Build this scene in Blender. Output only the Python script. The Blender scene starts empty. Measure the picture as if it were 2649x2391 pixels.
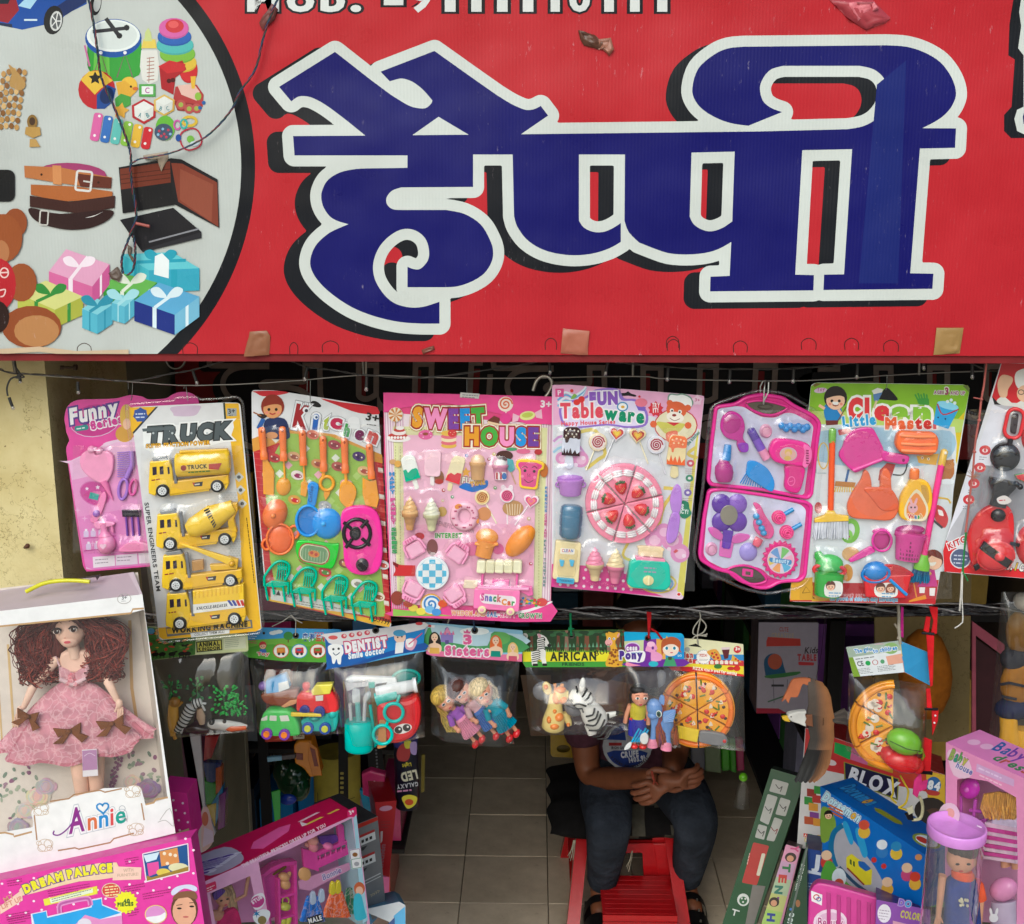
import bpy,math,random
import numpy as np
from mathutils import Vector,Matrix,noise
from mathutils.geometry import tessellate_polygon
SC=bpy.context.scene;COL=SC.collection
PI=math.pi;RD=random.Random(7)
sin,cos,rad=math.sin,math.cos,math.radians
# ---------------------------------------------------------------- camera, sky, sun, exposure
W,H,F=2649,2391,3000.0
PITCH,YAW,EYE=rad(12.55),math.atan(.02017),Vector((0,0,2.3))
cd=bpy.data.cameras.new('camera');cam=bpy.data.objects.new('camera',cd);COL.objects.link(cam)
cam.location=EYE;cam.rotation_euler=(PI/2 - PITCH,0,YAW)
cd.sensor_fit='HORIZONTAL';cd.sensor_width=36;cd.lens=36*F/W;cd.clip_start=.05;cd.clip_end=500
SC.camera=cam
SUN_EL,SUN_AZ=rad(40),rad(196)      # azimuth: direction the light comes from, measured from +Y clockwise
wd=bpy.data.worlds.new('World');SC.world=wd;wd.use_nodes=True
nt=wd.node_tree;sky=nt.nodes.new('ShaderNodeTexSky');sky.sky_type='NISHITA';sky.sun_disc=False
sky.sun_elevation=SUN_EL;sky.sun_rotation=SUN_AZ;sky.air_density=1.6;sky.dust_density=6;sky.ozone_density=1
bgn=nt.nodes['Background'];bgn.inputs['Strength'].default_value=.15
nt.links.new(sky.outputs['Color'],bgn.inputs['Color'])
sl=bpy.data.lights.new('sun','SUN');sl.energy=.9;sl.angle=rad(50);sl.color=(.9,.955,1)
so=bpy.data.objects.new('sun',sl);COL.objects.link(so)
sd=Vector((sin(SUN_AZ)*cos(SUN_EL),cos(SUN_AZ)*cos(SUN_EL),sin(SUN_EL)))
so.rotation_euler=sd.to_track_quat('Z','Y').to_euler()
vs=SC.view_settings;vs.view_transform='Standard';vs.look='None';vs.exposure=-.1;vs.gamma=1;vs.use_curve_mapping=False;vs.use_white_balance=True;vs.white_balance_temperature=5550;vs.white_balance_tint=4
SC.cycles.transparent_max_bounces=32;SC.cycles.max_bounces=8
# ---------------------------------------------------------------- pixel of the photograph -> point in space
_cp,_sp=cos(PITCH),sin(PITCH)
FWD=Vector((-sin(YAW)*_cp,cos(YAW)*_cp,-_sp));RGT=Vector((cos(YAW),sin(YAW),0));UPV=RGT.cross(FWD)
def ray(px,py): return FWD*F+RGT*(px - W/2) - UPV*(py - H/2)
def Pd(px,py,D):
 r=ray(px,py);return EYE+r*(D/r.y)
def Pz(px,py,z):
 r=ray(px,py);return EYE+r*((z - EYE.z)/r.z)
class Fr:
 """a plane in the place, addressed in the pixels of one enlarged crop of the photograph (x right, y down, h towards the viewer)"""
 def __init__(s,x0,y0,k,D=None,p=None,n=(0,-1,0),mid=None):
  s.x0,s.y0,s.k=x0,y0,k
  s.n=Vector(n).normalized()
  s.p=Vector(p) if p is not None else Vector((0,D,1.7))
  s.u=None
  m=mid or (x0+600*k,y0+800*k)
  q=s._pl(*m);s.u=k*(q - EYE).dot(FWD)/F
 def _pl(s,X,Y):
  r=ray(X,Y);return EYE+r*((s.p - EYE).dot(s.n)/r.dot(s.n))
 def at(s,x,y,h=0):
  return s._pl(s.x0+x*s.k,s.y0+y*s.k)+s.n*(h*s.u)
 def mv(s,d):       # a parallel plane d metres nearer the viewer
  return Fr(s.x0,s.y0,s.k,p=s.p+s.n*d,n=s.n)
# ---------------------------------------------------------------- colours and materials
_hc={}
def hx(c):
 if isinstance(c,tuple): return c
 if c not in _hc:
  t=''.join(q*2 for q in c) if len(c)==3 else c
  v=[int(t[i:i+2],16)/255 for i in (0,2,4)]
  _hc[c]=tuple(min(.86,q/12.92 if q<=.04045 else ((q+.055)/1.055)**2.4) for q in v)+(1,)
 return _hc[c]
MATS={}
def nd(t,ty,**kw):
 n=t.nodes.new(ty)
 for k,v in kw.items():
  if k in n.inputs: n.inputs[k].default_value=v
  else: setattr(n,k,v)
 return n
def mat(kind):
 if kind in MATS: return MATS[kind]
 m=bpy.data.materials.new(kind);m.use_nodes=True;t=m.node_tree;L=t.links.new
 b=t.nodes['Principled BSDF'];MATS[kind]=m
 at=nd(t,'ShaderNodeAttribute',attribute_name='Col')
 tc=nd(t,'ShaderNodeTexCoord')
 def noi(scale,det=3,rough=.5,vec=None):
  n=nd(t,'ShaderNodeTexNoise',Scale=scale,Detail=det,Roughness=rough);L(vec or tc.outputs['Object'],n.inputs['Vector']);return n
 def ramp(src,p0,p1,c0,c1):
  r=nd(t,'ShaderNodeValToRGB');e=r.color_ramp.elements
  e[0].position,e[1].position=p0,p1;e[0].color=c0+(1,) if len(c0)==3 else c0;e[1].color=c1+(1,) if len(c1)==3 else c1
  L(src,r.inputs['Fac']);return r
 def mul(a,bb,fac=1.0,mode='MULTIPLY'):
  x=nd(t,'ShaderNodeMix',data_type='RGBA',blend_type=mode);x.inputs[0].default_value=fac
  L(a,x.inputs[6]);L(bb,x.inputs[7]);return x
 def bump(src,s,d,prev=None):
  n=nd(t,'ShaderNodeBump',Strength=s,Distance=d);L(src,n.inputs['Height'])
  if prev: L(prev.outputs[0],n.inputs['Normal'])
  L(n.outputs[0],b.inputs['Normal']);return n
 col=at.outputs['Color']
 P=dict(plastic=(.2,.55),prints=(.32,.45),paper=(.55,.3),cloth=(.9,.15),hair=(.42,.4),skin=(.5,.35),metal=(.32,.5),matte=(.75,.2),dull=(.6,.3),
             board=(.4,.4),rubber=(.5,.4),shiny=(.12,.5),denim=(.95,.1),tulle=(.8,.2),wood=(.6,.3))
 if kind in P:
  b.inputs['Roughness'].default_value,b.inputs['Specular IOR Level'].default_value=P[kind]
 if kind in ('prints','paper','board'):
  n=noi(55,4);r=ramp(n.outputs['Fac'],.3,.75,(.9,.9,.9),(1,1,1));col=mul(col,r.outputs[0]).outputs[2]
  n2=noi(9,3);bump(n2.outputs['Fac'],.25,.006)
  r2=ramp(n.outputs['Fac'],.3,.8,(.28,)*3,(.5,)*3);L(r2.outputs[0],b.inputs['Roughness'])
 elif kind=='plastic':
  n=noi(60,3);r=ramp(n.outputs['Fac'],.3,.7,(.9,.9,.9),(1,1,1));col=mul(col,r.outputs[0]).outputs[2]
  n2=noi(140,2);bump(n2.outputs['Fac'],.12,.0015)
 elif kind=='metal': b.inputs['Metallic'].default_value=.9
 elif kind in ('cloth','denim','tulle'):
  n=noi(45 if kind !='denim' else 14,4);lo=.55 if kind=='denim' else .72
  r=ramp(n.outputs['Fac'],.3,.72,(lo,)*3,(1.12,)*3);col=mul(col,r.outputs[0]).outputs[2]
  n2=noi(700 if kind !='denim' else 25,3);bump(n2.outputs['Fac'],.35 if kind !='denim' else .7,.004 if kind !='denim' else .02)
  if kind=='tulle':
   n3=nd(t,'ShaderNodeTexVoronoi',feature='DISTANCE_TO_EDGE',Scale=58.0);n7=noi(30,4);m7=mul(tc.outputs['Object'],n7.outputs['Color'],.06,'ADD');L(m7.outputs[2],n3.inputs['Vector']);r3=ramp(n3.outputs['Distance'],.01,.1,(.38,)*3,(0,0,0))
   w=nd(t,'ShaderNodeMix',data_type='RGBA');w.inputs[7].default_value=(.85,.62,.62,1);L(r3.outputs[0],w.inputs[0]);L(col,w.inputs[6]);col=w.outputs[2]
 elif kind=='hair':
  mp=nd(t,'ShaderNodeMapping');mp.inputs['Scale'].default_value=(1,1,.12);L(tc.outputs['Object'],mp.inputs['Vector'])
  n=noi(420,3,.6,mp.outputs[0]);r=ramp(n.outputs['Fac'],.3,.7,(.4,)*3,(1.35,)*3);col=mul(col,r.outputs[0]).outputs[2]
  bump(n.outputs['Fac'],.6,.002)
 elif kind=='skin':
  n=noi(30,4);r=ramp(n.outputs['Fac'],.3,.7,(.85,.82,.8),(1.05,1,1));col=mul(col,r.outputs[0]).outputs[2]
 elif kind in ('dull','matte','wood','rubber'):
  n=noi(18,5,.6);r=ramp(n.outputs['Fac'],.3,.7,(.7,)*3,(1.05,)*3);col=mul(col,r.outputs[0]).outputs[2]
  bump(n.outputs['Fac'],.2,.003)
 elif kind=='sign':       # printed flex on a corrugated sheet: fine vertical ribs, scuffs and drip marks
  b.inputs['Specular IOR Level'].default_value=.24
  wv=nd(t,'ShaderNodeTexWave',wave_type='BANDS',bands_direction='X',Scale=62,Distortion=.15,Detail=0);L(tc.outputs['Object'],wv.inputs['Vector'])
  n2=noi(2.6,3);bp=bump(n2.outputs['Fac'],.45,.05);bump(wv.outputs['Fac'],.16,.0006,bp)
  mp=nd(t,'ShaderNodeMapping');mp.inputs['Scale'].default_value=(3.2,1,1.1);L(tc.outputs['Object'],mp.inputs['Vector'])
  n3=noi(34,6,.78,mp.outputs[0]);r3=ramp(n3.outputs['Fac'],.615,.71,(0,0,0),(.42,)*3)
  n5=noi(4.5,2);r5=ramp(n5.outputs['Fac'],.48,.6,(0,0,0),(1,1,1));k=mul(r3.outputs[0],r5.outputs[0])
  sc=nd(t,'ShaderNodeMix',data_type='RGBA');sc.inputs[7].default_value=(.72,.62,.66,1);L(k.outputs[2],sc.inputs[0]);L(col,sc.inputs[6])
  n4=noi(7,6,.6);r4=ramp(n4.outputs['Fac'],.25,.7,(.86,.85,.84),(1,1,1));col=mul(sc.outputs[2],r4.outputs[0]).outputs[2]
  r6=ramp(n4.outputs['Fac'],.3,.75,(.24,)*3,(.42,)*3);L(r6.outputs[0],b.inputs['Roughness'])
 elif kind=='plaster':
  n=noi(5,7,.65);r=ramp(n.outputs['Fac'],.3,.68,(.72,.66,.5),(1,1,1));col=mul(col,r.outputs[0]).outputs[2]
  v=nd(t,'ShaderNodeTexVoronoi',feature='DISTANCE_TO_EDGE',Scale=5.0);n6=noi(6,6,.7);mx=nd(t,'ShaderNodeMix',data_type='RGBA',blend_type='ADD');mx.inputs[0].default_value=.55
  L(tc.outputs['Object'],mx.inputs[6]);L(n6.outputs['Color'],mx.inputs[7]);L(mx.outputs[2],v.inputs['Vector'])
  r7=ramp(v.outputs['Distance'],.0,.012,(.45,.4,.3),(1,1,1));n8=noi(3,2);r8=ramp(n8.outputs['Fac'],.42,.5,(0,)*3,(1,)*3)
  cr=mul(col,r7.outputs[0],1);L(r8.outputs[0],cr.inputs[0]);col=cr.outputs[2]
  n9=noi(95,3,.7);r9=ramp(n9.outputs['Fac'],.70,.74,(1,1,1),(.35,.3,.22));col=mul(col,r9.outputs[0]).outputs[2]
  b.inputs['Roughness'].default_value=.8;bump(n.outputs['Fac'],.5,.01,bump(n9.outputs['Fac'],.25,.004))
 elif kind=='tiles':
  n=noi(4,6,.65);r=ramp(n.outputs['Fac'],.3,.7,(.6,.55,.5),(1.05,1.02,1));col=mul(col,r.outputs[0]).outputs[2]
  n2=noi(22,5,.7);r2=ramp(n2.outputs['Fac'],.62,.72,(1,1,1),(.72,.66,.6));col=mul(col,r2.outputs[0]).outputs[2]
  b.inputs['Roughness'].default_value=.42;bump(n2.outputs['Fac'],.08,.002)
 elif kind=='weave':
  ck=nd(t,'ShaderNodeTexChecker',Scale=260);L(tc.outputs['Object'],ck.inputs['Vector']);r=nd(t,'ShaderNodeMix',data_type='RGBA',blend_type='MULTIPLY');r.inputs[0].default_value=.3
  L(col,r.inputs[6]);L(ck.outputs['Color'],r.inputs[7]);n=noi(6,5);r2=ramp(n.outputs['Fac'],.3,.7,(.7,)*3,(1,1,1));col=mul(r.outputs[2],r2.outputs[0]).outputs[2];b.inputs['Roughness'].default_value=.85
 elif kind=='wrap':       # shiny black tape wound round a pole
  mp=nd(t,'ShaderNodeMapping');mp.inputs['Rotation'].default_value=(0,rad(18),0);mp.inputs['Scale'].default_value=(1,.6,6);L(tc.outputs['Object'],mp.inputs['Vector'])
  n=noi(16,3,.5,mp.outputs[0]);bump(n.outputs['Fac'],1,.03);b.inputs['Roughness'].default_value=.16
 if kind in ('film','blister','tube','tint','window'):
  b.inputs['Base Color'].default_value=(1,1,1,1)
  tr=nd(t,'ShaderNodeBsdfTransparent');tr.inputs[0].default_value={'film': (.93,.92,.91,1),'blister': (.985,.985,.985,1),'tube': (.93,.92,.94,1),'window': (.95,.95,.95,1),'tint': (.45,.6,.75,1)}[kind]
  gl=nd(t,'ShaderNodeBsdfGlossy',Roughness={'film': .04,'blister': .06,'tube': .04,'tint': .1,'window': .06}[kind]);gl.inputs[0].default_value=(1,1,1,1)
  df=nd(t,'ShaderNodeBsdfDiffuse');df.inputs[0].default_value=(.8,.78,.76,1)
  m0=nd(t,'ShaderNodeMixShader',Fac={'film': .014,'blister': .008,'tube': .05,'tint': .05,'window': .02}[kind]);L(tr.outputs[0],m0.inputs[1]);L(df.outputs[0],m0.inputs[2])
  fr=nd(t,'ShaderNodeLayerWeight',Blend=.5);pw=nd(t,'ShaderNodeMath',operation='POWER');pw.inputs[1].default_value=1.8 if kind=='tube' else 4;L(fr.outputs['Facing'],pw.inputs[0]);ma=nd(t,'ShaderNodeMath',operation='MULTIPLY_ADD');L(pw.outputs[0],ma.inputs[0]);ma.inputs[1].default_value=.85 if kind in ('tube','blister') else .55;ma.inputs[2].default_value={'window': .03,'film': .045}.get(kind,.07);m1=nd(t,'ShaderNodeMixShader');L(ma.outputs[0],m1.inputs[0]);L(m0.outputs[0],m1.inputs[1]);L(gl.outputs[0],m1.inputs[2])
  if kind=='film':
   mp=nd(t,'ShaderNodeMapping');mp.inputs['Scale'].default_value=(1.3,1,.7);L(tc.outputs['Object'],mp.inputs['Vector'])
   n=noi(11,2,.45,mp.outputs[0]);bp=nd(t,'ShaderNodeBump',Strength=.6,Distance=.02)
   L(n.outputs['Fac'],bp.inputs['Height'])
  else:
   n=noi(38 if kind=='blister' else 20,2);bp=nd(t,'ShaderNodeBump',Strength=.06 if kind=='window' else .5,Distance=.008);L(n.outputs['Fac'],bp.inputs['Height'])
  L(bp.outputs[0],gl.inputs['Normal']);L(bp.outputs[0],fr.inputs['Normal'])
  L(m1.outputs[0],t.nodes['Material Output'].inputs['Surface'])
  return m
 L(col,b.inputs['Base Color'])
 return m
# ---------------------------------------------------------------- 2D helpers
def PTS(a): return [tuple(p) for p in a] if isinstance(a[0],(tuple,list)) else [(a[i],a[i+1]) for i in range(0,len(a),2)]
def sm(a,n=4,closed=True):
 p=[Vector(q) for q in PTS(a)];N=len(p);o=[]
 rng=range(N) if closed else range(N-1)
 for i in rng:
  if closed: a0,b0,c0,d0=p[i-1],p[i],p[(i+1) % N],p[(i+2) % N]
  else: a0,b0,c0,d0=p[max(i-1,0)],p[i],p[i+1],p[min(i+2,N-1)]
  for k in range(n):
   t=k/n
   q=.5*((2*b0)+(c0-a0)*t+(2*a0-5*b0+4*c0-d0)*t*t+(3*b0-a0-3*c0+d0)*t**3);o.append(tuple(q))
 if not closed: o.append(tuple(p[-1]))
 return o
def el(cx,cy,rx,ry=None,rot=0,n=20):
 ry=ry or rx;r=rad(rot);return [(cx+rx*cos(a)*cos(r) - ry*sin(a)*sin(r),cy+rx*cos(a)*sin(r)+ry*sin(a)*cos(r)) for a in [2*PI*i/n for i in range(n)]]
def rr(x0,y0,x1,y1,r=6,rot=0,n=4):     # rounded rectangle
 o=[];cx,cy=(x0+x1)/2,(y0+y1)/2;q=rad(rot)
 for (ax,ay,a0) in ((x1-r,y0+r,-90),(x1-r,y1-r,0),(x0+r,y1-r,90),(x0+r,y0+r,180)):
  for i in range(n+1):
   a=rad(a0+90*i/n);o.append((ax+r*cos(a),ay+r*sin(a)))
 return [(cx+(x-cx)*cos(q) - (y-cy)*sin(q),cy+(x-cx)*sin(q)+(y-cy)*cos(q)) for x,y in o] if rot else o
def rc(a,r=20,n=4):      # polygon with rounded corners
 p=[Vector(q) for q in PTS(a)];o=[]
 for i,b in enumerate(p):
  u,v=p[i-1]-b,p[(i+1) % len(p)]-b;k=min(r,u.length*.45,v.length*.45);u=b+u.normalized()*k;v=b+v.normalized()*k
  for j in range(n+1):
   t=j/n;q=u*(1-t)**2+b*2*t*(1-t)+v*t*t;o.append((q.x,q.y))
 return o
def star(cx,cy,r,k=5,inner=.45,rot=0):
 return [(cx+r*(1 if i % 2==0 else inner)*sin(PI*i/k+rad(rot)),cy - r*(1 if i % 2==0 else inner)*cos(PI*i/k+rad(rot))) for i in range(2*k)]
def heart(cx,cy,r,rot=0):
 o=[];q=rad(rot)
 for i in range(22):
  a=2*PI*i/22;x=16*sin(a)**3/16*r;y=-(13*cos(a) - 5*cos(2*a) - 2*cos(3*a) - cos(4*a))/16*r;o.append((cx+x*cos(q) - y*sin(q),cy+x*sin(q)+y*cos(q)))
 return o
def area(p): return sum(p[i-1][0]*p[i][1] - p[i][0]*p[i-1][1] for i in range(len(p)))/2
def inset(p,d):
 s=1 if area(p)> 0 else -1;o=[];N=len(p)
 for i in range(N):
  a,b,c=Vector(p[i-1]),Vector(p[i]),Vector(p[(i+1) % N]);e1=(b-a);e2=(c-b)
  if e1.length< 1e-6 or e2.length< 1e-6: o.append(tuple(b));continue
  e1.normalize();e2.normalize();n1=Vector((-e1.y,e1.x))*s;n2=Vector((-e2.y,e2.x))*s;m=n1+n2
  if m.length< .2: m=n1
  else: m=m/max(m.length_squared/2,.6)
  o.append((b.x+m.x*d,b.y+m.y*d))
 return o
_gl={}
def glyph(ch,off):
 k=(ch,off)
 if k not in _gl:
  cu=bpy.data.curves.new('t','FONT');cu.body=ch;cu.size=1;cu.offset=off;cu.resolution_u=3;cu.fill_mode='FRONT'
  o=bpy.data.objects.new('t',cu);COL.objects.link(o);dg=bpy.context.evaluated_depsgraph_get();e=o.evaluated_get(dg);me=e.to_mesh()
  v=[(q.co.x,q.co.y) for q in me.vertices];f=[tuple(p.vertices) for p in me.polygons]
  e.to_mesh_clear();bpy.data.objects.remove(o);bpy.data.curves.remove(cu)
  xs=[q[0] for q in v] or [0,.22];_gl[k]=(v,f,min(xs),max(xs))
 return _gl[k]
# ---------------------------------------------------------------- geometry accumulator: ONE mesh object
class G:
 def __init__(s,fr,name,m='plastic',parent=None,label=None):
  s.fr,s.name,s.m,s.parent,s.label=fr,name,m,parent,label
  s.v,s.f,s.c,s.s=[],[],[],[];s.lay=0;s.bumps=[];s.obj=None;s.base=0
 def A(s,vs,fs,col,smooth=False):
  b=len(s.v);s.v.extend(vs);cl=hx(col) if not isinstance(col,list) else None
  for i,f in enumerate(fs):
   s.f.append(tuple(b+j for j in f));s.c.append(cl or hx(col[i]));s.s.append(smooth)
 def H(s): s.lay+=1;return s.base+s.lay*9e-6/s.fr.u
 def flat(s,p,col,h=None):
  p=PTS(p);h=s.H() if h is None else h
  tr=tessellate_polygon([[Vector((x,y,0)) for x,y in p]])
  s.A([s.fr.at(x,y,h) for x,y in p],[(a,c,b) for a,b,c in tr],col)
 def holes(s,loops,col,h=None):
  h=s.H() if h is None else h;loops=[PTS(p) for p in loops]
  tr=tessellate_polygon([[Vector((x,y,0)) for x,y in p] for p in loops]);al=[q for p in loops for q in p]
  s.A([s.fr.at(x,y,h) for x,y in al],tr,col)
 def ell(s,cx,cy,rx,ry,col,rot=0,n=18,h=None): s.flat(el(cx,cy,rx,ry,rot,n),col,h)
 def rect(s,x0,y0,x1,y1,col,h=None): s.flat([(x0,y0),(x1,y0),(x1,y1),(x0,y1)],col,h)
 def line(s,p,w,col,h=None,closed=False):
  p=PTS(p);h=s.H() if h is None else h;N=len(p);L,R_=[],[]
  for i in range(N):
   a=Vector(p[i-1] if (i or closed) else p[i]);c=Vector(p[(i+1) % N] if (i< N-1 or closed) else p[i]);d=c-a
   if d.length< 1e-6: d=Vector((1,0))
   d.normalize();n=Vector((-d.y,d.x))*w/2;L.append((p[i][0]+n.x,p[i][1]+n.y));R_.append((p[i][0]-n.x,p[i][1]-n.y))
  M=N if closed else N-1
  s.A([s.fr.at(x,y,h) for x,y in L+R_],[(i,(i+1) % N,N+(i+1) % N,N+i) for i in range(M)],col)
 def dots(s,pts,r,col,n=8):
  h=s.H()
  for x,y in PTS(pts): s.flat(el(x,y,r,r,0,n),col,h)
 def T(s,txt,x0,y0,x1,y1,size,cols,ol=(),arc=0,shear=0,b=.02,jit=0,h=None):
  """letters from baseline start (x0,y0) to end (x1,y1); ol = ((colour, extra offset), ...) outermost first"""
  cols=cols if isinstance(cols,(list,tuple)) and not isinstance(cols,str) else [cols]
  gs=[None if c==' ' else glyph(c,b) for c in txt];gap=.09
  ws=[.32 if g is None else g[3]-g[2]+gap for g in gs];tot=sum(ws) - gap
  dx,dy=x1-x0,y1-y0;Ln=math.hypot(dx,dy);kx=Ln/tot;a0=math.atan2(dy,dx);ky=size/.72
  layers=[(None,0)] if not ol else [(c,o) for c,o in ol]+[(None,0)]
  hs=[s.H() if h is None else h+i*.2 for i in range(len(layers))]
  rj=random.Random(len(txt)*7);js=[(rj.uniform(-jit,jit),rj.uniform(-jit,jit)) for _ in txt]
  for li,(lc,lo) in enumerate(layers):
   cur=0;ci=0
   for gi,(ch,g,w) in enumerate(zip(txt,gs,ws)):
    if g is not None:
     gg=glyph(ch,round(b+lo,4)) if lo else g
     t=(cur+(w-gap)/2)/tot;bx=x0+dx*t;by=y0+dy*t - arc*4*t*(1-t);aa=a0+math.atan(-arc*4*(1-2*t)/max(Ln,1))+js[gi][0]*.12
     ca,sa=cos(aa),sin(aa);mid=(g[2]+g[3])/2;V=[]
     for vx,vy in gg[0]:
      X=(vx-mid)*kx+vy*ky*shear;Y=-vy*ky - js[gi][1]*size*.1;V.append(s.fr.at(bx+X*ca - Y*sa,by+X*sa+Y*ca,hs[li]))
     s.A(V,gg[1],lc or cols[ci % len(cols)]);ci+=1
    cur+=w
 def scrib(s,x0,y0,x1,y1,size,col,rows=1,dy=None):   # print too small to read: rows of word-long dashes
  h=s.H();dy=dy or size*1.7;q=random.Random(int(x0*3+y0));a=math.atan2(y1-y0,x1-x0);L=math.hypot(x1-x0,y1-y0)
  for r in range(rows):
   t=0
   while t< L*(1 if r< rows-1 else .7):
    w=q.uniform(.7,2.6)*size;e=min(t+w,L);ox,oy=x0 - sin(a)*dy*r,y0+cos(a)*dy*r
    s.line([(ox+cos(a)*t,oy+sin(a)*t),(ox+cos(a)*e,oy+sin(a)*e)],size*.62,col,h);t=e+size*.45
 # ---- solids
 def bmp(s,cx,cy,rx,ry,h): s.bumps.append((cx,cy,rx,ry,h))
 def slab(s,p,h0,h1,col,bev=None,top=None,side=None):
  p=PTS(p);N=len(p)
  if area(p)< 0: p=p[::-1]
  bev=min(abs(h1-h0)*.45,5) if bev is None else bev;q=inset(p,bev)
  rows=[(p,h0),(p,h1-bev),(inset(p,bev*.3),h1-bev*.3),(q,h1)] if bev else [(p,h0),(p,h1)]
  V=[s.fr.at(x,y,h) for r,h in rows for x,y in r];Fs=[]
  for k in range(len(rows)-1):
   Fs+=[(k*N+i,k*N+(i+1) % N,(k+1)*N+(i+1) % N,(k+1)*N+i) for i in range(N)]
  s.A(V,Fs,side or col)
  tr=tessellate_polygon([[Vector((x,y,0)) for x,y in rows[-1][0]]]);s.A([s.fr.at(x,y,rows[-1][1]) for x,y in rows[-1][0]],tr,top or col)
  tr=tessellate_polygon([[Vector((x,y,0)) for x,y in p]]);s.A([s.fr.at(x,y,h0) for x,y in p],tr,side or col)
  xs=[a for a,_ in p];ys=[b for _,b in p];s.bmp((min(xs)+max(xs))/2,(min(ys)+max(ys))/2,(max(xs)-min(xs))/2,(max(ys)-min(ys))/2,h1)
 def dome(s,cx,cy,rx,ry,h1,col,rot=0,h0=0,n=18,m=5,full=False):
  V,Fs=[],[];r=rad(rot);lo=-m if full else 0
  for j in range(lo,m+1):
   a=PI/2*j/m;k=max(cos(a),.001);hh=h0+(h1-h0)*sin(a)
   V+=[s.fr.at(cx+k*(rx*cos(b)*cos(r) - ry*sin(b)*sin(r)),cy+k*(rx*cos(b)*sin(r)+ry*sin(b)*cos(r)),hh) for b in [2*PI*i/n for i in range(n)]]
  for j in range(m-lo): Fs+=[(j*n+i,(j+1)*n+i,(j+1)*n+(i+1) % n,j*n+(i+1) % n) for i in range(n)]
  s.A(V,Fs,col,True);s.bmp(cx,cy,rx,ry,h1)
 def ball(s,cx,cy,r,h,col,ry=None,rot=0,rh=None): s.dome(cx,cy,r,ry or r,h+(rh or r),col,rot,h,14,4,True)
 def lathe(s,x0,y0,x1,y1,prof,h,col=None,fl=1.0,n=12):
  """body of revolution whose axis lies in the plane; prof rows (t, r[, colour]); fl flattens it towards the plane"""
  ax=Vector((x1-x0,y1-y0));L=ax.length;ax.normalize();nx=Vector((-ax.y,ax.x));V,Fs,C=[],[],[]
  for t,r,*_ in prof:
   for i in range(n):
    a=2*PI*i/n;c=Vector((x0,y0))+ax*L*t+nx*(r*cos(a));V.append(s.fr.at(c.x,c.y,h+r*sin(a)*fl))
  for j in range(len(prof)-1):
   for i in range(n): Fs.append((j*n+i,(j+1)*n+i,(j+1)*n+(i+1) % n,j*n+(i+1) % n));C.append(prof[j][2] if len(prof[j])> 2 else col)
  s.A(V,Fs,C,True);s.A(V[:n],[tuple(range(n))],C[0]);s.A(V[-n:][::-1],[tuple(range(n))],C[-1])
  rm=max(q[1] for q in prof)
  for t in (.2,.5,.8): s.bmp(x0+(x1-x0)*t,y0+(y1-y0)*t,max(rm,abs(x1-x0)*.25),max(rm,abs(y1-y0)*.25),h+rm*fl)
 def tube(s,pts,r,col,n=7,r1=None,raw=False):
  q=[Vector(p) if raw else s.fr.at(*p) for p in pts];rr_=r if raw else r*s.fr.u;re=rr_ if r1 is None else (r1 if raw else r1*s.fr.u)
  V,Fs=[],[];up=Vector((.13,.37,.92));prev=None
  for i,p in enumerate(q):
   d=(q[min(i+1,len(q)-1)] - q[max(i-1,0)])
   if d.length< 1e-9: d=Vector((0,0,1))
   d.normalize();a=(prev if prev is not None else up);a=a - d*a.dot(d)
   if a.length< .05: a=Vector((1,.2,0)) - d*Vector((1,.2,0)).dot(d)
   a.normalize();prev=a;b=d.cross(a);k=rr_+(re-rr_)*i/max(len(q)-1,1)
   V+=[p+a*(k*cos(2*PI*j/n))+b*(k*sin(2*PI*j/n)) for j in range(n)]
  for i in range(len(q)-1): Fs+=[(i*n+j,i*n+(j+1) % n,(i+1)*n+(j+1) % n,(i+1)*n+j) for j in range(n)]
  s.A(V,Fs,col,True);s.A(V[:n][::-1],[tuple(range(n))],col);s.A(V[-n:],[tuple(range(n))],col)
 def ring(s,cx,cy,rx,ry,r,h,col,rot=0,n=22,a0=0,a1=360):
  p=[(x,y,h) for x,y in [(cx+rx*cos(a)*cos(rad(rot)) - ry*sin(a)*sin(rad(rot)),cy+rx*cos(a)*sin(rad(rot))+ry*sin(a)*cos(rad(rot))) for a in [rad(a0+(a1-a0)*i/n) for i in range(n+1)]]]
  s.tube(p,r,col)
 def box(s,a,b,c,d,col):      # world-space parallelepiped: corner a, edge vectors b c d
  V=[a,a+b,a+b+c,a+c,a+d,a+b+d,a+b+c+d,a+c+d]
  s.A(V,[(0,1,2,3),(4,5,6,7),(0,1,5,4),(1,2,6,5),(2,3,7,6),(3,0,4,7)],col)
 def bx(s,x0,y0,z0,x1,y1,z1,col): s.box(Vector((x0,y0,z0)),Vector((x1-x0,0,0)),Vector((0,y1-y0,0)),Vector((0,0,z1-z0)),col)
 def build(s,loc,par):
  if not s.v:
   o=bpy.data.objects.new(s.name,None);COL.objects.link(o);o.parent=par;s.obj=o
   if s.label: o['label']=s.label
   return o
  me=bpy.data.meshes.new(s.name)
  me.from_pydata([tuple(Vector(p)-loc) for p in s.v],[],s.f);a=me.attributes.new('Col','FLOAT_COLOR','CORNER')
  nl=np.array([len(f) for f in s.f]);a.data.foreach_set('color',np.repeat(np.array(s.c,dtype=np.float32),nl,axis=0).ravel())
  me.polygons.foreach_set('use_smooth',s.s);me.materials.append(mat(s.m) if isinstance(s.m,str) else s.m);me.update()
  o=bpy.data.objects.new(s.name,me);COL.objects.link(o);s.obj=o
  if par: o.parent=par
  if s.label: o['label']=s.label
  return o
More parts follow.
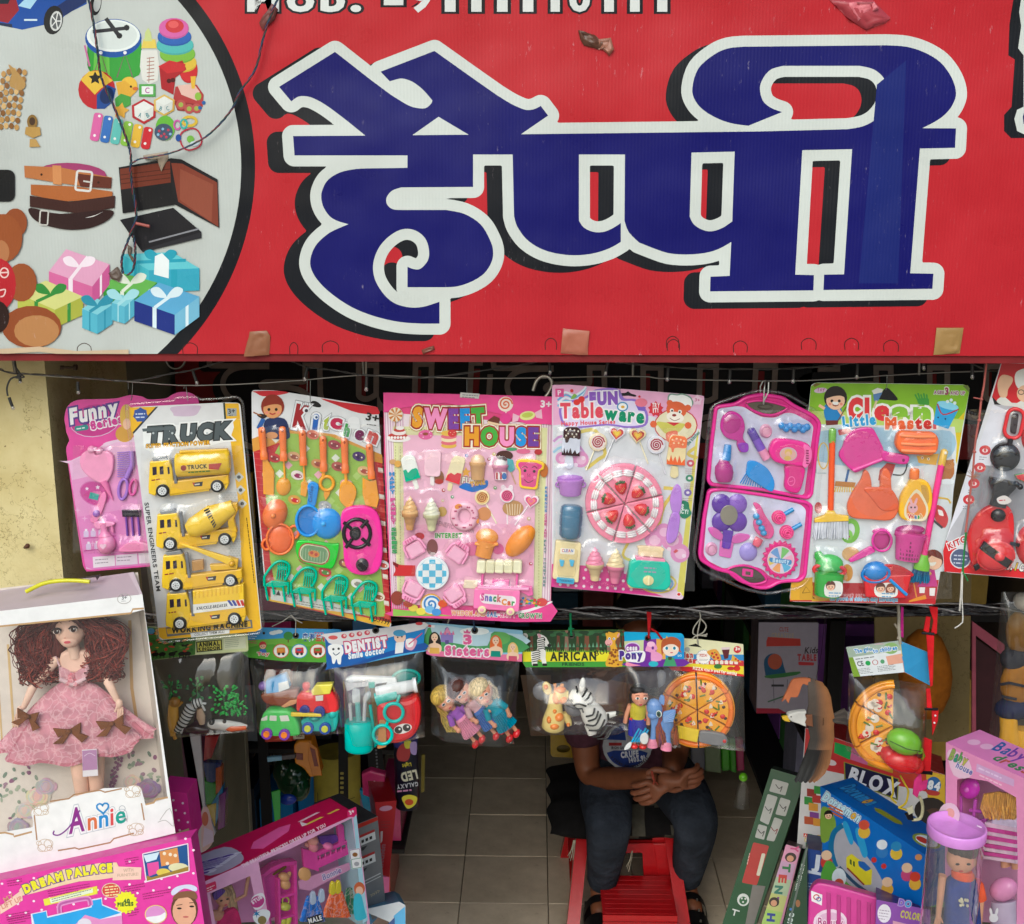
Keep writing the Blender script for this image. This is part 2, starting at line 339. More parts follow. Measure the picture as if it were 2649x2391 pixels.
class Th:
 """a thing: an Empty at its base with parts, or (solo) one mesh"""
 def __init__(s,name,label=None,cat=None,fr=None,group=None,kind=None):
  s.name,s.fr,s.P,s.meta=name,fr,[],dict(label=label,category=cat,group=group,kind=kind)
 def g(s,name,m='plastic',parent=None,label=None,fr=None):
  q=G(fr or s.fr,name,m,parent,label);s.P.append(q);return q
 def l(s,n,lb): return s.g(n,'plastic',None,lb)
 def s(self,par,n): return self.g(n,'plastic',par)
 def bp(s):
  p=s.g('box_print','prints');p.base=.5;return p
 def end(s,solo=False):
  kp={id(q.parent) for q in s.P if q.parent and q.v};s.P=[q for q in s.P if q.v or id(q) in kp];al=[v for q in s.P for v in q.v]
  lo=Vector((sum(v.x for v in al)/len(al),sum(v.y for v in al)/len(al),min(v.z for v in al)))
  if solo:
   o=s.P[0];o.name=s.name;root=o.build(lo,None);root.location=lo
  else:
   root=bpy.data.objects.new(s.name,None);COL.objects.link(root);root.location=lo;root.empty_display_size=.05
   for q in s.P: q.build(lo,q.parent.obj if q.parent else root)
  for k,v in s.meta.items():
   if v: root[k]=v
  s.root=root;return root
 def blister(s,x0,y0,x1,y1,gap=4,res=40,skip=()):
  """the clear vacuum-formed shell over the toys: a height field that follows them"""
  bs=[b for q in s.P for b in q.bumps if q.name not in skip];X=np.linspace(x0,x1,res);Y=np.linspace(y0,y1,int(res*1.3));gx,gy=np.meshgrid(X,Y);Z=np.zeros_like(gx)+5
  for cx,cy,rx,ry,h in bs:
   d=((gx-cx)/(rx+10))**2+((gy-cy)/(ry+10))**2;Z=np.maximum(Z,(h+gap)*np.clip(1.25-d**2*.9,0,1)**.6)
  for _ in range(4):
   P=np.pad(Z,1,mode='edge');Z=np.maximum(Z*.96,(P[1:-1,1:-1]*2+P[:-2,1:-1]+P[2:,1:-1]+P[1:-1,:-2]+P[1:-1,2:])/6)
  Z[0]=Z[-1]=2.0;Z[:,0]=Z[:,-1]=2.0
  g=s.g('blister','blister');ny,nx=Z.shape
  g.A([s.fr.at(gx[j,i],gy[j,i],Z[j,i]) for j in range(ny) for i in range(nx)],[(j*nx+i,j*nx+i+1,(j+1)*nx+i+1,(j+1)*nx+i) for j in range(ny-1) for i in range(nx-1)],'fff',True)
 def bag(s,tl,tr,br,bl,bulge=30,res=26,name='clear_bag',seed=1):
  bulge=max([bulge]+[b[4]*1.12+8 for q in s.P for b in q.bumps]);g=s.g(name,'film')
  for side in (1,-.25):
   V=[]
   for j in range(res+1):
    for i in range(res+1):
     u,v=i/res,j/res;e=min(1,u*6,(1-u)*6)**.6*min(1,v*2.4)**.7*min(1,(1-v)*9)**.6
     w=noise.noise(Vector((u*6,v*2.2,seed)))*9+noise.noise(Vector((u*13+v*4,v*5,seed+5)))*5
     ed=(noise.noise(Vector((v*5,seed,1)))*6*(abs(u-.5)*2)**6)
     x=(tl[0]*(1-u)+tr[0]*u)*(1-v)+(bl[0]*(1-u)+br[0]*u)*v+ed;y=(tl[1]*(1-u)+tr[1]*u)*(1-v)+(bl[1]*(1-u)+br[1]*u)*v
     V.append(s.fr.at(x,y,side*(bulge*e+w*e*e)+1))
   n=res+1;g.A(V,[(j*n+i,j*n+i+1,(j+1)*n+i+1,(j+1)*n+i) for j in range(res) for i in range(res)],'fff',True)
  return g
# ================================================================ THE SETTING
def solid(name,boxes,col,m,kind='structure',label=None,cat=None):
 t=Th(name,label,cat,None,None,kind);g=t.g(name,m,fr=Fr(0,0,1,D=2))
 for b in boxes: g.bx(*b,col)
 return t.end(True)
solid('street_ground',[(-60,-60,-.3,60,1.4,-.004)],'b5aea3','dull')
# tiled shop floor: joints measured in the photograph
ft=Th('floor',None,None,Fr(0,0,1,D=2),None,'structure')
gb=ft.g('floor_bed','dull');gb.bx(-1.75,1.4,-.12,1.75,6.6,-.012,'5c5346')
fo=ft.end(False);fo['kind']='structure'
tx0=Pz(1203,2215,0).x;tx1=Pz(1416,2215,0).x;ty=[Pz(1310,q,0).y for q in (2014,2108,2215.5,2337)]
TW=tx1 - tx0;TD=(ty[0] - ty[3])/3
for j in range(-4,6):
 for i in range(-4,5):
  g=G(Fr(0,0,1,D=2),'tile','tiles');v=RD.uniform(.9,1.06);c=tuple(q*v for q in (.77,.67,.52))+(1,)
  x,y=tx0+i*TW,ty[3]+j*TD;e=.0013;h=RD.uniform(-.0012,.0012)
  if i> 0: x+=.0
  b=.0016;V=[(x+e,y+e,-.011),(x+TW-e,y+e,-.011),(x+TW-e,y+TD-e,-.011),(x+e,y+TD-e,-.011)];V+=[(a,q,h-b) for a,q,_ in V]
  V+=[(x+e+b,y+e+b,h),(x+TW-e-b,y+e+b,h),(x+TW-e-b,y+TD-e-b,h),(x+e+b,y+TD-e-b,h)]
  g.A([Vector(q) for q in V],[(k*4+n,k*4+(n+1) % 4,k*4+4+(n+1) % 4,k*4+4+n) for k in (0,1) for n in range(4)]+[(8,9,10,11)],c)
  o=g.build(Vector((x,y,0)),fo);o.location=Vector((x,y,0)) - fo.location
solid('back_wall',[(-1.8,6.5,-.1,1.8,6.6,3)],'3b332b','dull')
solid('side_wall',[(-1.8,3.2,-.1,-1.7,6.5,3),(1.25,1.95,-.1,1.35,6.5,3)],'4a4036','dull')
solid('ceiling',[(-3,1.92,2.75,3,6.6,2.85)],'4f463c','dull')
solid('facade_wall',[(1.25,1.86,-.1,3.2,1.95,5),(-3.2,1.905,2.85,3.2,1.99,5),(-3.2,1.95,-.1,-1.4,2.05,5)],'b9a878','plaster')
# cream plaster pillar and the painted partition behind it
px_edge=Pd(138,1200,1.95).x
pl=Th('pillar','cream plaster pillar with cracks and a rusty nail, under the left end of the sign','pillar',Fr(0,900,.4287,D=1.95))
g=pl.g('shaft','plaster');g.bx(-1.6,1.95,-.05,px_edge,2.34,2.75,'dccf9c')
g=pl.g('nail','dull');q=pl.fr;g.tube([(150,1205,0),(158,1198,14),(172,1190,34)],9,'54372a');g.ball(180,1186,15,36,'5d3b2c')
g=pl.g('bolt','dull');g.lathe(340,128,440,126,[(0,12),(.2,12),(.21,8),(.8,8),(.82,18),(1,18)],-60,'4a3a2c')
pl.end()
pt=Th('partition_wall','grey green partition wall with a fine woven surface, left of the black shelf post','wall',Fr(0,0,1,D=2))
g=pt.g('panel','weave');g.bx(px_edge - .06,2.345,-.05,px_edge - .004,3.1,2.7,'8d8b76')
g=pt.g('edge_strip','dull');g.bx(px_edge - .062,3.1,-.05,px_edge - .002,3.13,2.7,'9d9884');pt.end()
# ================================================================ THE SIGNBOARD
SD=1.80
fa,fb,fc=Fr(0,0,.52200,D=SD),Fr(600,0,.59524,D=SD),Fr(1650,0,.52194,D=SD)
PX=Fr(0,0,1,D=SD)
def cA(p): return [(x*.522,y*.522) for x,y in PTS(p)]
def cB(p): return [(600+x*.59524,y*.59524) for x,y in PTS(p)]
def cC(p): return [(1650+x*.52194,y*.52194) for x,y in PTS(p)]
outer=(cB([205,378,448,226,600,345,690,412])+sm(cB([690,412,760,455,800,469,840,471,865,452,871,437]),3,False)[1:]+sm(cB([871,437,835,395,795,362,760,346,730,342,686,354]),3,False)[1:]
  +cB([646,312,880,222,1060,350,1150,413])+sm(cB([1150,413,1210,450,1260,473,1290,479,1318,473,1342,461]),3,False)[1:]+cB([1374,503,1256,584])
  +cC([600,652,1040,641])+sm(cC([1040,641,1120,625,1180,590,1225,530,1240,460,1220,390,1170,345,1100,327]),4,False)[1:]+sm(cC([720,327,660,345,620,390,605,440,620,500,660,535,715,556]),4,False)
  +sm(cC([548,624,470,613,400,590,330,550,285,500,270,438,300,340,380,270,450,240,530,232]),4,False)+sm(cC([1230,225,1330,232,1420,260,1500,310,1555,385,1577,460,1560,520,1520,570,1470,605,1410,636]),4,False)
  +cC([1577,637,1572,733,1398,737,1350,1355,1465,1357,1460,1432,920,1438,923,1362,1022,1360,1062,740,815,745,780,1362,873,1364,870,1440,358,1445,360,1372,455,1368])
  +sm(cC([463,1200,400,1235,330,1255,240,1262,150,1255,70,1228]),3,False)+sm(cB([1770,1055,1725,1010,1706,960]),3,False)+cB([1708,672,1508,672])+sm(cB([1508,960,1530,990,1570,1008,1610,1009,1650,995,1690,970]),3,False)
  +sm(cB([1690,1052,1640,1080,1570,1102,1490,1110,1410,1102,1340,1080,1280,1040,1240,985,1226,940]),4,False)+cB([1220,672,1048,672,1048,813])
  +sm(cB([735,815,695,830,672,860,675,890,700,910,740,913]),4,False)+sm(cB([930,913,1010,930,1080,975,1120,1040,1135,1090,1128,1140,1095,1190,1040,1225,980,1245,930,1249]),4,False)
  +cB([763,1249,763,1160])+sm(cB([763,1160,790,1170,820,1168,850,1135,857,1095,845,1045,815,1012,775,996,730,1000,680,1030,640,1075,617,1130,614,1180,628,1230,665,1285,710,1320,770,1336,830,1334,902,1312]),4,False)[1:]
  +cB([902,1407])+sm(cB([830,1407,730,1400,620,1375,520,1335,430,1275,370,1215,342,1160,345,1110,370,1060,420,1015,470,990,507,975]),4,False)
  +sm(cB([470,965,430,945,400,905,388,860,395,820,420,780,470,750,540,735,620,732]),4,False)+cB([763,730,763,676,272,676,266,592,580,590])+sm(cB([500,525,420,465,370,435,330,420,290,420,258,441]),3,False))
holes_=[cB([784,588,1029,586,898,508]),cC([266,757,480,752,468,1098])+sm(cC([430,1125,390,1142,350,1147,310,1135,275,1110,257,1075]),3,False)]
def offset_loops(loops,d,step=5.0):
 """grow a set of closed loops by d (round joins): signed distance on a grid, then its contour"""
 P=[np.array(l) for l in loops];al=np.concatenate(P);lo=al.min(0) - d - 14;hi=al.max(0)+d+14
 nx,ny=int((hi[0]-lo[0])/step)+2,int((hi[1]-lo[1])/step)+2;gx,gy=np.meshgrid(lo[0]+step*np.arange(nx),lo[1]+step*np.arange(ny))
 D=np.full(gx.shape,1e9);ins=np.zeros(gx.shape,bool)
 for p in P:
  for a,b in zip(p,np.roll(p,-1,0)):
   e=b-a;l2=(e*e).sum()
   if l2< 1e-9: continue
   t=np.clip(((gx-a[0])*e[0]+(gy-a[1])*e[1])/l2,0,1);D=np.minimum(D,(gx-a[0]-t*e[0])**2+(gy-a[1]-t*e[1])**2)
   c=(a[1]> gy) !=(b[1]> gy)
   if abs(e[1])> 1e-9: ins ^=c & (gx< (b[0]-a[0])*(gy-a[1])/e[1]+a[0])
 S=np.where(ins,-1,1)*np.sqrt(D) - d;seg={}
 def ip(j,i,j2,i2):
  t=S[j,i]/(S[j,i]-S[j2,i2]);return (lo[0]+step*(i+(i2-i)*t),lo[1]+step*(j+(j2-j)*t))
 for j in range(ny-1):
  r=S[j:j+2]
  for i in np.nonzero(((r[0,:-1]< 0) !=(r[0,1:]< 0)) | ((r[1,:-1]< 0) !=(r[1,1:]< 0)) | ((r[0,:-1]< 0) !=(r[1,:-1]< 0)))[0]:
   k=(S[j,i]< 0) | (S[j,i+1]< 0)<< 1 | (S[j+1,i+1]< 0)<< 2 | (S[j+1,i]< 0)<< 3
   E={0: ('h',j,i),1: ('v',j,i+1),2: ('h',j+1,i),3: ('v',j,i)}
   for a,b in {1: [(3,0)],2: [(0,1)],3: [(3,1)],4: [(1,2)],5: [(3,0),(1,2)],6: [(0,2)],7: [(3,2)],8: [(2,3)],9: [(2,0)],10: [(0,1),(2,3)],11: [(2,1)],12: [(1,3)],13: [(1,0)],14: [(0,3)]}.get(int(k),[]): seg[E[a]]=E[b]
 out=[]
 while seg:
  s0=next(iter(seg));lp=[];cur=s0
  while cur in seg:
   ty_,j,i=cur;lp.append(ip(j,i,j,i+1) if ty_=='h' else ip(j,i,j+1,i));cur=seg.pop(cur)
  if len(lp)> 5: out.append(lp)
 out.sort(key=lambda l: -abs(area(l)));return out
white_=offset_loops([outer]+holes_,28.5,4.0)
def thin(l): return l
SX,SY=-40,17
sg=Th('signboard','large red shop signboard with the blue word and a white disc of goods','sign',PX)
zb,zt_=Pd(1300,918,SD).z,2.98
g=sg.g('sign_box','sign');g.bx(-1.5,SD,zb,1.5,SD+.1,zt_,'b41f2a')
g=sg.g('bottom_trim','dull');g.bx(-1.5,SD+.004,zb-.012,1.5,SD+.09,zb,'7d1a1e')
g=sg.g('red_print','sign')
g.flat([(1185,-300),(2800,-300),(2800,916),(400,920)] if False else [(-200,-260),(2850,-260),(2850,912),(-200,918)],'b5202b')
cx_,cy_=-24,432
g.flat([q for q in el(cx_,cy_,684,684,0,160) if 1],'0c0f17')
g.flat(el(cx_,cy_,648,648,0,160),'bfc3be')
# the disc is cut off by the board's lower edge: cover what would hang over it
gs_=g
LETTER_H=g.H()
g2=sg.g('letter_shadow','sign');g2.base=0;g2.lay=6
g2.holes([[(x+SX,y+SY) for x,y in l] for l in white_],'12151d')
g3=sg.g('letter_outline','sign');g3.lay=9;g3.holes(white_,'ced2cc')
g4=sg.g('lettering','sign');g4.lay=12;g4.holes([outer]+holes_,'0d0b64')
g4.flat(cC([1185,420,1330,300,1290,1405,1095,1405]),'17226e')
# next word's first letter at the right edge, telephone line at the top
g2.flat(cC([1870,-60,1842,120,1836,275,1868,295,1852,530,1815,570,1815,650,1850,685,2080,685,2080,-60]),"12151d")
g3.flat(cC([1908,-60,1890,60,1900,130,1885,240,1912,275,1912,530,1880,545,1866,590,1880,650,1914,666,2080,666,2080,-60]),'ced2cc');g4.flat(cC([1935,-60,1930,500,1908,580,1912,615,2080,615,2080,-60]),'0d0b64')
gm=sg.g('phone_lettering','sign');gm.lay=14;gm.fr=fb
for ch,x0,x1 in (('M',66,205),('o',238,358),('b',385,492),('.',515,562),('-',660,745),('9',775,868),('1',925,972),('1',1040,1085),('1',1152,1198),('1',1264,1310),('1',1385,1425),('0',1464,1558),('1',1618,1660),('1',1730,1772),('1',1848,1892)):
 by=46 if ch !='-' else 46
 gm.T(ch,x0,by,x1,by,118,'d9dbd7',ol=(('12151d',.055),),b=.035)
# ---- the printed goods in the white disc
a=sg.g('goods_print','sign');a.fr=fa;a.lay=14
P_,E_,R_,Ln_=a.flat,a.ell,a.rect,a.line
P_([-60,-20,430,-20,430,20,330,70,300,100,215,125,110,148,-60,110],'1b4a9c');P_([-60,-20,75,-20,95,50,40,115,-60,95],'8e1f2b');P_([90,30,130,-10,190,-10,150,45],'a9d0e6');P_([-60,-20,60,-20,40,20,-60,20],'1c2431')
P_([240,60,330,0,430,-20,430,10,320,80],'12285e');E_(265,100,48,72,'15161a',8);E_(278,105,30,50,'c9cbc8',8);E_(278,105,22,40,'55585a',8);E_(475,20,28,58,'15161a',8);E_(482,18,18,42,'b9bbb8',8)
for k in range(5): Ln_([278,105,278+26*cos(k*1.26),105+44*sin(k*1.26)],5,'e4e4e0')
P_([-40,110,60,120,62,138,-40,118],'202b48');R_(120,95,185,104,'cfe0e8')
# drum
P_(el(563,320,130,80,0,30)[0:16]+[(433,200),(693,200)][::1],'2f7d2b');P_([432,190,700,190,706,330,690,372,640,398,560,404,490,392,452,360],'3f9a35');P_([470,200,540,215,545,400,500,392,462,365],'6dbb45')
E_(562,190,140,96,'1f4f9e',0,30);E_(562,178,132,80,'e6ebe6',0,30);E_(562,176,118,70,'d5dcd8',0,30)
for x in (500,620): Ln_([x-40,385,x,262,x+38,385],5,'7a4f60');a.dots([x,262],9,'e8e6ea')
Ln_([525,92,592,180],20,'26272e');Ln_([460,158,628,140],18,'2b2c33');a.dots([592,178,628,138],15,'202127');Ln_([420,225,445,330],9,'c06a9a')
# ball, bottle, rings
E_(480,445,92,97,'b5222c');P_([400,395,440,355,500,350,560,400,500,440,470,470],'e0b93a');P_(star(472,388,34,5,.5),'1d1b16');P_([480,470,530,420,575,440,560,505,520,540,480,540],'23488f');E_(530,475,34,42,'132a5c',20)
P_([700,250,780,250,790,330,782,400,740,420,705,395,694,330],'dcdad2');P_([700,240,778,240,770,195,712,195],'dfc655');P_([715,205,720,160,735,138,748,160,755,205],'c5cf86')
for k in range(7): Ln_([728,290+k*18,765,286+k*18],4,'a06a5a')
Ln_([742,285,738,410],3,'a06a5a')
for x,y,rx,ry,c in ((935,345,45,60,'c2252c'),(905,310,70,42,'d9b83b'),(880,265,88,44,'7fb63c'),(868,222,92,44,'5bb5b0'),(865,180,84,42,'2d5fb0'),(862,138,74,48,'cf5fa5')):
 E_(x,y+8,rx,ry,tuple(q*.8 for q in hx(c)[:3])+(1,));E_(x,y,rx,ry,c)
E_(866,130,46,34,'c6323b');E_(860,122,26,18,'dd5a5a')
# train, duck, blocks
P_([790,335,905,300,925,345,870,385,860,470,800,440],'a32028');P_([785,330,840,300,920,318,915,352,830,365],'c02a30');P_([870,430,975,420,1010,470,1005,530,900,540,860,490],'a9393a');P_([880,425,960,415,990,455,975,500,900,470],'dcb5a6')
P_([945,380,972,378,966,440,950,440],'dcb236');a.dots([838,402,858,398],12,'4a1014');E_(982,478,16,20,'8db63c');P_([860,500,1000,520,990,560,880,548],'8d2d30')
for x,y in ((897,520),(938,540),(975,538)): E_(x,y,24,24,'b0524e');E_(x,y,12,12,'9fae4e')
a.dots([1010,510,992,535],10,'2c5f9e')
E_(640,425,42,44,'e2b73d');P_([575,410,620,400,680,450,640,490,590,490],'d8a634');a.dots([650,430],6,'1d1b16');E_(672,440,14,9,'c86a33')
def cube(x,y,s_,c1,c2,c3,l1,l2):
 P_([x,y-s_,x+s_,y-s_*.45,x,y+s_*.1,x-s_,y-s_*.45],c1);P_([x-s_,y-s_*.45,x,y+s_*.1,x,y+s_*1.1,x-s_*.95,y+s_*.55],c2);P_([x,y+s_*.1,x+s_,y-s_*.45,x+s_*.95,y+s_*.55,x,y+s_*1.1],c3)
 a.T(l1,x-s_*.62,y+s_*.62,x-s_*.35,y+s_*.72,s_*.5,'3f7f86');a.T(l2,x+s_*.35,y+s_*.72,x+s_*.62,y+s_*.6,s_*.5,'3f7f86')
cube(714,550,60,'b02630','b02630','b02630','A','B');cube(714,550,48,'e4e6e0','dfe0da','d6d8d2','A','B');cube(815,520,52,'d6b35a','d6b35a','c79f48','B','B');cube(815,520,42,'e0e2dc','d8dad4','d0d2cc','B','C')
R_(690,418,772,480,'59a24a');R_(703,428,760,468,'e6e8e2');a.T('C',720,462,742,462,28,'b0529a');P_([570,490,600,465,648,480,648,520,610,540,575,530],'4f9a3e');P_(star(600,550,42,5,.55,10),'d6a23a')
for k,c in enumerate(('d0629f','3f6fb8','6bbcb4','8fbf45','e0b53a','c42a34')):
 x=480+k*50;y=560+k*14;P_(rr(x-24,y,x+22,y+140-k*6,14,10),c);a.dots([x+14,y+16,x-10,y+112-k*6],7,'eceae6')
E_(820,635,48,62,'6fb53c');E_(812,655,46,42,'47566d');a.dots([790,650,815,665,835,645,825,680,800,675],7,'b8455a');a.dots([808,640,845,665,785,668],7,'8fb8d8')
for x,y,c in ((940,602,'d6b53a'),(880,620,'c25aa0'),(912,615,'49b0a4')): a.line(el(x,y,34 if x==940 else 16,22),14 if x==940 else 9,c,None,True)
a.line(rr(895,640,998,742,40,-20),8,'b23345',None,True);E_(945,690,18,18,'7db547');E_(965,712,22,12,'c9d4dc');E_(885,684,14,18,'2b4f9a')
# necklace, earring, glasses
for k in range(9):
 for m in range(5): E_(-20+k*5+m*26,640-k*34-m*14+m*m*3,12,15,('b98f52','9b713b','d0ac72','84592c')[(k*3+m) % 4])
P_(sm([45,320,100,370,130,420,100,450,50,420,60,370]),'b08a4e');E_(162,605,26,36,'8a6a34');E_(162,602,15,20,'4a3524');P_([130,630,200,630,205,670,165,685,125,665],'b58f4a');P_([150,690,180,690,202,728,148,730],'b89352')
P_(rr(-60,842,76,1000,34),'17181b')
# belts
E_(360,860,170,52,'9b3a6a',3);P_([122,822,300,830,450,860,556,880,552,935,420,925,280,905,125,880],'b5713f');P_([380,860,556,882,552,935,400,925],'5e2b1f');P_([155,915,380,925,560,950,558,985,300,1000,155,965],'a9612f');P_([150,970,350,1000,572,970,570,1030,400,1060,150,1025],'3d211d');P_(sm([155,1030,300,1060,545,1040,545,1085,450,1130,330,1138,210,1110,155,1070]),'2f1a1a')
P_([262,820,305,822,308,918,265,912],'c98852');a.line(rr(380,850,455,945,10,6),11,'d5d3cd',None,True);Ln_([415,898,460,905],8,'c5c2ba');a.line(rr(200,1045,240,1115,8,4),7,'c5c2ba',None,True);a.dots([208,866,490,905],6,'30180f');P_(sm([425,1080,470,1072,518,1046,480,1065]),'dedad4')
# wallet
P_([590,830,850,785,900,790,1080,890,1088,1130,870,1015,610,1058],'1c1b1f');P_([596,838,845,800,848,905,602,940],'6f3222');P_([850,808,905,812,1078,905,1084,1125,885,1000],'7d3b2b');P_([895,838,1058,915,1050,1100,1040,1095,892,990],'8d4a37')
for k in range(3): Ln_([600,868+k*22,846,838+k*22],4,'4a1f16')
P_([602,945,848,905,870,1015,612,1055],'1a191c');P_([596,1090,860,1030,1000,1150,700,1240],'1e1d22');P_([700,1240,1000,1150,1000,1180,710,1250],'2c2b30');Ln_([740,1200,985,1135],8,'8a8a90')
# gifts
def gift(x0,y0,x1,y1,x2,y2,hh,c1,c2,c3,rb):
 P_([x0,y0,x1,y1,x1,y1+hh,x0,y0+hh],c1);P_([x1,y1,x2,y2,x2,y2+hh,x1,y1+hh],c2);P_([x0,y0,x0+x2-x1,y0+y2-y1,x2,y2,x1,y1],c3)
 P_([x0*.55+x1*.45,y0*.55+y1*.45,x0*.45+x1*.55,y0*.45+y1*.55,x0*.45+x1*.55,y0*.45+y1*.55+hh,x0*.55+x1*.45,y0*.55+y1*.45+hh],rb);ex,ey=(x2-x1)/2,(y2-y1)/2
 Ln_([(x0+x1)/2,(y0+y1)/2,(x0+x1)/2+2*ex,(y0+y1)/2+2*ey],16,rb);P_([x1*.56+x2*.44,y1*.56+y2*.44,x1*.44+x2*.56,y1*.44+y2*.56,x1*.44+x2*.56,y1*.44+y2*.56+hh,x1*.56+x2*.44,y1*.56+y2*.44+hh],rb)
 mx,my=(x0+x2)/2,(y0+y2)/2-6
 for sx in (-1,1): P_(sm([mx,my,mx+sx*40,my-50,mx+sx*80,my-40,mx+sx*60,my-6]),rb)
gift(605,1260,740,1340,990,1330,110,'52b6c4','47a5bd','6fc6d0','3d9fb5');P_([770,1270,805,1255,840,1290,838,1380,765,1360],'e9efee')
gift(515,1420,700,1470,780,1400,70,'3f8f35','2f7a2c','6db250','dfe6d5');gift(245,1345,460,1420,545,1310,100,'d0679c','c05690','dca0bf','f2dfe8');gift(90,1455,275,1535,415,1470,90,'b9bd4e','a8ac40','d3d483','3f8a3a')
gift(668,1490,868,1560,990,1470,100,'20307f','7ab4d0','63a6cf','d9e8ee');gift(410,1530,485,1560,560,1510,95,'5eb0c5','53a2ba','86c8d4','3d8fa8');gift(556,1500,620,1520,668,1480,85,'64b3c9','58a5bd','8acad6','a7d8e0')
# bear
E_(80,1105,58,72,'8f4a26');E_(20,1180,95,120,'965028');E_(5,1250,45,60,'b0754a');E_(110,1400,75,95,'96502a');E_(160,1620,148,105,'8f4a26');E_(185,1640,112,78,'b5804e');E_(-5,1410,88,130,'b3222c');E_(-10,1570,60,80,'2c1a16')
a.line(el(25,1352,20,24),7,'e8c8c0',None,True);Ln_([2,1352,45,1350],7,'e8c8c0');Ln_(sm([0,1440,30,1435,22,1465,5,1470],3,False),7,'e8c8c0')
a.line([0,1742,200,1730,380,1752,640,1745],26,'cdb596')
# drip marks, cable ties and torn corners along the lower edge
w_=sg.g('torn_edge','dull');w_.fr=PX;w_.lay=20
for x,y,w in ((218,918,34),(492,917,36),(760,916,20),(855,912,40),(1425,905,28),(1740,900,30),(1742,908,30),(1915,912,34),(2092,905,36),(2203,905,34),(2305,910,36)):
 w_.line(sm([(x-w*.5,y),(x-w*.5,y-20),(x,y-30),(x+w*.5,y-20),(x+w*.5,y)],3,False),2.2,'3a1210' if x> 400 else '54453c')
def taped(pts,col,name='tape',h=4):
 q=sg.g(name,'prints');q.fr=PX;q.lay=24;p=PTS(pts);q.flat(p,col,2)
 c=(sum(a_[0] for a_ in p)/len(p),sum(a_[1] for a_ in p)/len(p));n=len(p)
 p=[(a[0]*(1-k/3)+b[0]*k/3+RD.uniform(-1,1),a[1]*(1-k/3)+b[1]*k/3+RD.uniform(-1,1)) for a,b in zip(p,p[1:]+p[:1]) for k in range(3)];n=len(p);K=5
 V=[PX.at(c[0]+(x-c[0])*(1-j/K),c[1]+(y-c[1])*(1-j/K),3+h*.8*(j> 0)+h*1.1*noise.noise(Vector((x*.045*(1-j/K),y*.045*(1-j/K),c[0])))*(1.3-j/K)) for j in range(K) for x,y in p]
 q.A(V,[(j*n+i,j*n+(i+1) % n,(j+1)*n+(i+1) % n,(j+1)*n+i) for j in range(K-1) for i in range(n)]+[tuple(range((K-1)*n,K*n))],col,True)
for p,c in (([648,858,690,855,700,870,696,918,632,922,636,900],'8d5a3c'),([1457,850,1524,856,1520,918,1450,914],'a8604a'),([2422,848,2492,848,2482,914,2414,918],'9c7a45'),([1090,905,1122,894,1124,904,1094,916],'75402f')): taped(p,c)
taped([1496,78,1540,92,1560,112,1548,128,1510,118,1500,100],'5c3826','torn_tape',9);taped([1546,102,1580,98,1588,128,1576,146,1560,128,1548,128],'9a6550','torn_tape',8);taped([2145,0,2255,0,2302,48,2290,60,2240,78,2195,50],'a33640','torn_tape',10);taped([2180,5,2262,5,2270,25,2215,60],'d4707a','torn_tape',14)
taped([672,60,705,10,720,25,712,50,680,80],'6a2f2a','torn_tape',7);taped([372,402,435,392,436,412,420,444,412,414,375,412],'9a8a76','torn_tape',5);taped([330,632,342,640,340,660,354,676,345,680,332,660],'6b5a48','torn_tape',6);taped([282,708,305,690,318,712,312,730,290,722],'5d4c42','torn_tape',6)
sg.end()
# keep the disc inside the board: trim faces that hang below it
import bmesh
for o in list(sg.root.children):
 if o.name.startswith(('red_print','goods_print')):
  bm=bmesh.new();bm.from_mesh(o.data);bmesh.ops.bisect_plane(bm,geom=bm.verts[:]+bm.edges[:]+bm.faces[:],plane_co=(0,0,zb - sg.root.location.z),plane_no=(0,0,-1),clear_outer=True);bm.to_mesh(o.data);bm.free()
# ---- fairy-light wire across the disc
wf=PX.mv(.012);cw=Th('light_cable','thin twisted green and red cable taped across the white disc of the sign','cable',wf)
for k,c in enumerate(('2c4a46','7a3038','2a3f63')):
 g=cw.g('strand','rubber')
 for path in ([(225,-20),(240,50),(252,130),(262,200),(292,270),(322,345),(338,400),(338,450),(345,500),(352,560),(332,620),(315,670),(318,708)],[(722,-10),(700,40),(682,95),(660,180),(622,235),(600,282),(560,330),(520,362),(455,392),(400,405),(360,412),(338,425)],[(345,610),(350,650),(345,695),(330,712)]):
  P=sm(path,9,False);g.tube([(x+2.2*cos(i*.8+k*2.1),y+2.2*sin(i*.8+k*2.1)*.5,2.2*sin(i*.8+k*2.1)) for i,(x,y) in enumerate(P)],1.5,c,5)
g=cw.g('stub','rubber');g.tube([(352,578,0),(388,586,2)],4,'a8584e');cw.end()
# ---- the older sign inside, under the lintel
D2=2.62;sc2=.5;ix,iy=466,915;p2=Fr(0,0,1,D=D2)
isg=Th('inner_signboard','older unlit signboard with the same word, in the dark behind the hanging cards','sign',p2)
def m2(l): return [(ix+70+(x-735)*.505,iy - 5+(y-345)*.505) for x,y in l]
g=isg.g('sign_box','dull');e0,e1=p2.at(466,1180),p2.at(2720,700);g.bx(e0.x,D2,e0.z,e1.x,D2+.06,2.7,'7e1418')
for nm,L_,c,h in (('letter_shadow',[[(x+SX,y+SY) for x,y in l] for l in white_],'08090c',1),('letter_outline',white_,'8f8078',2),('lettering',[outer]+holes_,'06060f',3)):  # board and letter colours darkened: the shade inside is painted in
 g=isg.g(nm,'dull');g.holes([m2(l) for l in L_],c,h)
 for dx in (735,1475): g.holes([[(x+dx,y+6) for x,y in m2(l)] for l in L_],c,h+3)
isg.end()
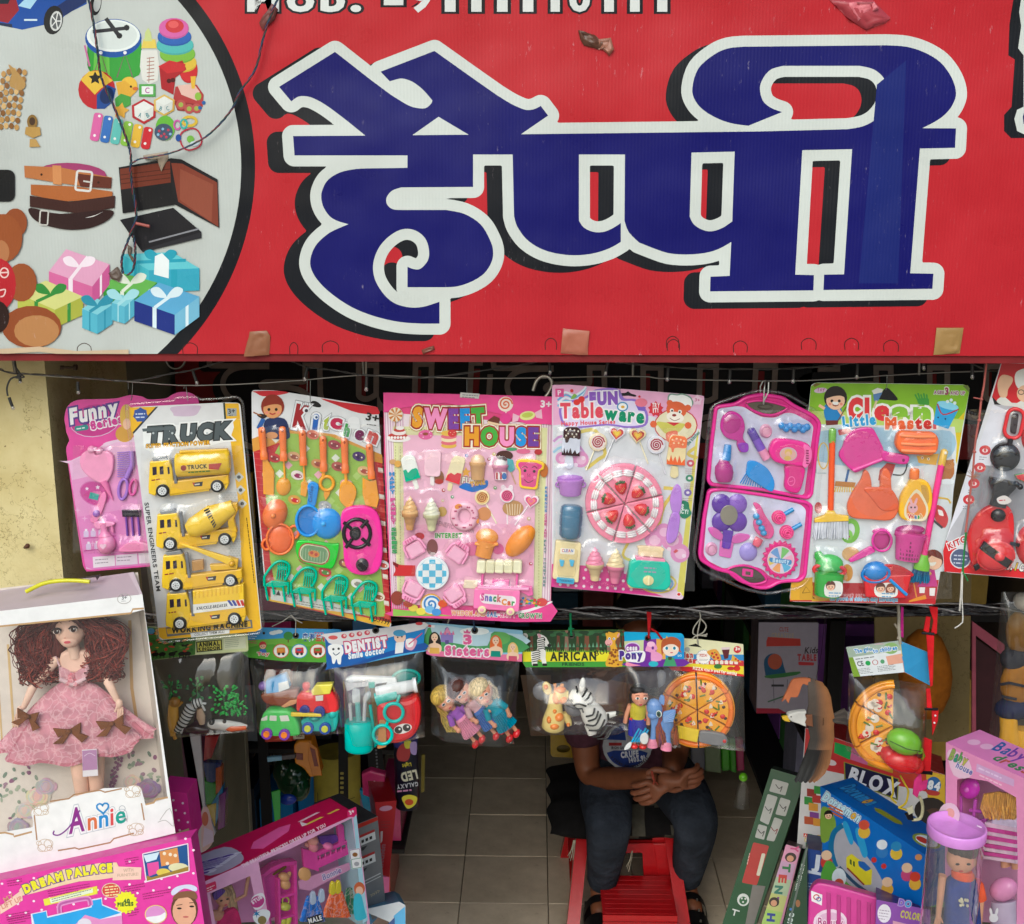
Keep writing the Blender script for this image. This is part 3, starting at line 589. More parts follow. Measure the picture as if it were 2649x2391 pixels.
# ================================================================ HANGING TOY CARDS
def yawed(x0,y0,k,D,mid,yaw=0,pitch=0):
 a,b=rad(yaw),rad(pitch);return Fr(x0,y0,k,p=Pd(mid[0],mid[1],D),n=(sin(a),-cos(a)*cos(b),sin(b)),mid=mid)
def card(label,fr,outline,col,group='toy cards hanging from the wire',name='toy_card',th=2.2):
 t=Th(name,label,'toy set',fr,group);g=t.g('backing_card','board');g.slab(outline,-th,0,col,.6);p=t.g('card_print','prints');p.base=.3
 return t,p
def hook(t,pts,r=2.2,col='8f8f8c'):
 g=t.g('hook','metal');g.tube(pts,r,col,6)
def face(p,x,y,r,skin='e8b48c',hair='6b2c1c',girl=False,smile='b03030'):
 p.ell(x,y-r*.15,r*1.12,r*1.15,hair)
 if girl: p.flat(sm([x-r*1.1,y-r*.4,x-r*1.25,y+r*1.1,x-r*.6,y+r*1.2,x+r*.6,y+r*1.2,x+r*1.25,y+r*1.1,x+r*1.1,y-r*.4]),hair)
 p.ell(x,y+r*.12,r*.9,r*.88,skin);p.flat(sm([x-r,y-r*.1,x-r*.5,y-r*.75,x+r*.3,y-r*.8,x+r,y-r*.15,x+r*.5,y-r*.35,x-r*.2,y-r*.3]),hair)
 p.dots([x-r*.35,y+r*.15,x+r*.35,y+r*.15],r*.15,'20160f');p.dots([x-r*.55,y+r*.45,x+r*.55,y+r*.45],r*.14,'e58a78');p.line(sm([(x-r*.28,y+r*.5),(x,y+r*.62),(x+r*.28,y+r*.5)],2,False),r*.13,smile)
def swirl(p,x,y,r,c1,c2,n=3):
 p.ell(x,y,r,r,c1);p.line([(x+r*.9*t*cos(t*n*2*PI),y+r*.9*t*sin(t*n*2*PI)) for t in [i/30 for i in range(31)]],r*.2,c2)
def popsicle(t,poly,base,stick,drip=None,name='toy_popsicle',h=26,dots_=None,sc_='f2eee6'):
 g=t.g(name);g.slab(stick,2,h*.55,sc_,3);g.slab(poly,3,h,base,6)
 q=t.s(g,'icing')
 for pl_,c in drip or []: q.flat(pl_,c,h+.6); 
 if dots_: q.dots(dots_[0],dots_[1],dots_[2])
 q.base=h+.9
 return g
def lolly(t,x,y,r,x1,y1,rim,face_,sw,sw2=None,hs=False,stick='efe6c8'):
 g=t.g('toy_lollipop');g.tube([(x,y,8),(x1,y1,8)],6,stick)
 if hs: g.slab(heart(x,y,r*.95,8),3,22,rim,5)
 else: g.slab(el(x,y,r,r),3,22,rim,6)
 q=t.s(g,'candy_face');q.base=22.5
 if hs:
  for k,c in ((.72,face_),(.5,sw),(.3,sw2)): q.flat(heart(x,y,r*k,8),c)
 else: swirl(q,x,y,r*.78,face_,sw)
def cone(t,x0,y0,x1,y1,r,cc,ic,rim=None):
 """soft-ice cone standing between tip (x0,y0 bottom) and top (x1,y1)"""
 g=t.g('toy_ice_cream');h=r*.75
 g.lathe(x0,y0,x1,y1,[(0,r*.42),(.1,r*.5),(.2,r*.55),(.21,r*.62),(.3,r*.66),(.31,r*.72),(.38,r*.76),(.39,r*.95),(.5,r*1.0)],h,cc,.75)
 q=t.s(g,'ice_swirl');q.lathe(x0,y0,x1,y1,[(.5,r*.98),(.56,r*.95),(.6,r*.72),(.64,r*.82),(.7,r*.74),(.73,r*.55),(.77,r*.6),(.83,r*.45),(.86,r*.3),(.92,r*.2),(1,r*.03)],h,ic,.75)
 for k in range(4):
  a=Vector((x1-x0,y1-y0));b_=Vector((x0,y0));nx=Vector((-a.y,a.x)).normalized()
  pts=[]
  for i in range(7):
   u=i/6;tt=.52+.1*k+.1*u;w=r*(1-(tt-.5)*1.85);c_=b_+a*tt+nx*(w*(u*2-1));pts.append((c_.x,c_.y,h+w*.78*math.sqrt(max(0,1-(u*2-1)**2))+1))
  q.tube(pts,r*.075,ic,5)
# ---------------------------------------------------------------- 1 Funny Series (D crop)
fD=yawed(0,900,.42866,1.93,(280,1250),-3)
out=sm([395,470,388,420,410,350,470,315,600,310,700,305,760,290,800,285,860,295,900,312,1000,305,1035,285,1080,268,1140,270,1185,295,1200,330,1210,450],3,False)+[(1240,1280)]+sm([1100,1300,900,1320,560,1349,520,1345,505,1320,490,1250,410,700,400,600,418,560,400,510],2,False)
t,p=card('pink card of beauty toys, partly behind the card of yellow trucks',fD,out,'d8509f')
p.flat(sm([600,600,640,570,760,545,860,540,1200,560,1200,900,420,700,430,680],3),'e3c6de');p.flat([415,690,700,570,1200,560,1240,1270,560,1340,520,1335],'e3b3d6');p.flat([430,800,1200,620,1240,1270,560,1340,515,1320],'df92c8');p.flat([470,1020,1210,900,1240,1280,560,1340,515,1320],'da7fc0')
p.ell(572,440,152,98,'d3c6dd',-8);p.ell(572,440,142,90,'cf3f97',-8);p.ell(572,438,150,96,'c03a8c',-8)
p.T('Funny',425,462,715,400,92,'f0ecf5',ol=(('5d3f8f',.09),),shear=.12,b=.05,jit=.4);p.T('Series',552,492,742,450,50,'c73a92',ol=(('efe6f0',.1),),b=.05,jit=.4)
p.flat(rr(450,468,535,500,14,-8),'3f8f8a');p.scrib(462,490,525,480,12,'dfe8e6')
p.ell(770,430,45,90,'d6b24f',-8);p.ell(752,520,55,50,'cf9f45');p.ell(765,460,24,34,'e8bfa0')
p.line(el(575,880,95,70,20),6,'cf6fb3',None,True);p.ell(575,880,92,68,'c23f96',20);p.flat(star(590,842,15,5),'e8d9ea');p.flat(star(525,850,13,5),'e8d9ea');p.flat([500,890,545,862,548,905],'c02f8a');p.flat([545,870,600,885,590,922,535,908],'3f9f98')
for x,y in ((512,1030),(470,980),(880,950),(560,1180)): p.flat(star(x,y,20,4,.25),'e6b0d8')
for x,y in ((505,1105),(548,1102),(595,1098),(520,1182),(570,1178)): p.flat(rr(x,y,x+30,y+38,6),'d5bfe0');p.rect(x+8,y-12,x+22,y+2,'e9e0ee')
p.line([500,1150,700,1135],6,'b83f95');p.line([505,1225,690,1208],6,'b83f95')
p.flat([560,1262,692,1252,695,1315,564,1328],'e6dbe6');p.flat([698,1250,828,1242,832,1305,700,1314],'dccddd');p.flat([835,1240,1000,1232,1005,1292,840,1302],'e2d3e0')
for y in (1280,1300): p.scrib(575,y,680,y-8,8,'8f7f92');p.scrib(708,y-15,815,y-22,8,'8f7f92')
g=t.g('toy_mirror');g.slab(sm([500,640,560,610,590,645,640,618,690,650,688,740,650,810,610,810,540,770,495,710]),2,26,'f29cc4',7);g.tube([(632,800,12),(660,860,14),(692,925,14)],26,'ec7fb5',9,.0048)
q=t.s(g,'bow');q.ball(560,610,24,18,'f2a3c8');q.ball(610,618,22,18,'f2a3c8');q.ball(586,606,14,24,'f6b9d6')
g=t.g('toy_comb');g.tube([(800,620,12),(805,700,14),(770,780,14)],16,'a87fd2');g.ring(748,850,26,62,10,12,'a577cf',8)
for k in range(13): g.tube([(795,625+k*12,10),(712,632+k*12,8)],3.6,'a87fd2',5)
g=t.g('toy_hair_clip');g.slab(sm([635,865,648,900,620,990,590,1045,560,1050,552,1025,585,960,612,890]),2,18,'ec8abd',5);g.ball(590,995,22,18,'9a63c0')
g=t.g('toy_perfume_bottle');g.ball(650,1180,55,20,'ec8fc0',62,0,42);g.lathe(640,1130,632,1050,[(0,40),(.3,22),(.6,18),(1,26)],20,'ea86bb',.8);g.slab(sm([575,1060,600,1040,690,1045,696,1065,640,1078,600,1088]),8,30,'ef97c5',6);g.tube([(680,1060,16),(688,1110,16)],9,'ea86bb');q=t.s(g,'bottle_heart');q.flat(heart(648,1180,20),'f3c3da',64)
g=t.g('toy_brush_set');g.slab(sm([735,1200,800,1160,870,1165,930,1190,925,1215,800,1225,735,1222]),2,34,'e88ab8',7)
for x in (765,800,838): g.tube([(x,1010,14),(x+10,1130,14)],7,'7a4fa8');g.slab([x-22,975,x+18,975,x+16,1015,x-18,1015],4,24,'2c2430',3)
g=t.g('toy_ring');g.ring(808,840,20,46,9,10,'d85fa5',10)
t.blister(440,590,870,1240,3,34);hook(t,[(775,250,0),(772,205,-2),(785,200,-8),(800,218,-4),(796,300,2),(790,318,2)]);t.end()
# ---------------------------------------------------------------- 2 Truck blister (D crop)
fT=yawed(0,900,.42866,1.885,(520,1330),5)
TO=[(785,345),(930,348),(945,340)]+[(1330,300),(1435,300),(1455,320)]+[(1570,1640),(1560,1690),(1530,1705)]+[(990,1770),(965,1752),(955,1700)]
t,p=card('yellow and white card with four yellow toy trucks in a clear blister',fT,rc([785,358,1360,330,1450,332,1580,1705,960,1765,955,1700],25),'d9d9da')
p.flat([785,360,940,356,800,510,792,500],'e3b11c');p.flat([940,356,955,355,806,520,800,510],'2e3336');p.flat([1355,335,1440,335,1450,430,1362,436],'e3b11c');p.line([1352,332,1360,440],12,'2e3a2e');p.flat([1375,430,1450,432,1575,1690,1540,1712,1480,1600,1455,1250,1440,950],'e6b51e')
p.flat([955,1690,1540,1640,1575,1692,1545,1712,985,1760,962,1745],'e3ac16');p.flat(sm([1035,358,1200,348,1205,375,1170,410,1060,412,1045,395]),'c9b3c9')
p.flat(star(848,405,46,7,.85),'39549a');p.scrib(818,400,876,398,12,'c9d2e6',2);p.rect(1370,365,1428,412,'9fa3a3');p.T('3+',1378,398,1420,394,30,'2c2f33');p.scrib(1382,408,1420,405,6,'2c2f33')
p.flat([860,480,1405,440,1412,480,1385,560,1270,590,1260,600,900,622,868,605],'e8e9e8');p.T('TRUCK',885,575,1395,540,92,['4f585c'],ol=(('e9eae9',.12),('22272a',.05)),shear=.16,b=.075)
for x in (925,1040,1155,1250): p.dots([x,515],7,'b8c0c2')
p.flat([858,488,1060,474,1050,492,862,506],'5b6468');p.T('SUPER FRICTION POWER',880,605,1268,582,24,'dba512',ol=(('3a3210',.05),),shear=.1,b=.05)
p.T('SUPER ENGINEERS TEAM',872,935,945,1470,25,'23272b',b=.03);p.scrib(1488,1025,1555,1585,9,'54420f',1)
for x,y in ((1442,780),(1452,858),(1462,940)): p.flat([x,y-30,x+30,y,x,y+30,x-30,y],'c9cbc6');p.ell(x,y,11,11,'4a4c48')
for k in range(6):
 y0=870+k*14
 for x in range(5): p.rect(1320+x*22+(k % 2)*8,y0,1338+x*22+(k % 2)*8,y0+10,'c6c8c8')
for k in range(8):
 for x in range(4): p.rect(1380+x*18+(k % 2)*8,1150+k*14,1394+x*18+(k % 2)*8,1160+k*14,'c3c5c4')
p.flat([1000,1688,1520,1640,1525,1690,1010,1742],'6c6d6c');p.flat([1005,1694,1510,1648,1515,1682,1012,1728],'d8a81a');p.T('WORKING MACHINE',1035,1722,1495,1680,32,'302c20',ol=(('eac14a',.05),),shear=.1,b=.07);p.flat([1150,1722,1385,1700,1385,1722,1155,1748],'d8d8d6');p.T('COLLECT THEM ALL!',1175,1738,1355,1718,15,'5a5a56',b=.03)
Y1,Y2,YD='f3c622','e8b81c','d09c10'
def truck(ox,oy,kind):
 def q(*a): return [(a[i]+ox,a[i+1]+oy) for i in range(0,len(a),2)]
 g=t.g('toy_truck','plastic',None,{'tank': 'toy truck with round tank','mixer': 'toy concrete mixer','crane': 'toy crane truck','van': 'toy box truck with striped side'}[kind])
 g.slab(q(0,-20,8,-170,125,-182,145,-130,150,-60,180,-45,480,-85,485,-40,465,0,460,-8,440,-45,400,-50,372,-25,365,5,130,35,118,0,85,-12,55,0,40,35,2,20),4,44,Y1,6)
 g.slab(q(150,-55,480,-95,485,-45,370,-10,128,25),4,52,Y2,5)
 w=t.g('window','shiny',g);w.base=45
 for a in (q(25,-140,50,-143,52,-95,27,-90),q(68,-142,90,-146,93,-98,70,-95),q(115,-140,126,-142,130,-100,118,-98)): w.flat(a,'2a2233')
 w=t.s(g,'exhaust_stack');w.slab(q(140,-190,158,-192,178,-45,160,-42),30,58,'73757a',4);w.slab(q(20,-190,110,-205,125,-180,30,-170),10,40,'8a8d90',5)
 d=t.g('decal','prints',g);d.base=53;d.flat(q(272,-48,330,-55,325,-28,278,-25),'2e3032');d.scrib(ox+280,oy-36,ox+322,oy-42,12,'d8d2c8');d.flat(q(265,-50,282,-48,275,-30),'b03028');d.base=45;d.scrib(ox+20,oy-60,ox+85,oy-70,12,'8f3020')
 for x,y in ((88,0),(415,-28)):
  w=t.g('wheel','rubber',g);w.slab(el(x+ox,y+oy,40,38,0,22),26,60,'1f2022',5);w=t.s(g,'wheel_hub');w.slab(el(x+ox,y+oy,26,25,0,18),58,63,'d6d7d6',2)
  w.base=63.5
  for k in range(7): w.ell(x+ox+15*cos(k*.9),y+oy+15*sin(k*.9),3.4,3.4,'7d7f80')
  w.ell(x+ox,y+oy,6,6,'8e9090')
 if kind=='tank':
  b=t.s(g,'tank');b.lathe(ox+165,oy-150,ox+490,oy-175,[(0,60),(.02,72),(.96,78),(1,60)],40,Y1,.62,18);b.slab(q(190,-240,475,-250,480,-235,190,-225),20,60,Y2,3);d.base=92;d.flat(q(205,-160,420,-178,425,-135,205,-125),'e5c050');d.T('TRUCK',ox+245,oy-137,ox+365,oy-145,24,'28301e',b=.05);d.ell(ox+222,oy-145,17,17,'8f2a24');d.flat(q(372,-168,450,-175,430,-135,372,-138),'b04038');d.scrib(ox+250,oy-118,ox+420,oy-130,10,'38702c')
 elif kind=='mixer':
  b=t.s(g,'mixer_drum');b.lathe(ox+195,oy-80,ox+470,oy-225,[(0,40),(.12,62),(.55,78),(.8,55),(1,42)],52,Y1,.7,16);b.slab(q(420,-240,490,-245,495,-200,470,-150,490,-70,440,-80),14,58,Y2,5)
  d.base=105
  for k in range(8): d.flat(q(300+k*8,-215+k*14,330+k*6,-228+k*13,332+k*6,-220+k*13,304+k*8,-205+k*14),'2c2a22')
 elif kind=='crane':
  b=t.s(g,'crane_arm');b.slab(q(110,-250,150,-245,420,-165,450,-130,440,-110,400,-125),44,66,Y1,5);b.slab(q(400,-170,460,-150,455,-95,300,-85,290,-120,385,-125),20,56,Y2,5);b.slab(q(180,-140,250,-150,252,-90,185,-80),20,46,'b98a4a',3);b.ball(ox+425,oy-130,20,60,YD)
 else:
  b=t.s(g,'cargo_box');b.slab(q(165,-195,470,-235,475,-95,170,-52),8,58,Y1,5)
  for k in range(12): b.slab(q(176+k*25,-194-k*3.3,184+k*25,-195-k*3.3,184+k*25,-152-k*3.2,176+k*25,-150-k*3.2),57,61,Y2,1)
  d.base=59;d.flat(q(168,-115,472,-145,474,-100,170,-62),'e4e2dc');d.T('KNUCKLE-BREAKER',ox+190,oy-82,ox+375,oy-104,18,'45474a',b=.04,shear=.15)
  for k,c in enumerate(('39479a','39479a','c23a34','c23a34')): d.flat(q(372+k*26,-140,388+k*26,-142,412+k*22,-108,396+k*22,-106),c)
for ox,oy,k in ((905,850,'tank'),(950,1168,'mixer'),(985,1415,'crane'),(1008,1645,'van')): truck(ox,oy,k)
g=t.g('blister_rim','blister')
for P in ([765,340,1050,318,1062,300,1190,295,1210,310,1330,305,1430,292,1465,320,1590,1680,1565,1720,985,1775,955,1750,790,560,775,470],): g.tube([(x,y,8) for x,y in rc(P,34)]+[(P[0],P[1],8)],9,'fff',6)
t.blister(850,590,1470,1700,6,40);hook(t,[(1105,250,-20),(1108,235,-20),(1120,230,-10),(1135,320,4)]);t.end()
# ---------------------------------------------------------------- 3 Kitchen (K crop)
fK=yawed(620,960,.37367,1.9,(820,1310),9)
t,p=card('white and red card with orange utensils, blue pan and green chairs',fK,rc([82,132,250,135,600,190,960,250,975,500,1050,1778,920,1755,560,1660,182,1585,150,1200,85,480],26),'dfe0e2')
p.flat(sm([560,190,700,215,930,245,958,265,960,300,820,290,680,240],3),'c5202c');p.flat(sm([95,140,250,137,340,150,250,170,160,175,110,150],3),'c5202c')
p.flat([90,500,170,480,960,570,985,600,1048,1745,1020,1765,920,1750,200,1588,188,1560,140,1000],'b8242c')
p.flat([85,470,300,385,660,440,985,580,990,640,640,560,320,480,92,560],'d69a3c');p.flat([320,430,620,450,900,560,1010,1700,900,1700,260,1560,210,1300,170,700],'9bbf4a')
for i in range(9):
 for j in range(14):
  x=250+i*75+j*9-(i*6);y=470+j*80+i*22
  if y< 1600 and x< 960 and (i+j) % 3==0: p.flat([x,y-28,x+30,y,x,y+30,x-30,y],('dfe4d6','e3a8b8','b5d070')[(i*2+j) % 3])
for k in range(22): p.line([100+k*.0+(k % 2)*0+k*3.4,560+k*44,190+k*2,572+k*44],2.5,'d86a5c')
for k in range(24):
 p.line([950+k*2,600+k*46,1000+k*2,610+k*46],2.5,'dc6e60')
 if k % 2: p.flat([955+k*2,620+k*46,990+k*2,628+k*46,992+k*2,660+k*46,957+k*2,652+k*46],('c94a44','e0d8cc')[k % 4==1])
p.flat([182,1555,560,1640,1045,1740,1035,1772,920,1752,560,1658,200,1590],'d8a82e');p.flat([215,1505,640,1600,880,1690,560,1650,215,1580],'c9cac4');p.T('WARNING',290,1555,400,1580,26,'55544e',b=.04);p.flat([250,1550,270,1515,285,1555],'33322e');p.scrib(400,1590,720,1650,10,'77756c',2);p.T('NO.7799',895,1720,1032,1757,36,'38321c',b=.03);p.T('CE',715,1640,765,1650,30,'35342e')
p.flat(sm([165,400,190,330,310,330,345,420,330,470,180,460]),'22305c');p.ell(110,340,22,45,'d8dde6');p.line([130,400,165,330],30,'2f5fa8');face(p,228,255,72,'d99a62','8a2a14')
p.ell(222,445,42,24,'d99a62');p.flat(sm([120,305,150,295,190,310,160,330]),'2a1c14');p.line([95,285,150,310],9,'9a5a2a')
for ch,x0,y0,x1,y1,s_,c in (('K',365,375,465,395,150,'9a1c24'),('i',500,395,540,400,105,'2f63b8'),('t',570,390,612,402,92,'a9b83e'),('c',622,385,705,400,96,'b8244e'),('h',712,440,755,452,80,'4a9a4a'),('e',790,460,855,480,88,'6f2352'),('n',872,475,945,505,96,'c2443f')):
 p.T(ch,x0,y0,x1,y1,s_,c,ol=(('77787c',.105),('e6e7ea',.085)),b=.065)
p.ell(458,270,22,22,'e8e6ea');p.ell(462,274,12,12,'3a2c34');p.ell(528,318,18,18,'e0e6ee');p.ell(532,320,9,9,'2c4a78')
p.ell(790,350,42,36,'e9e9ea');p.flat([760,360,835,365,832,405,765,395],'e2e3e4');p.T('3+',870,335,958,355,52,'26221c',b=.03);p.scrib(880,368,958,378,8,'3a3834')
for k in range(5): p.line([420+k*14,225-(k % 3)*6,430+k*12,250],3,'77787c')
for x,y,c1,c2 in ((505,440,'d8826a','b04a38'),(655,510,'a63a4a','7e2234'),(375,590,'d0a070','8f4a34'),(540,640,'c98a4e','8f3a28'),(680,660,'b0524a','7a2a24'),(400,720,'e2d6d0','8f2f58'),(860,690,'d8b47a','a03f2c'),(240,600,'c22f34','8f1c24'),(825,590,'4a2f6a','38224f'),(380,890,'d6a03c','c22a34'),(815,1470,'e6e0da','8f8a80'),(590,1390,'c22f34','4f8a3a'),(200,720,'d8b47a','9f3a2c'),(960,1560,'e6d8c0','8f5a34'),(730,1330,'7a4a38','d8a060'),(990,1340,'dfe0e0','c24a3a'),(590,930,'a8a8ac','77787c'),(740,780,'d9a3a8','c06a6a'),(450,1300,'a83a34','6a2020'),(300,1400,'8f2f34','5a2020')):
 p.ell(x,y,46,32,c1,15);p.ell(x+4,y+4,28,16,c2,15);p.dots([x-18,y-10,x+20,y+8],6,'e8d8c8')
OR,YL='f57a2e','eda22c'
def hand(g,x0,y0,x1,y1): g.lathe(x0,y0,x1,y1,[(0,12),(.04,24),(.2,26),(.55,24),(.78,22),(.8,27),(1,27)],20,OR,.6);g.ell(x0+2,y0+28,8,10,'a8481a',0,10,36)
g=t.g('toy_spatula');hand(g,152,385,172,608);g.slab([160,605,190,605,240,690,238,862,165,850,160,700],3,16,YL,4)
g=t.g('toy_spoon');hand(g,296,380,306,618);g.tube([(306,612,12),(314,745,12)],8,YL);g.dome(304,800,52,64,24,YL,5)
g=t.g('toy_fork');hand(g,434,405,442,648);g.tube([(443,640,12),(450,760,12)],8,YL);g.slab([425,770,460,750,478,790,460,870,420,855],3,16,YL,4)
g=t.g('toy_whisk');hand(g,576,445,582,690);g.tube([(582,690,12),(580,730,12)],14,YL);g.ring(604,775,46,48,12,12,YL);g.slab([585,815,630,815,625,850,595,895,582,860],3,16,YL,4)
g=t.g('toy_serving_spoon');hand(g,724,460,732,702);g.tube([(733,700,12),(738,770,12)],12,YL);g.slab(sm([700,775,745,755,795,790,808,850,770,945,730,935,690,880]),3,20,YL,6)
g=t.g('toy_turner');hand(g,896,500,914,742);g.slab([850,735,900,760,945,750,965,880,950,945,870,925,850,850],3,16,YL,4)
g=t.l('toy_pot','orange toy pot');g.dome(282,1160,95,108,40,'ef6f30',0);g.ring(282,1155,92,104,9,34,'f57a3a');g.ring(190,1195,32,36,10,20,'f07230',0,14);g.ring(378,1110,32,44,10,20,'f07230',0,14);q=t.s(g,'pot_lid');q.dome(245,990,84,108,62,'f57a36',25);q.ball(235,985,20,62,'f78a4a')
g=t.l('toy_pan','blue toy pan');g.slab(sm([470,790,500,762,545,785,540,850,520,930,470,930,475,850]),4,26,'3a8fdf',6);g.ring(475,1030,82,104,10,26,'3a97e8');g.slab(el(475,1030,82,104),2,10,'2a7fd0',2);d=t.g('pan_lettering','prints',g);d.base=27;d.T('Coffee',500,905,512,795,26,'1f4f90',shear=.2)
g=t.l('toy_pan_lid','blue lid leaning on the pan');g.dome(604,1055,106,110,46,'2f97ea');g.ball(580,1045,18,48,'56aef2')
g=t.l('toy_stove','pink toy stove with black burner');g.slab(sm([700,1010,740,940,860,925,950,970,985,1100,985,1300,930,1390,800,1395,730,1330,715,1180]),3,48,'ef2f9f',12)
b=t.s(g,'burner');b.ring(812,1110,92,98,14,52,'221d22');b.slab(el(800,1110,40,48),46,60,'241f24',6)
for a in (40,130,220,310): b.tube([(808+48*cos(rad(a)),1110+52*sin(rad(a)),54),(810+118*cos(rad(a)),1112+124*sin(rad(a)),54)],13,'1e1a1f')
b=t.s(g,'knob');b.dome(848,1328,46,48,76,'2b242c',0,44);b.slab(rr(812,1315,885,1345,12,40),60,84,'1d181e',4)
g=t.l('toy_lunch_tray','green toy tray with printed top');g.slab(sm([390,1195,430,1165,640,1190,690,1200,655,1340,600,1360,440,1320,395,1260]),3,30,'42c92f',8);q=t.g('tray_print','prints',g);q.base=31;q.flat(rr(408,1190,625,1325,58,10),'a8423a');q.flat(rr(416,1198,617,1317,52,10),'c8d0a8');q.flat(rr(425,1205,610,1312,48,10),'6f9468')
for k in range(9): q.line([440+k*20,1215+k*4,436+k*20,1290+k*4],2.5,'c9d4b0')
q.ell(515,1258,40,24,'c9803c',10);q.dots([500,1250,530,1262],12,'b03a30')
def tchair(x,y):
 g=t.l('toy_chair','green toy chair');c='22b58f'
 def q(*a): return [(a[i]+x,a[i+1]+y,a[i+2]) for i in range(0,len(a),3)]
 g.slab([(x+10,y+165),(x+60,y+140),(x+165,y+150),(x+170,y+170),(x+120,y+190),(x+15,y+180)],14,24,c,4)
 for a,b_ in (((14,175),(32,275)),((135,175),(150,285)),((60,150),(75,235)),((172,150),(172,235))): g.tube(q(a[0],a[1],20,b_[0],b_[1],20),8.5,c,6)
 g.tube([(x+8,y+175,22)]+[(u,v,26) for u,v in sm([(x+8,y+110),(x+50,y+50),(x+90,y+12),(x+135,y+4),(x+178,y+30),(x+175,y+90),(x+150,y+135)],3,False)],10,c,7)
 for k in range(5): g.tube(q(92+k*17,135+k*3,14,105+k*14,20+(k-2)**2*3,14),5.2,c,5)
 g.slab([(x+95,y+40),(x+170,y+45),(x+165,y+70),(x+100,y+66)],8,18,c,3)
for x,y in ((165,1305),(350,1350),(565,1405),(768,1445)): tchair(x,y)
t.blister(140,370,1000,1720,5,44)
hook(t,[(466,140,-8),(468,62,-8),(482,55,-4),(490,70,0),(488,200,4),(495,232,6),(510,235,0)]);g=t.g('hang_slot','plastic');g.flat(sm([485,235,500,208,535,212,565,240,545,252,490,240]),'14100f',1.2);t.end()
# ---------------------------------------------------------------- 4 Sweet House (S crop)
fS=yawed(970,980,.36265,1.9,(1205,1290),-2)
t,p=card('pink card of toy ice creams, donut, table and snack cart',fS,rc([60,98,700,112,1288,128,1252,1730,690,1715,118,1692,65,600],26),'d9457f',th=2)
p.flat([65,240,1285,330,1252,1585,118,1575],'e6d5dc')
for k in range(8): p.line([72+k*18,242,128+k*14,1640],7,'c99fb8')
for k in range(8): p.line([1150+k*18,320,1120+k*18,1600],7,'c99fb8')
p.flat([130,340,1230,350,1190,1585,160,1580],'d9d9a3');p.flat([165,370,1195,380,1160,1600,190,1590],'d8d3a6')
for k in range(46): p.rect(172+k*22,362,184+k*22,365,'8f8a5a')
for k in range(52):
 for x in (146,180,1168): p.rect(x,480+k*21,x+3,492+k*21,'8f8a5a')
p.flat(rc([200,400,1150,410,1130,1620,215,1610],40),'e2b0c6');p.flat(rc([230,1040,1130,1030,1130,1600,230,1590],60),'dfa3be')
p.flat(sm([62,240,200,205,500,170,900,250,1100,330,1200,322,1286,330,1290,128,700,112,62,98],1),'e0468f')
p.flat(sm([118,1690,150,1650,600,1610,800,1660,1000,1640,1252,1585,1252,1730,690,1715],2),'d9458c');p.flat(sm([640,1680,900,1670,1100,1640,1252,1585,1252,1600,1100,1660,900,1690],2),'ece3e8');p.flat([130,1640,330,1660,560,1690,130,1690],'8dbb4a')
p.T('SWEET',262,330,790,335,130,['e09a1e','ea8ec0','7a3fa0','2f8fd8','4fa83a'],ol=(('c98a3a',.135),('f3ead8',.115),('9a2c20',.07)),arc=-14,b=.07);p.T('HOUSE',640,465,1168,470,120,['e09a1e','4fa83a','ea8ec0','2f8fd8','6a3a98'],ol=(('c98a3a',.135),('f3ead8',.115),('9a2c20',.07)),b=.07)
p.T('3+',1180,200,1258,205,48,'f2e6ec',b=.04);swirl(p,932,180,54,'f0ddd0','d6643a',2);p.line([935,235,930,290],8,'f0e6e0');p.ell(932,282,40,40,'d8398c')
p.flat([985,245,1030,265,1020,300,980,310],'e6b4c8');p.flat([1140,240,1188,215,1195,285,1150,275],'e6b4c8');p.ell(1088,262,56,32,'d9dc8a',-8);p.ell(1088,258,40,18,'b9c24f',-8)
p.ell(148,255,52,52,'e8d9c0')
for k in range(8): p.flat([(148,255),(148+50*cos(k*.785),255+50*sin(k*.785)),(148+50*cos(k*.785+.4),255+50*sin(k*.785+.4))],'c9803a')
p.line([150,300,138,400],7,'a8845a');p.ell(170,425,86,26,'e9e2e0');p.ell(165,408,70,26,'b83a34');p.ell(172,380,52,22,'e6dcd8');p.ell(175,365,40,14,'b83a34');p.ell(180,350,30,14,'e9e2e0')
for x in range(100,240,22): p.ell(x,418,10,10,'efe9e6')
p.ell(362,398,52,35,'d9639a');p.ell(362,392,20,11,'8f4a34');p.dots([330,390,390,380,400,405,345,415],4,'f0d6e0')
for k,c in enumerate(('dcb24a','d66a7a','ead9b0','d66a7a','dcb24a')): p.ell(528,475-k*22,56,20,c)
p.ell(552,388,32,26,'c9383a');p.dots([540,382,556,395,566,380],3,'ecd8b0');p.flat([800,300,850,262,890,280,885,325,810,320],'6a3024');p.flat([805,300,885,318,885,330,806,322],'e8c8a0')
for y,c in ((845,'3f7f3a'),(0,''),):
 pass
p.T('FUN',620,740,720,752,44,'e7e3da',ol=(('7a4a2a',.07),),b=.05);p.flat(sm([600,770,650,740,720,760,800,720,800,770,730,800,690,805,640,790]),'2f6fc0');p.T('TIME',680,768,790,748,34,'d9a83a',b=.06);p.flat(star(650,665,40,5),'e0a32a')
p.T('BENEFIC',430,1035,560,1070,32,'b8879a',b=.05);p.T('COM',640,1085,705,1098,32,'b8879a',b=.05);p.T('INTEREST',430,1132,622,1132,34,'5a9a4a',ol=(('e6d8dc',.08),),b=.06)
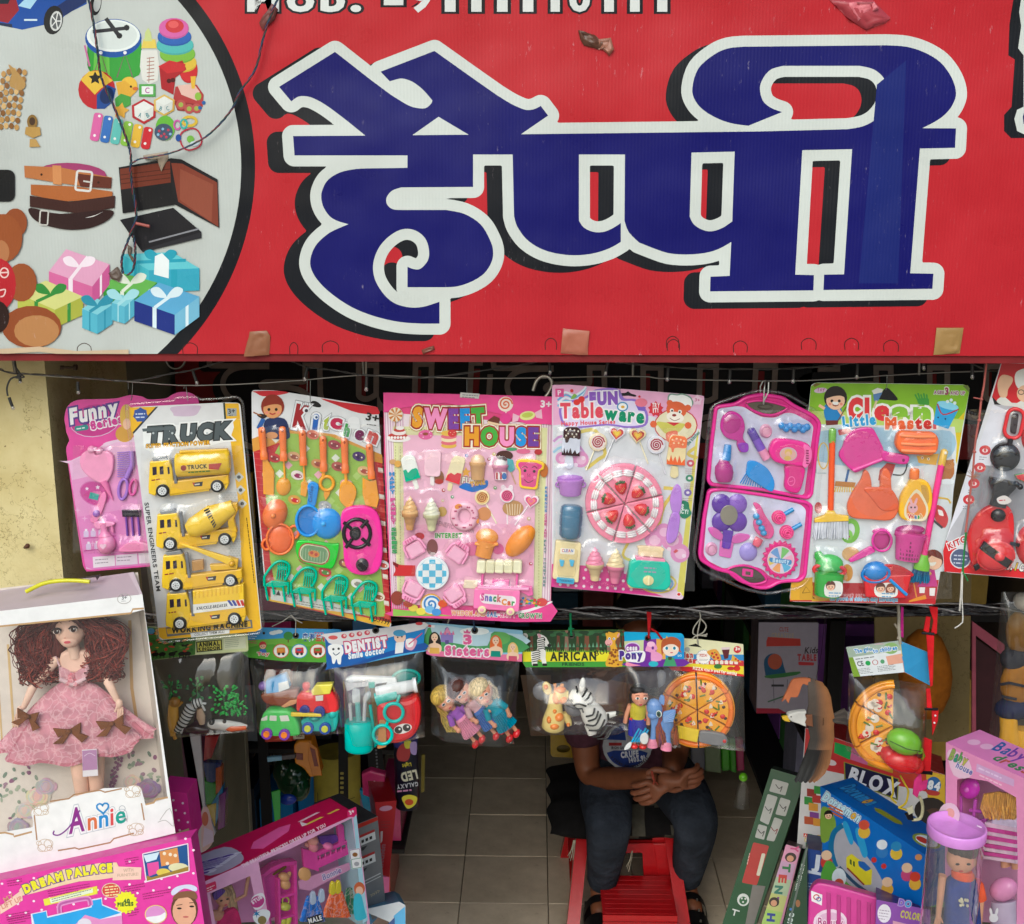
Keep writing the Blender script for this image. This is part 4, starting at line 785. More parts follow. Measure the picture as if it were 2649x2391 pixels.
for i,(s_,c,y0,y1) in enumerate((('HAPPY','3f86c4',660,820),('FAMILY','c94f8f',845,1035),('SERIES','4a9a5a',1055,1245))):
 n=len(s_)
 for k,ch in enumerate(s_): yy=y0+(y1-y0)*(k+1)/n;xx=102+(yy-660)*.035;p.T(ch,xx,yy-4,xx+38,yy-4,24,c,b=.06)
for i,(s_,c,y0,y1) in enumerate((('FRIENDS','5a8fc4',760,950),('COME AND','c9588f',960,1130),('PLAY TOGETHER','6a8f8a',1140,1480))):
 n=len(s_)
 for k,ch in enumerate(s_):
  yy=y0+(y1-y0)*(k+1)/n
  if ch !=' ': p.T(ch,1214-(yy-760)*.02,yy-3,1232-(yy-760)*.02,yy-3,17,c,b=.05)
p.flat([130,1300,180,1325,290,1328,285,1405,130,1402,150,1360],'c2282c');p.flat([128,1300,170,1320,165,1345,132,1325],'7a1418')
for x,y,r,c in ((655,545,12,'6f7fc0'),(850,535,12,'cfc060'),(813,572,12,'a84a4a'),(490,793,13,'b04a4a'),(858,775,12,'5a9a4a'),(553,840,12,'5a9a6a'),(1112,1316,12,'b03a4a'),(485,866,10,'d9c890'),(1098,995,14,'c9b080')): p.ell(x,y,r,r,c);p.ell(x+2,y-2,r*.5,r*.5,'e9dfe0')
for x,y,rx,ry,c in ((975,500,40,12,'4f9a6a'),(1060,515,50,18,'d46a8f'),(1165,520,28,20,'b02f34'),(130,590,26,18,'c99a6a'),(165,605,24,24,'d6a24a'),(460,700,34,50,'8a5a3a'),(458,730,32,18,'a83a34'),(410,1200,40,60,'7a4a4a'),(320,1120,34,26,'b02f3a'),(690,1210,60,50,'d46a9a'),(880,1210,40,40,'c9588f'),(780,960,50,48,'c98a5a'),(985,920,75,56,'b58a5a'),(480,945,34,36,'c0a050'),(1205,650,30,50,'b86a2a'),(160,1560,45,50,'8a3a2c'),(1190,1590,40,30,'c94a4a')): p.ell(x,y,rx,ry,c)
for k in range(6): p.line([940+k*20,890,950+k*16,970],6,'d9c6a8')
swirl(p,402,1605,70,'dfe2e6','3f7fc0',2);p.line(el(402,1605,72,72),10,'d6a03a',None,True)
for k in range(40): p.ell(1030+RD.random()*140,1560+RD.random()*55,11,9,RD.choice(('c93a3a','4a9a4a','e0a32a','3f7fc0','c9588f')))
for x,y,c in ((275,1630,'d9c24a'),(330,1655,'e0d24a'),(392,1640,'7ab0d8'),(440,1660,'4f8fd0'),(485,1600,'d0522c'),(520,1570,'d6803a'),(240,1600,'b04a34')): p.ell(x,y,34,26,c)
p.T('WISDOM AND',545,1680,790,1688,34,'d68a5a',ol=(('f0e4e4',.06),),b=.05);p.T('SAIL',800,1690,875,1692,34,'3f6fb0',ol=(('f0e4e4',.06),),b=.05);p.T('HAPPY',895,1694,1005,1698,34,'d04a8a',ol=(('f0e4e4',.06),),b=.05);p.T('GROWTH',1025,1700,1190,1702,34,'3f8a4a',ol=(('f0e4e4',.06),),b=.05)
p.flat([612,95,748,105,742,140,606,130],'c9c6c2');p.scrib(625,112,735,120,9,'77767a',2)
popsicle(t,rc([185,565,230,535,285,545,330,700,220,735],26),'eeeee8',rc([265,720,298,710,318,780,288,792],12),[([205,650,225,640,240,665,265,640,295,630,308,640,328,700,222,732],'1fae86')],dots_=([205,575,225,565,245,580,262,572,215,600,238,605,260,598,278,590,275,615,228,625,255,622,290,612],5,'3a9a80'))
popsicle(t,rc([355,525,375,505,455,505,475,525,468,697,355,688],28),'efc6d4',rc([394,690,424,692,426,762,396,758],12),sc_='f0e4e4')
popsicle(t,rc([550,565,580,542,645,560,645,590,605,755,500,720],28),'eadcb4',rc([525,735,560,748,545,802,515,795],12),[([520,680,545,665,570,680,590,665,620,672,604,750,505,716],'d32f3f')],dots_=([565,580,590,575,612,590,575,605,600,615,580,640,620,640,560,640,550,700,580,710,560,680],5,'a8543a'),sc_='ead9a8')
g=t.l('toy_sundae','toy cream cup');g.lathe(735,715,735,590,[(0,42),(.05,46),(.8,54),(.82,60),(1,60)],20,'e0ae74',.6);g.dome(735,585,52,48,52,'ecc79a',0,8)
g=t.l('toy_sundae','toy ice cup with striped side');g.lathe(895,715,895,610,[(0,42),(.8,52),(.82,58),(1,58)],18,'e08fb4',.6);g.dome(895,605,48,34,44,'ece6e0',0,8);q=t.g('cup_label','prints',g);q.base=46;q.flat(rr(862,655,940,712,8),'ece6e6');q.rect(866,658,880,708,'b82f3a');q.rect(895,658,908,708,'b82f3a');q.ell(925,685,18,24,'3f6fb0')
p.ell(925,545,60,36,'4a2a24');p.flat([945,565,985,575,1000,640,970,670,945,640],'5aa8b0');p.line([970,660,1005,750],9,'c8a080')
g=t.l('toy_bread','pink toy toast with a smiling face');g.slab(rc([1003,620,1010,575,1060,565,1160,575,1215,600,1205,645,1180,650,1160,790,1030,775,1028,650],26),3,26,'efc32f',7)
q=t.g('toast_face','prints',g);q.base=26.5;q.flat(rc([1020,615,1030,588,1150,592,1195,612,1188,632,1165,645,1145,770,1045,758,1042,640],20),'d9498c');q.dots([1072,650,1137,655],11,'2a1620')
for a in ([1050,630,1072,618,1090,632],[1120,628,1142,620,1158,636],[1065,712,1095,735,1130,718]): q.line(sm([(a[0],a[1]),(a[2],a[3]),(a[4],a[5])],3,False),5,'3a1a24')
q.line([1090,670,1090,695,1108,672,1106,695],4,'5a2434');q.dots([1052,690,1140,698],11,'ec86ae')
cone(t,255,1065,258,825,60,'d49a5a','e6b878');cone(t,410,1070,410,835,62,'dcd8a8','e9e7cf')
g=t.g('toy_donut'); 
for k,(r_,h_) in enumerate(((8,6),)): pass
g.ring(640,972,72,78,32,20,'eab6c8',0,28);q=t.g('sprinkles','prints',g)
for k in range(18): a=k*.36*PI/1.0;x,y=640+76*cos(k*.7+.2)+((k*37) % 17-8)*1.3,972+80*sin(k*.7+.2)+((k*53) % 17-8);q.flat(star(x,y,9,5),'b0406a',52.5)
q.flat(sm([575,895,600,880,625,892,600,915,580,915]),'d98a44',50);q.flat(sm([728,1000,745,985,745,1015,730,1020]),'d98a44',45)
lolly(t,766,843,54,868,1030,'ecd9a8','e2b56a','a8602c');lolly(t,943,830,52,945,1035,'f0dfe6','e85f96','a82a5a',stick='f0e0e6')
g=t.g('toy_bunny_ears');g.slab(sm([905,790,900,762,920,755,940,785]),4,16,'f0dfe6',3);g.slab(sm([950,785,962,757,985,762,982,795]),4,16,'f0dfe6',3)
lolly(t,1115,868,58,1000,1042,'f2dce4','d9478a','e88a6a','e06a9a',True,'f0e0e6')
g=t.g('toy_cupcake');g.lathe(772,1262,800,1150,[(0,58),(.6,62),(.95,70),(1,70)],24,'ea9638',.6);g.dome(800,1125,84,62,56,'f0a040',8);g.tube([(718,1165,30),(800,1188,52),(878,1168,30)],14,'ef9c3c')
g=t.g('toy_bun');g.dome(1036,1155,76,140,70,'f0942c',42)
g=t.l('toy_table','round toy table with blue and white checked top');g.slab(el(414,1378,118,118,0,30),20,40,'dfe3e6',5);q=t.g('checked_top','prints',g);q.base=40.5;q.flat(el(414,1378,104,104,0,30),'e6e6e6');q.H()
for i in range(-2,3):
 for j in range(-2,3):
  if (i+j) % 2==0:
   pts=[(max(-1,min(1,v))) for v in ()];P_=[(414+(i+a)*46,1378+(j+b)*46) for a,b in ((-.5,-.5),(.5,-.5),(.5,.5),(-.5,.5))]
   P_=[(414+(x-414)*min(1,102/max(1,math.hypot(x-414,y-1378))),1378+(y-1378)*min(1,102/max(1,math.hypot(x-414,y-1378)))) for x,y in P_];q.flat(P_,'5fb2d4',41)
def pchair(cx,cy,a):
 g=t.l('toy_chair','pink toy chair');r=rad(a)
 def q(l): return [(cx+x*cos(r) - y*sin(r),cy+x*sin(r)+y*cos(r)) for x,y in PTS(l)]
 g.slab(q(rc([-58,-50,58,-50,62,52,-62,52],18)),10,30,'e89cc0',5);g.tube([(x,y,30) for x,y in q(sm([-72,30,-66,-40,-40,-62,40,-62,66,-40,72,30],3,False))],9,'ee9fc4');g.slab(q(rc([-50,-96,50,-96,62,-60,-62,-60],20)),26,44,'eb9ac0',6);g.slab(q(rc([-50,-42,50,-42,50,42,-50,42],12)),29,33,'f0b2ce',3)
 for k in range(4): g.tube([(x,y,46) for x,y in q([-27+k*18,-92,-30+k*20,-64])],4,'d9709f',5)
pchair(290,1210,-30);pchair(585,1245,215-180+0);pchair(280,1490,205);pchair(565,1525,145)
g=t.l('toy_cart','pink toy snack cart with cream awning');g.slab(rc([715,1480,1040,1490,1030,1645,705,1620],14),4,60,'ee7bb4',6);g.tube([(765,1480,30),(772,1370,30)],9,'e46aa8');g.tube([(1010,1490,30),(1018,1380,30)],9,'e46aa8');g.slab([840,1420,960,1425,955,1485,835,1480],10,40,'e87ab0',4);g.slab([1030,1470,1120,1475,1130,1530,1100,1540,1040,1510],8,40,'e46aa8',4);g.slab([738,1462,1100,1474,1100,1490,736,1478],20,66,'f4a0c8',3)
q=t.s(g,'awning')
for k in range(5): q.slab(rc([733+k*64,1278,796+k*64,1280,790+k*65,1375,726+k*65,1370],16),20,62,'ece6c4' if k % 2==0 else 'e6dfba',12)
q=t.s(g,'wheel');q.slab(el(768,1626,30,26),40,72,'ead9a8',6);q.slab(el(768,1626,14,12),70,78,'e8a0b8',3);q=t.s(g,'wheel');q.slab(el(970,1640,30,26),40,72,'ead9a8',6);q.slab(el(970,1640,14,12),70,78,'e8a0b8',3)
q=t.g('cart_print','prints',g);q.base=61;q.flat(rc([748,1512,1012,1535,1005,1605,760,1580],40),'f0e2e6');q.T('Snack',758,1560,905,1572,50,['c9468c','7a52a8','3f7fc0','3f8a4a','c9606a'],b=.06);q.T('Car',905,1590,1000,1598,40,['e08a2a','d0522c','4a9a4a'],b=.06)
g=t.g('toy_tray');g.slab([640,1430,735,1435,728,1495,630,1488],4,18,'e9d8bc',4)
t.blister(165,490,1195,1690,5,48);hook(t,[(655,-5,-8),(655,150,2),(672,160,4)]);g=t.g('hang_slot');g.flat(sm([628,178,640,150,675,135,705,150,720,178,690,172,660,172]),'1a0f14',1.4);t.end()
# ---------------------------------------------------------------- 5 Fun Tableware (T crop)
fF=yawed(1400,960,.35156,1.885,(1620,1280),6)
t,p=card('pastel card with a pink strawberry cake cut in six',fF,rc([80,100,640,135,1202,182,1045,1685,560,1630,75,1590],26),'dfc3d6',th=2)
p.flat([82,104,200,100,640,137,1198,185,1170,430,800,330,90,400],'e3a9cb');p.flat([85,400,800,330,1170,430,1060,1560,700,1560,80,1500],'d9dadf');p.flat([1135,520,1162,420,1048,1660,1000,1620],'d9cf5a');p.flat([78,1420,500,1440,700,1500,720,1590,900,1660,75,1588],'d63a94')
for x in range(140,700,58):
 for y in (1450,1512,1572): p.ell(x+(y % 3)*14,y+(x-140)*.07,11,11,'eedfe8')
for k,c in enumerate(('7fb8d9','d8e4ee','6fa8d4','dfe6f0')): p.line(sm([(120,260-k*22),(180,215-k*20),(240,235-k*18),(300,190-k*14),(330,120-k*2)],3,False),14,c)
for k,c in enumerate(('c98fc9','e6cfe6','9fc8e0')): p.line(sm([(90,520+k*40),(150,480+k*40),(250,520+k*34),(320,610+k*20)],3,False),18,c)
p.line(sm([(260,455),(400,440),(470,600),(420,650),(330,720)],4,False),26,'d9c35a');p.line(sm([(1140,560),(1080,610),(1150,640)],4,False),24,'d9c35a');p.line(sm([(900,860),(980,880),(900,1000),(860,1180)],4,False),26,'dfc85a');p.line(sm([(680,1200),(600,1350),(680,1400)],4,False),20,'d9c35a')
for x,y,r in ((230,640,55),(290,650,60),(150,640,45),(830,1240,70),(960,1240,80),(1020,1340,70),(900,1180,60)): p.ell(x,y,r,r,'d98fc0');p.ell(x+5,y+5,r*.6,r*.55,'e6b8d4')
p.dots([180,640,255,690,310,640,940,1310,1050,1360,1000,1200],16,'ecd6e4')
p.line(el(860,1560,130,70),14,'d9c35a',None,True);p.line(el(860,1565,108,54),14,'7fb0dc',None,True);p.ell(860,1570,90,42,'7a5fb0')
p.flat(sm([320,190,400,135,560,130,610,200,700,210,780,300,770,400,640,420,480,400,200,420,130,300,180,230]),'8f6fc8');p.flat(sm([335,200,410,150,545,145,590,215,690,225,762,305,755,385,640,405,480,388,210,405,148,300,190,245]),'dcd2ec')
p.T('FUN',355,245,565,238,86,'8456b8',ol=(('ece6f2',.07),),b=.085);p.T('Table',140,345,455,340,108,'d9485a',ol=(('f0e8ec',.07),),b=.05,jit=.3);p.T('ware',460,350,755,380,96,'1f8a62',ol=(('f0e8ec',.07),),b=.06,jit=.3);p.T('Happy House Series',148,400,545,386,30,'d95a6a',b=.05)
p.ell(598,262,42,36,'5a94c0');p.ell(598,262,32,26,'f0f0ee');p.ell(600,264,14,10,'d9a83a')
p.rect(104,130,166,190,'d04a8a');p.T('P',122,178,148,176,36,'f0dfe8');p.dots([225,145],13,'d02f34');p.ell(262,230,26,22,'d2302c');p.ell(296,208,24,24,'d2302c');p.flat(sm([218,205,240,168,262,180,245,200]),'7fae4a')
p.flat([695,250,770,265,762,295,715,290],'7a5fc0');p.ell(735,232,46,32,'e0788f');p.dots([722,188],9,'c92f3a');p.flat(star(842,278,58,9,.75),'cf3040');p.T('TRY',815,265,872,268,32,'f0e4e4',b=.05);p.T('IT!',822,305,862,303,32,'f0e4e4',b=.05)
p.ell(990,400,160,125,'c22f3a');p.ell(990,400,152,117,'e2d9b8')
p.flat(sm([930,190,950,165,1000,170,1040,165,1100,190,1120,235,1095,275,1085,270,1060,250,960,225,935,240]),'7a9a8a');p.flat(sm([940,195,955,175,1000,180,1040,175,1092,198,1108,235,1090,262,960,222,942,230]),'eef0ec')
p.ell(995,285,76,62,'d8643a',10);p.ell(985,340,65,40,'efe6da',10);p.dots([945,235,1078,270],24,'d8643a');p.dots([960,290,1020,300],15,'f0ece4');p.dots([962,292,1018,302],8,'2c1a14');p.ell(978,325,16,10,'8a2a24');p.line(sm([(945,345),(980,365),(1020,350)],3,False),5,'8f6a5a')
p.flat(sm([850,375,930,380,1040,385,1055,400,1010,450,950,465,900,450]),'c9c25a');p.line([830,395,870,385],22,'c9c25a');p.dots([825,390,1080,400],26,'d8643a');p.flat([920,375,1020,380,975,405],'c22f3a');p.flat(sm([920,455,1000,440,990,510,930,520]),'d8643a')
p.flat(star(1147,215,42,5,.7),'e8c6da');p.T('3+',1128,222,1166,226,24,'c05a8a');p.T('the kitchen',1080,550,1168,455,26,'4a8a7a',b=.03)
for x,y,c in ((1098,678,'c95a6a'),(1090,788,'3f8a6a'),(1078,894,'7a62b0')): p.ell(x,y,28,26,c);p.ell(x,y,12,10,'e9dfe2');p.scrib(x-38,y+42,x+30,y+44,7,'a8888f',3,15)
p.flat(sm([1030,960,1080,965,1090,1010,1105,1050,1060,1085,1020,1060]),'1f7f5a');p.T('S',1026,1012,1046,1014,34,'e6efe9',b=.06);p.T('ICY!',1020,1045,1080,1050,30,'e6efe9',b=.06);p.ell(1012,1642,20,18,'e8d8dc');p.ell(1012,1642,12,11,'d02f34');p.flat([970,1330,990,1310,1010,1322,985,1340],'d0525a')
def dripbar(P,stick,body,top,sc_):
 xs=[P[i] for i in range(0,8,2)]
 popsicle(t,rc(P,30),body,stick,None,'toy_popsicle',28,None,sc_)
dripbar([160,425,185,405,265,405,290,430,280,625,145,615],rc([182,615,230,620,240,700,205,725,165,700],18),'d6d8e6',None,'d9dbe8')
q=t.g('icing');q.base=29;q.flat(rc([160,430,185,407,265,407,288,432,286,492,270,500,255,488,235,492,205,485,195,520,175,525,170,490,158,485],12),'3c2024');q.flat([146,612,150,580,158,600,165,555,176,600,188,570,196,600,212,560,224,605,245,575,258,605,278,590,279,622],'33191c');q.dots([180,430,210,425,240,432,268,438,195,455,225,458,255,460,180,470,238,480],7,'d9cfc0')
dripbar([945,480,970,465,1050,475,1072,500,1050,692,915,680],rc([955,695,1005,700,1010,770,980,790,945,775],18),'ecd9a4',None,'e9d9a8')
q=t.g('icing');q.base=29;q.flat(rc([945,485,970,467,1050,477,1070,502,1062,560,1040,565,1000,558,972,562,968,592,955,592,950,560,930,552],12),'e8794a');q.flat([916,680,922,640,935,660,950,610,962,660,980,620,995,670,1010,615,1025,670,1050,640,1052,690],'e2642f');q.dots([960,500,990,492,1020,500,1045,510,970,525,1005,525,1035,535],7,'f0cfa0')
lolly(t,415,520,68,330,728,'ead9b8','eee0dc','a82a40');lolly(t,843,540,68,912,755,'dcdbe6','ece0e0','a02040',stick='dcd9e2');lolly(t,553,455,66,460,670,'e9e2ea','c93a3a','e9a82a','efd23a',True,'e3e3e8');lolly(t,706,470,66,785,680,'ead6a4','b83a34','e29a2a','efc83a',True)
g=t.l('toy_cake','pink strawberry cake of six slices');cx0,cy0=608,968
for k in range(6):
 a0=rad(-73+k*60);sl_=t.s(g,'cake_slice');R0=282
 ang=[a0+.018+(rad(60)-.036)*i/8 for i in range(9)];off=5
 mc=a0+rad(30);ox,oy=cx0+off*cos(mc),cy0+off*sin(mc)
 sl_.slab([(ox,oy)]+[(ox+R0*cos(u),oy+R0*sin(u)*1.02) for u in ang],3,40,'ee8ca6',9)
 cr=t.s(g,'cream')
 for d in (-.3,.0,.3):
  u=mc+d*1.15
  for m in (-1,0,1): cr.dome(ox+(222+m*15)*cos(u),oy+(222+m*15)*sin(u),40,11,54,'ece4e6',math.degrees(u)+90,38,10,3)
 st=t.s(g,'strawberry');u=mc;sx,sy=ox+118*cos(u),oy+118*sin(u);st.lathe(sx-50*cos(u),sy-50*sin(u),sx+52*cos(u),sy+52*sin(u),[(0,6),(.12,22),(.4,40),(.7,46),(.9,34),(1,10)],48,'d8232c',.75,12)
 lf=t.s(g,'strawberry_leaf')
 for m in (-2,-1,0,1,2): lf.dome(sx+(48-abs(m)*5)*cos(u)-m*13*sin(u),sy+(48-abs(m)*5)*sin(u)+m*13*cos(u),14,8,92-abs(m)*8,'3f6a34',math.degrees(u)+m*22,62,8,3)
 for m in range(9): x_,y_=sx+((m*41) % 50-25)*.8,sy+((m*67) % 54-27)*.8;st.ell(x_,y_,2.6,2.6,'ecc06a',0,6,82)
g=t.l('toy_pot','lilac toy pot');g.lathe(212,912,212,790,[(0,60),(.1,78),(.85,92),(.9,100),(1,100)],26,'c98ae0',.55,16);g.ring(300,830,22,18,7,24,'c384da',0,12);g.ring(122,830,16,18,7,24,'c384da',0,12);g.dome(212,785,95,22,40,'b578cc')
g=t.l('toy_water_cooler','toy water dispenser with blue bottle');g.slab(rc([105,1235,290,1255,268,1545,78,1515],16),4,50,'ead8a6',8);g.slab(rc([128,1290,262,1300,240,1500,112,1490],16),48,56,'dfca94',4)
b=t.g('water_bottle','tint',g);b.lathe(205,1228,222,978,[(0,30),(.05,66),(.12,80),(.35,82),(.38,76),(.42,84),(.7,84),(.73,78),(.77,84),(.95,78),(1,60)],36,'49a3b6',.6,18);b2=t.s(g,'bottle_core');b2.lathe(205,1226,222,982,[(0,28),(.06,60),(.4,66),(.95,66),(1,50)],30,'5fb0c0',.5,14)
q=t.g('cooler_print','prints',g);q.base=57;q.flat(rc([135,1285,240,1292,236,1335,132,1328],10),'efe6d6');q.T('CLEAN',145,1315,228,1318,22,['c95a6a','5a7fc0','7a5ab0'],b=.04);q.base=60;q.slab(rc([108,1500,238,1512,232,1552,104,1540],10),50,64,'58a8cc',4);q.T('TAKECAKE',125,1528,222,1536,16,'2c6a90',None and 1 or (),0,0,.03,0,65)
for x in (142,215): q.slab(rc([x-16,1370,x+22,1375,x+10,1420,x-8,1418],6),54,70,'62b0d4',4)
cone(t,388,1525,388,1280,68,'e9cf9a','ef8fae');cone(t,532,1545,545,1290,68,'e97fa4','ecd8a8')
g=t.l('toy_toaster','teal toy toaster with bread slice');g.slab(rc([645,1390,690,1370,905,1385,935,1410,945,1560,905,1600,660,1580,620,1550],22),4,60,'3fbfa4',12);g.slab(rc([690,1352,905,1372,900,1400,685,1385],10),4,56,'e98fae',6);g.slab(rc([625,1555,940,1580,930,1600,640,1582],8),2,50,'ddd89a',4);b=t.s(g,'bread_slice');b.slab(rc([710,1350,712,1300,700,1285,730,1278,880,1288,905,1305,890,1320,888,1368],12),4,34,'ead2a8',6);b=t.s(g,'dial');b.slab(el(776,1522,40,36),56,72,'e9dba0',6);b.slab([768,1492,786,1492,782,1552,766,1552],70,84,'efe3b0',4)
q=t.g('toaster_print','prints',g);q.base=61;q.scrib(745,1430,835,1436,16,'a88fb0',2)
g=t.g('toy_knife');g.slab(sm([1000,830,1028,870,1030,980,1005,1050,965,1040,945,950,965,870]),3,18,'bd86dd',4);g.slab(sm([962,1040,1010,1045,1015,1120,990,1230,940,1265,918,1230,930,1130]),3,26,'b67fd8',7)
t.blister(90,410,1130,1620,6,50);hook(t,[(582,40,-4),(580,160,2),(590,178,2)]);g=t.g('hang_slot');g.flat(sm([575,165,620,160,640,150,660,165,698,178,690,190,640,182,578,184]),'140f12',1.4);t.end()
# ---------------------------------------------------------------- 6 Make-up case (M crop)
fM=yawed(1780,960,.34059,1.9,(1960,1260),4)
t,p=card('open pink toy make-up case with hair dryer, comb and flower mirror',fM,rc([180,290,1020,380,950,960,900,1600,400,1560,70,1420,130,880],40),'e9e7f0',th=2)
t.P.remove(p);t.P.pop(0)
up=rc([200,262,280,250,360,240,430,190,560,165,720,190,800,250,960,330,1010,390,985,560,945,940,910,975,560,910,165,870,140,830,160,600],36)
dn=rc([150,895,260,885,560,925,905,985,945,1020,930,1200,895,1560,850,1600,760,1602,690,1610,610,1655,520,1655,420,1610,330,1540,200,1510,90,1440,75,1390,110,1100],36)
g=t.l('case_half','upper half of the case');g.slab(up,-20,6,'cf2a86',5)
g=t.l('case_half','lower half of the case');g.slab(dn,-20,6,'cf2a86',5)
for P in (up,dn):
 g=t.g('case_rim');q_=inset(P if area(P)> 0 else P[::-1],12);g.tube([(x,y,8) for x,y in q_]+[(q_[0][0],q_[0][1],8)],15,'dd2f92',8)
l1=rc([215,295,300,262,420,270,480,310,560,350,660,355,740,315,800,320,920,385,950,420,925,600,880,930,850,945,560,885,185,845,165,815,185,600],30);l2=rc([170,925,260,908,560,950,850,1010,895,1050,880,1200,840,1560,800,1585,700,1585,620,1560,560,1500,470,1475,370,1475,270,1500,150,1440,115,1390,140,1100],30)
g=t.g('tray_liner','matte');g.slab(l1,6,9,'cfcde4',.5);g=t.g('tray_liner','matte');g.slab(l2,6,9,'cfcde4',.5)
g=t.g('case_handle');g.slab(sm([440,235,560,228,735,265,735,290,680,320,600,330,520,310,460,270]),8,11,'5d5448',1);g.tube([(x,y,14) for x,y in sm([440,240,560,222,730,262,738,290,650,330,560,325,470,285],4)],10,'d62f8c');g.tube([(x,y,14) for x,y in sm([530,260,600,250,640,265,600,285,545,280],4)],5,'4a4038')
g=t.g('case_handle');g.slab(sm([310,1500,420,1480,520,1510,580,1580,500,1605,400,1580]),8,11,'4f4640',1);g.tube([(x,y,14) for x,y in sm([300,1505,420,1472,530,1508,592,1585,500,1615,390,1590],4)],10,'d62f8c');g.slab(rc([410,1495,492,1505,488,1562,405,1550],10),10,20,'dd2f92',4);g.slab(rc([432,1515,470,1520,468,1545,430,1540],4),19,22,'5a4a44',1)
g=t.g('hinge');g.slab(rc([412,905,510,912,620,935,615,952,500,935,415,918],6),6,14,'6a4a40',2);g.slab([205,872,245,875,235,895,215,895],6,12,'8a2a5a',2);g.slab([800,965,845,970,840,990,815,988],6,12,'8a2a5a',2)
MG='c4228c'
g=t.g('toy_hairbrush');g.slab(sm([240,400,265,330,330,300,400,340,425,420,410,500,440,550,445,600,390,610,365,560,360,525,290,505,250,460]),10,38,'c02a94',9);q=t.s(g,'brush_pad');q.dome(322,395,72,78,46,'b32488',20,34);q=t.s(g,'brush_bow');q.slab(sm([370,545,440,540,445,598,395,606]),36,48,'8a3fb0',4)
for k in range(28): pass
g=t.g('toy_lipstick');g.lathe(462,430,590,660,[(0,20),(.05,32),(.6,34),(.62,30),(.7,30),(.72,34),(1,34)],28,None,.8) if False else g.lathe(462,430,590,660,[(0,20,'4a2a90'),(.05,32,'5a3aa0'),(.35,34,'7a4fc0'),(.7,34,'e592b8'),(.74,34,'e592b8'),(1,34,'e592b8')],28,'7a4fc0',.8)
g=t.g('toy_compact');g.dome(588,455,52,58,30,'dfa3bf');g.ring(588,455,34,38,5,28,'d58fb0')
g=t.g('toy_compact');g.dome(175,1350,50,56,30,'d9a0bf');g.ring(175,1350,32,36,5,28,'cf8fb0')
g=t.l('toy_hair_clip','blue curly hair clip')
for k in range(7): g.ball(705+k*32,410+(k % 2)*22+k*2,26,24,'3f8fd8',28)
g.slab(rc([690,395,900,405,905,455,690,440],10),10,24,'3a86d0',4)
g=t.l('toy_hair_dryer','pink toy hair dryer');g.slab(sm([605,580,640,515,720,505,860,530,915,570,915,660,880,715,760,705,650,680,610,630]),10,62,'e02f90',16);g.slab(sm([735,710,865,720,870,800,835,905,780,915,725,880,728,790]),10,50,'d82a88',12);q=t.s(g,'dryer_grille');q.slab(sm([860,545,915,575,918,655,880,720,850,700,865,620]),58,66,'ea6fb0',4)
for k in range(6): q.slab([878,585+k*19,898,588+k*19,895,598+k*19,876,596+k*19],65,68,'8a2a5a',1)
q=t.g('dryer_badge','prints',g);q.base=63;q.ell(744,618,66,52,'c9b0c0',5);q.ell(744,620,58,45,'d9a8a0',5);q.ell(744,605,28,26,'d8b45a');q.ell(742,618,18,20,'e2b896');q.ell(738,650,26,18,'d8b45a');q.base=51;q.line(el(770,825,26,34,10),7,'f06ab0',None,True);q.line([755,830,785,822],6,'f06ab0')
g=t.g('toy_nail_polish');g.lathe(268,832,262,668,[(0,50),(.1,62),(.4,72),(.7,66),(.9,40),(1,34)],32,'b02a86',.7,14);g.lathe(282,670,296,552,[(0,32),(.1,34),(.95,28),(1,22)],32,'2f86d0',.7)
g=t.l('toy_comb','blue toy comb with fine teeth');g.slab(sm([455,680,520,685,600,740,648,830,640,900,600,900,450,800,440,730]),10,30,'3f8fd8',6)
for k in range(13): g.tube([(455+k*10,740+k*3.5,24),(392+k*19,850+k*4,14)],4.5,'3a88d2',5)
g=t.l('toy_flower_mirror','purple flower shaped toy mirror'); 
for a,c in ((-135,'5a2aa0'),(-45,'8a5fc0'),(45,'6a3aa8'),(135,'5f2fa4')): g.dome(312+85*cos(rad(a)),1075+95*sin(rad(a)),76,78,36,c,0,6)
g.slab([262,1200,340,1210,315,1340,250,1330],10,30,'5f2fa4',6);g.slab(sm([148,1190,200,1185,255,1230,262,1260,240,1280,180,1250]),10,26,'d060b0',6);g.slab(sm([330,1260,380,1230,460,1240,455,1270,390,1300,330,1300]),10,26,'d060b0',6);g.slab(rc([240,1280,345,1300,320,1418,230,1400],14),9,24,'d86ab8',6);g.slab([262,1290,322,1298,308,1345,258,1338],22,32,'6a3ab0',3)
q=t.g('mirror_glass','metal',g);q.slab(el(302,1085,66,76),36,40,'b8b0a0',2)
g=t.l('toy_shoe','pink toy shoe with blue bow');g.slab(sm([490,1000,540,1010,580,1090,640,1180,640,1240,600,1268,520,1230,490,1150,520,1080]),10,34,'d95a94',8)
for x,y in ((510,1095),(530,1140),(550,1185),(565,1220)): g.ball(x,y,26,34,'4f9ad0',24)
for x,y in ((685,1108),(745,1220)):
 g=t.g('toy_rose_clip');g.tube([(x,y,16),(x+110,y-62,16)],17,'3f8fc8');g.dome(x,y,58,56,36,'e0307f')
 for r_,h_ in ((44,30),(30,37),(16,42)): g.ring(x,y,r_,r_,7,h_,'ee4f92',r_,14)
g=t.g('toy_perfume_bottle');g.dome(455,1372,72,74,44,'9f8fd8');g.lathe(505,1320,535,1262,[(0,26),(.4,34),(1,32)],30,'e0607a',.8)
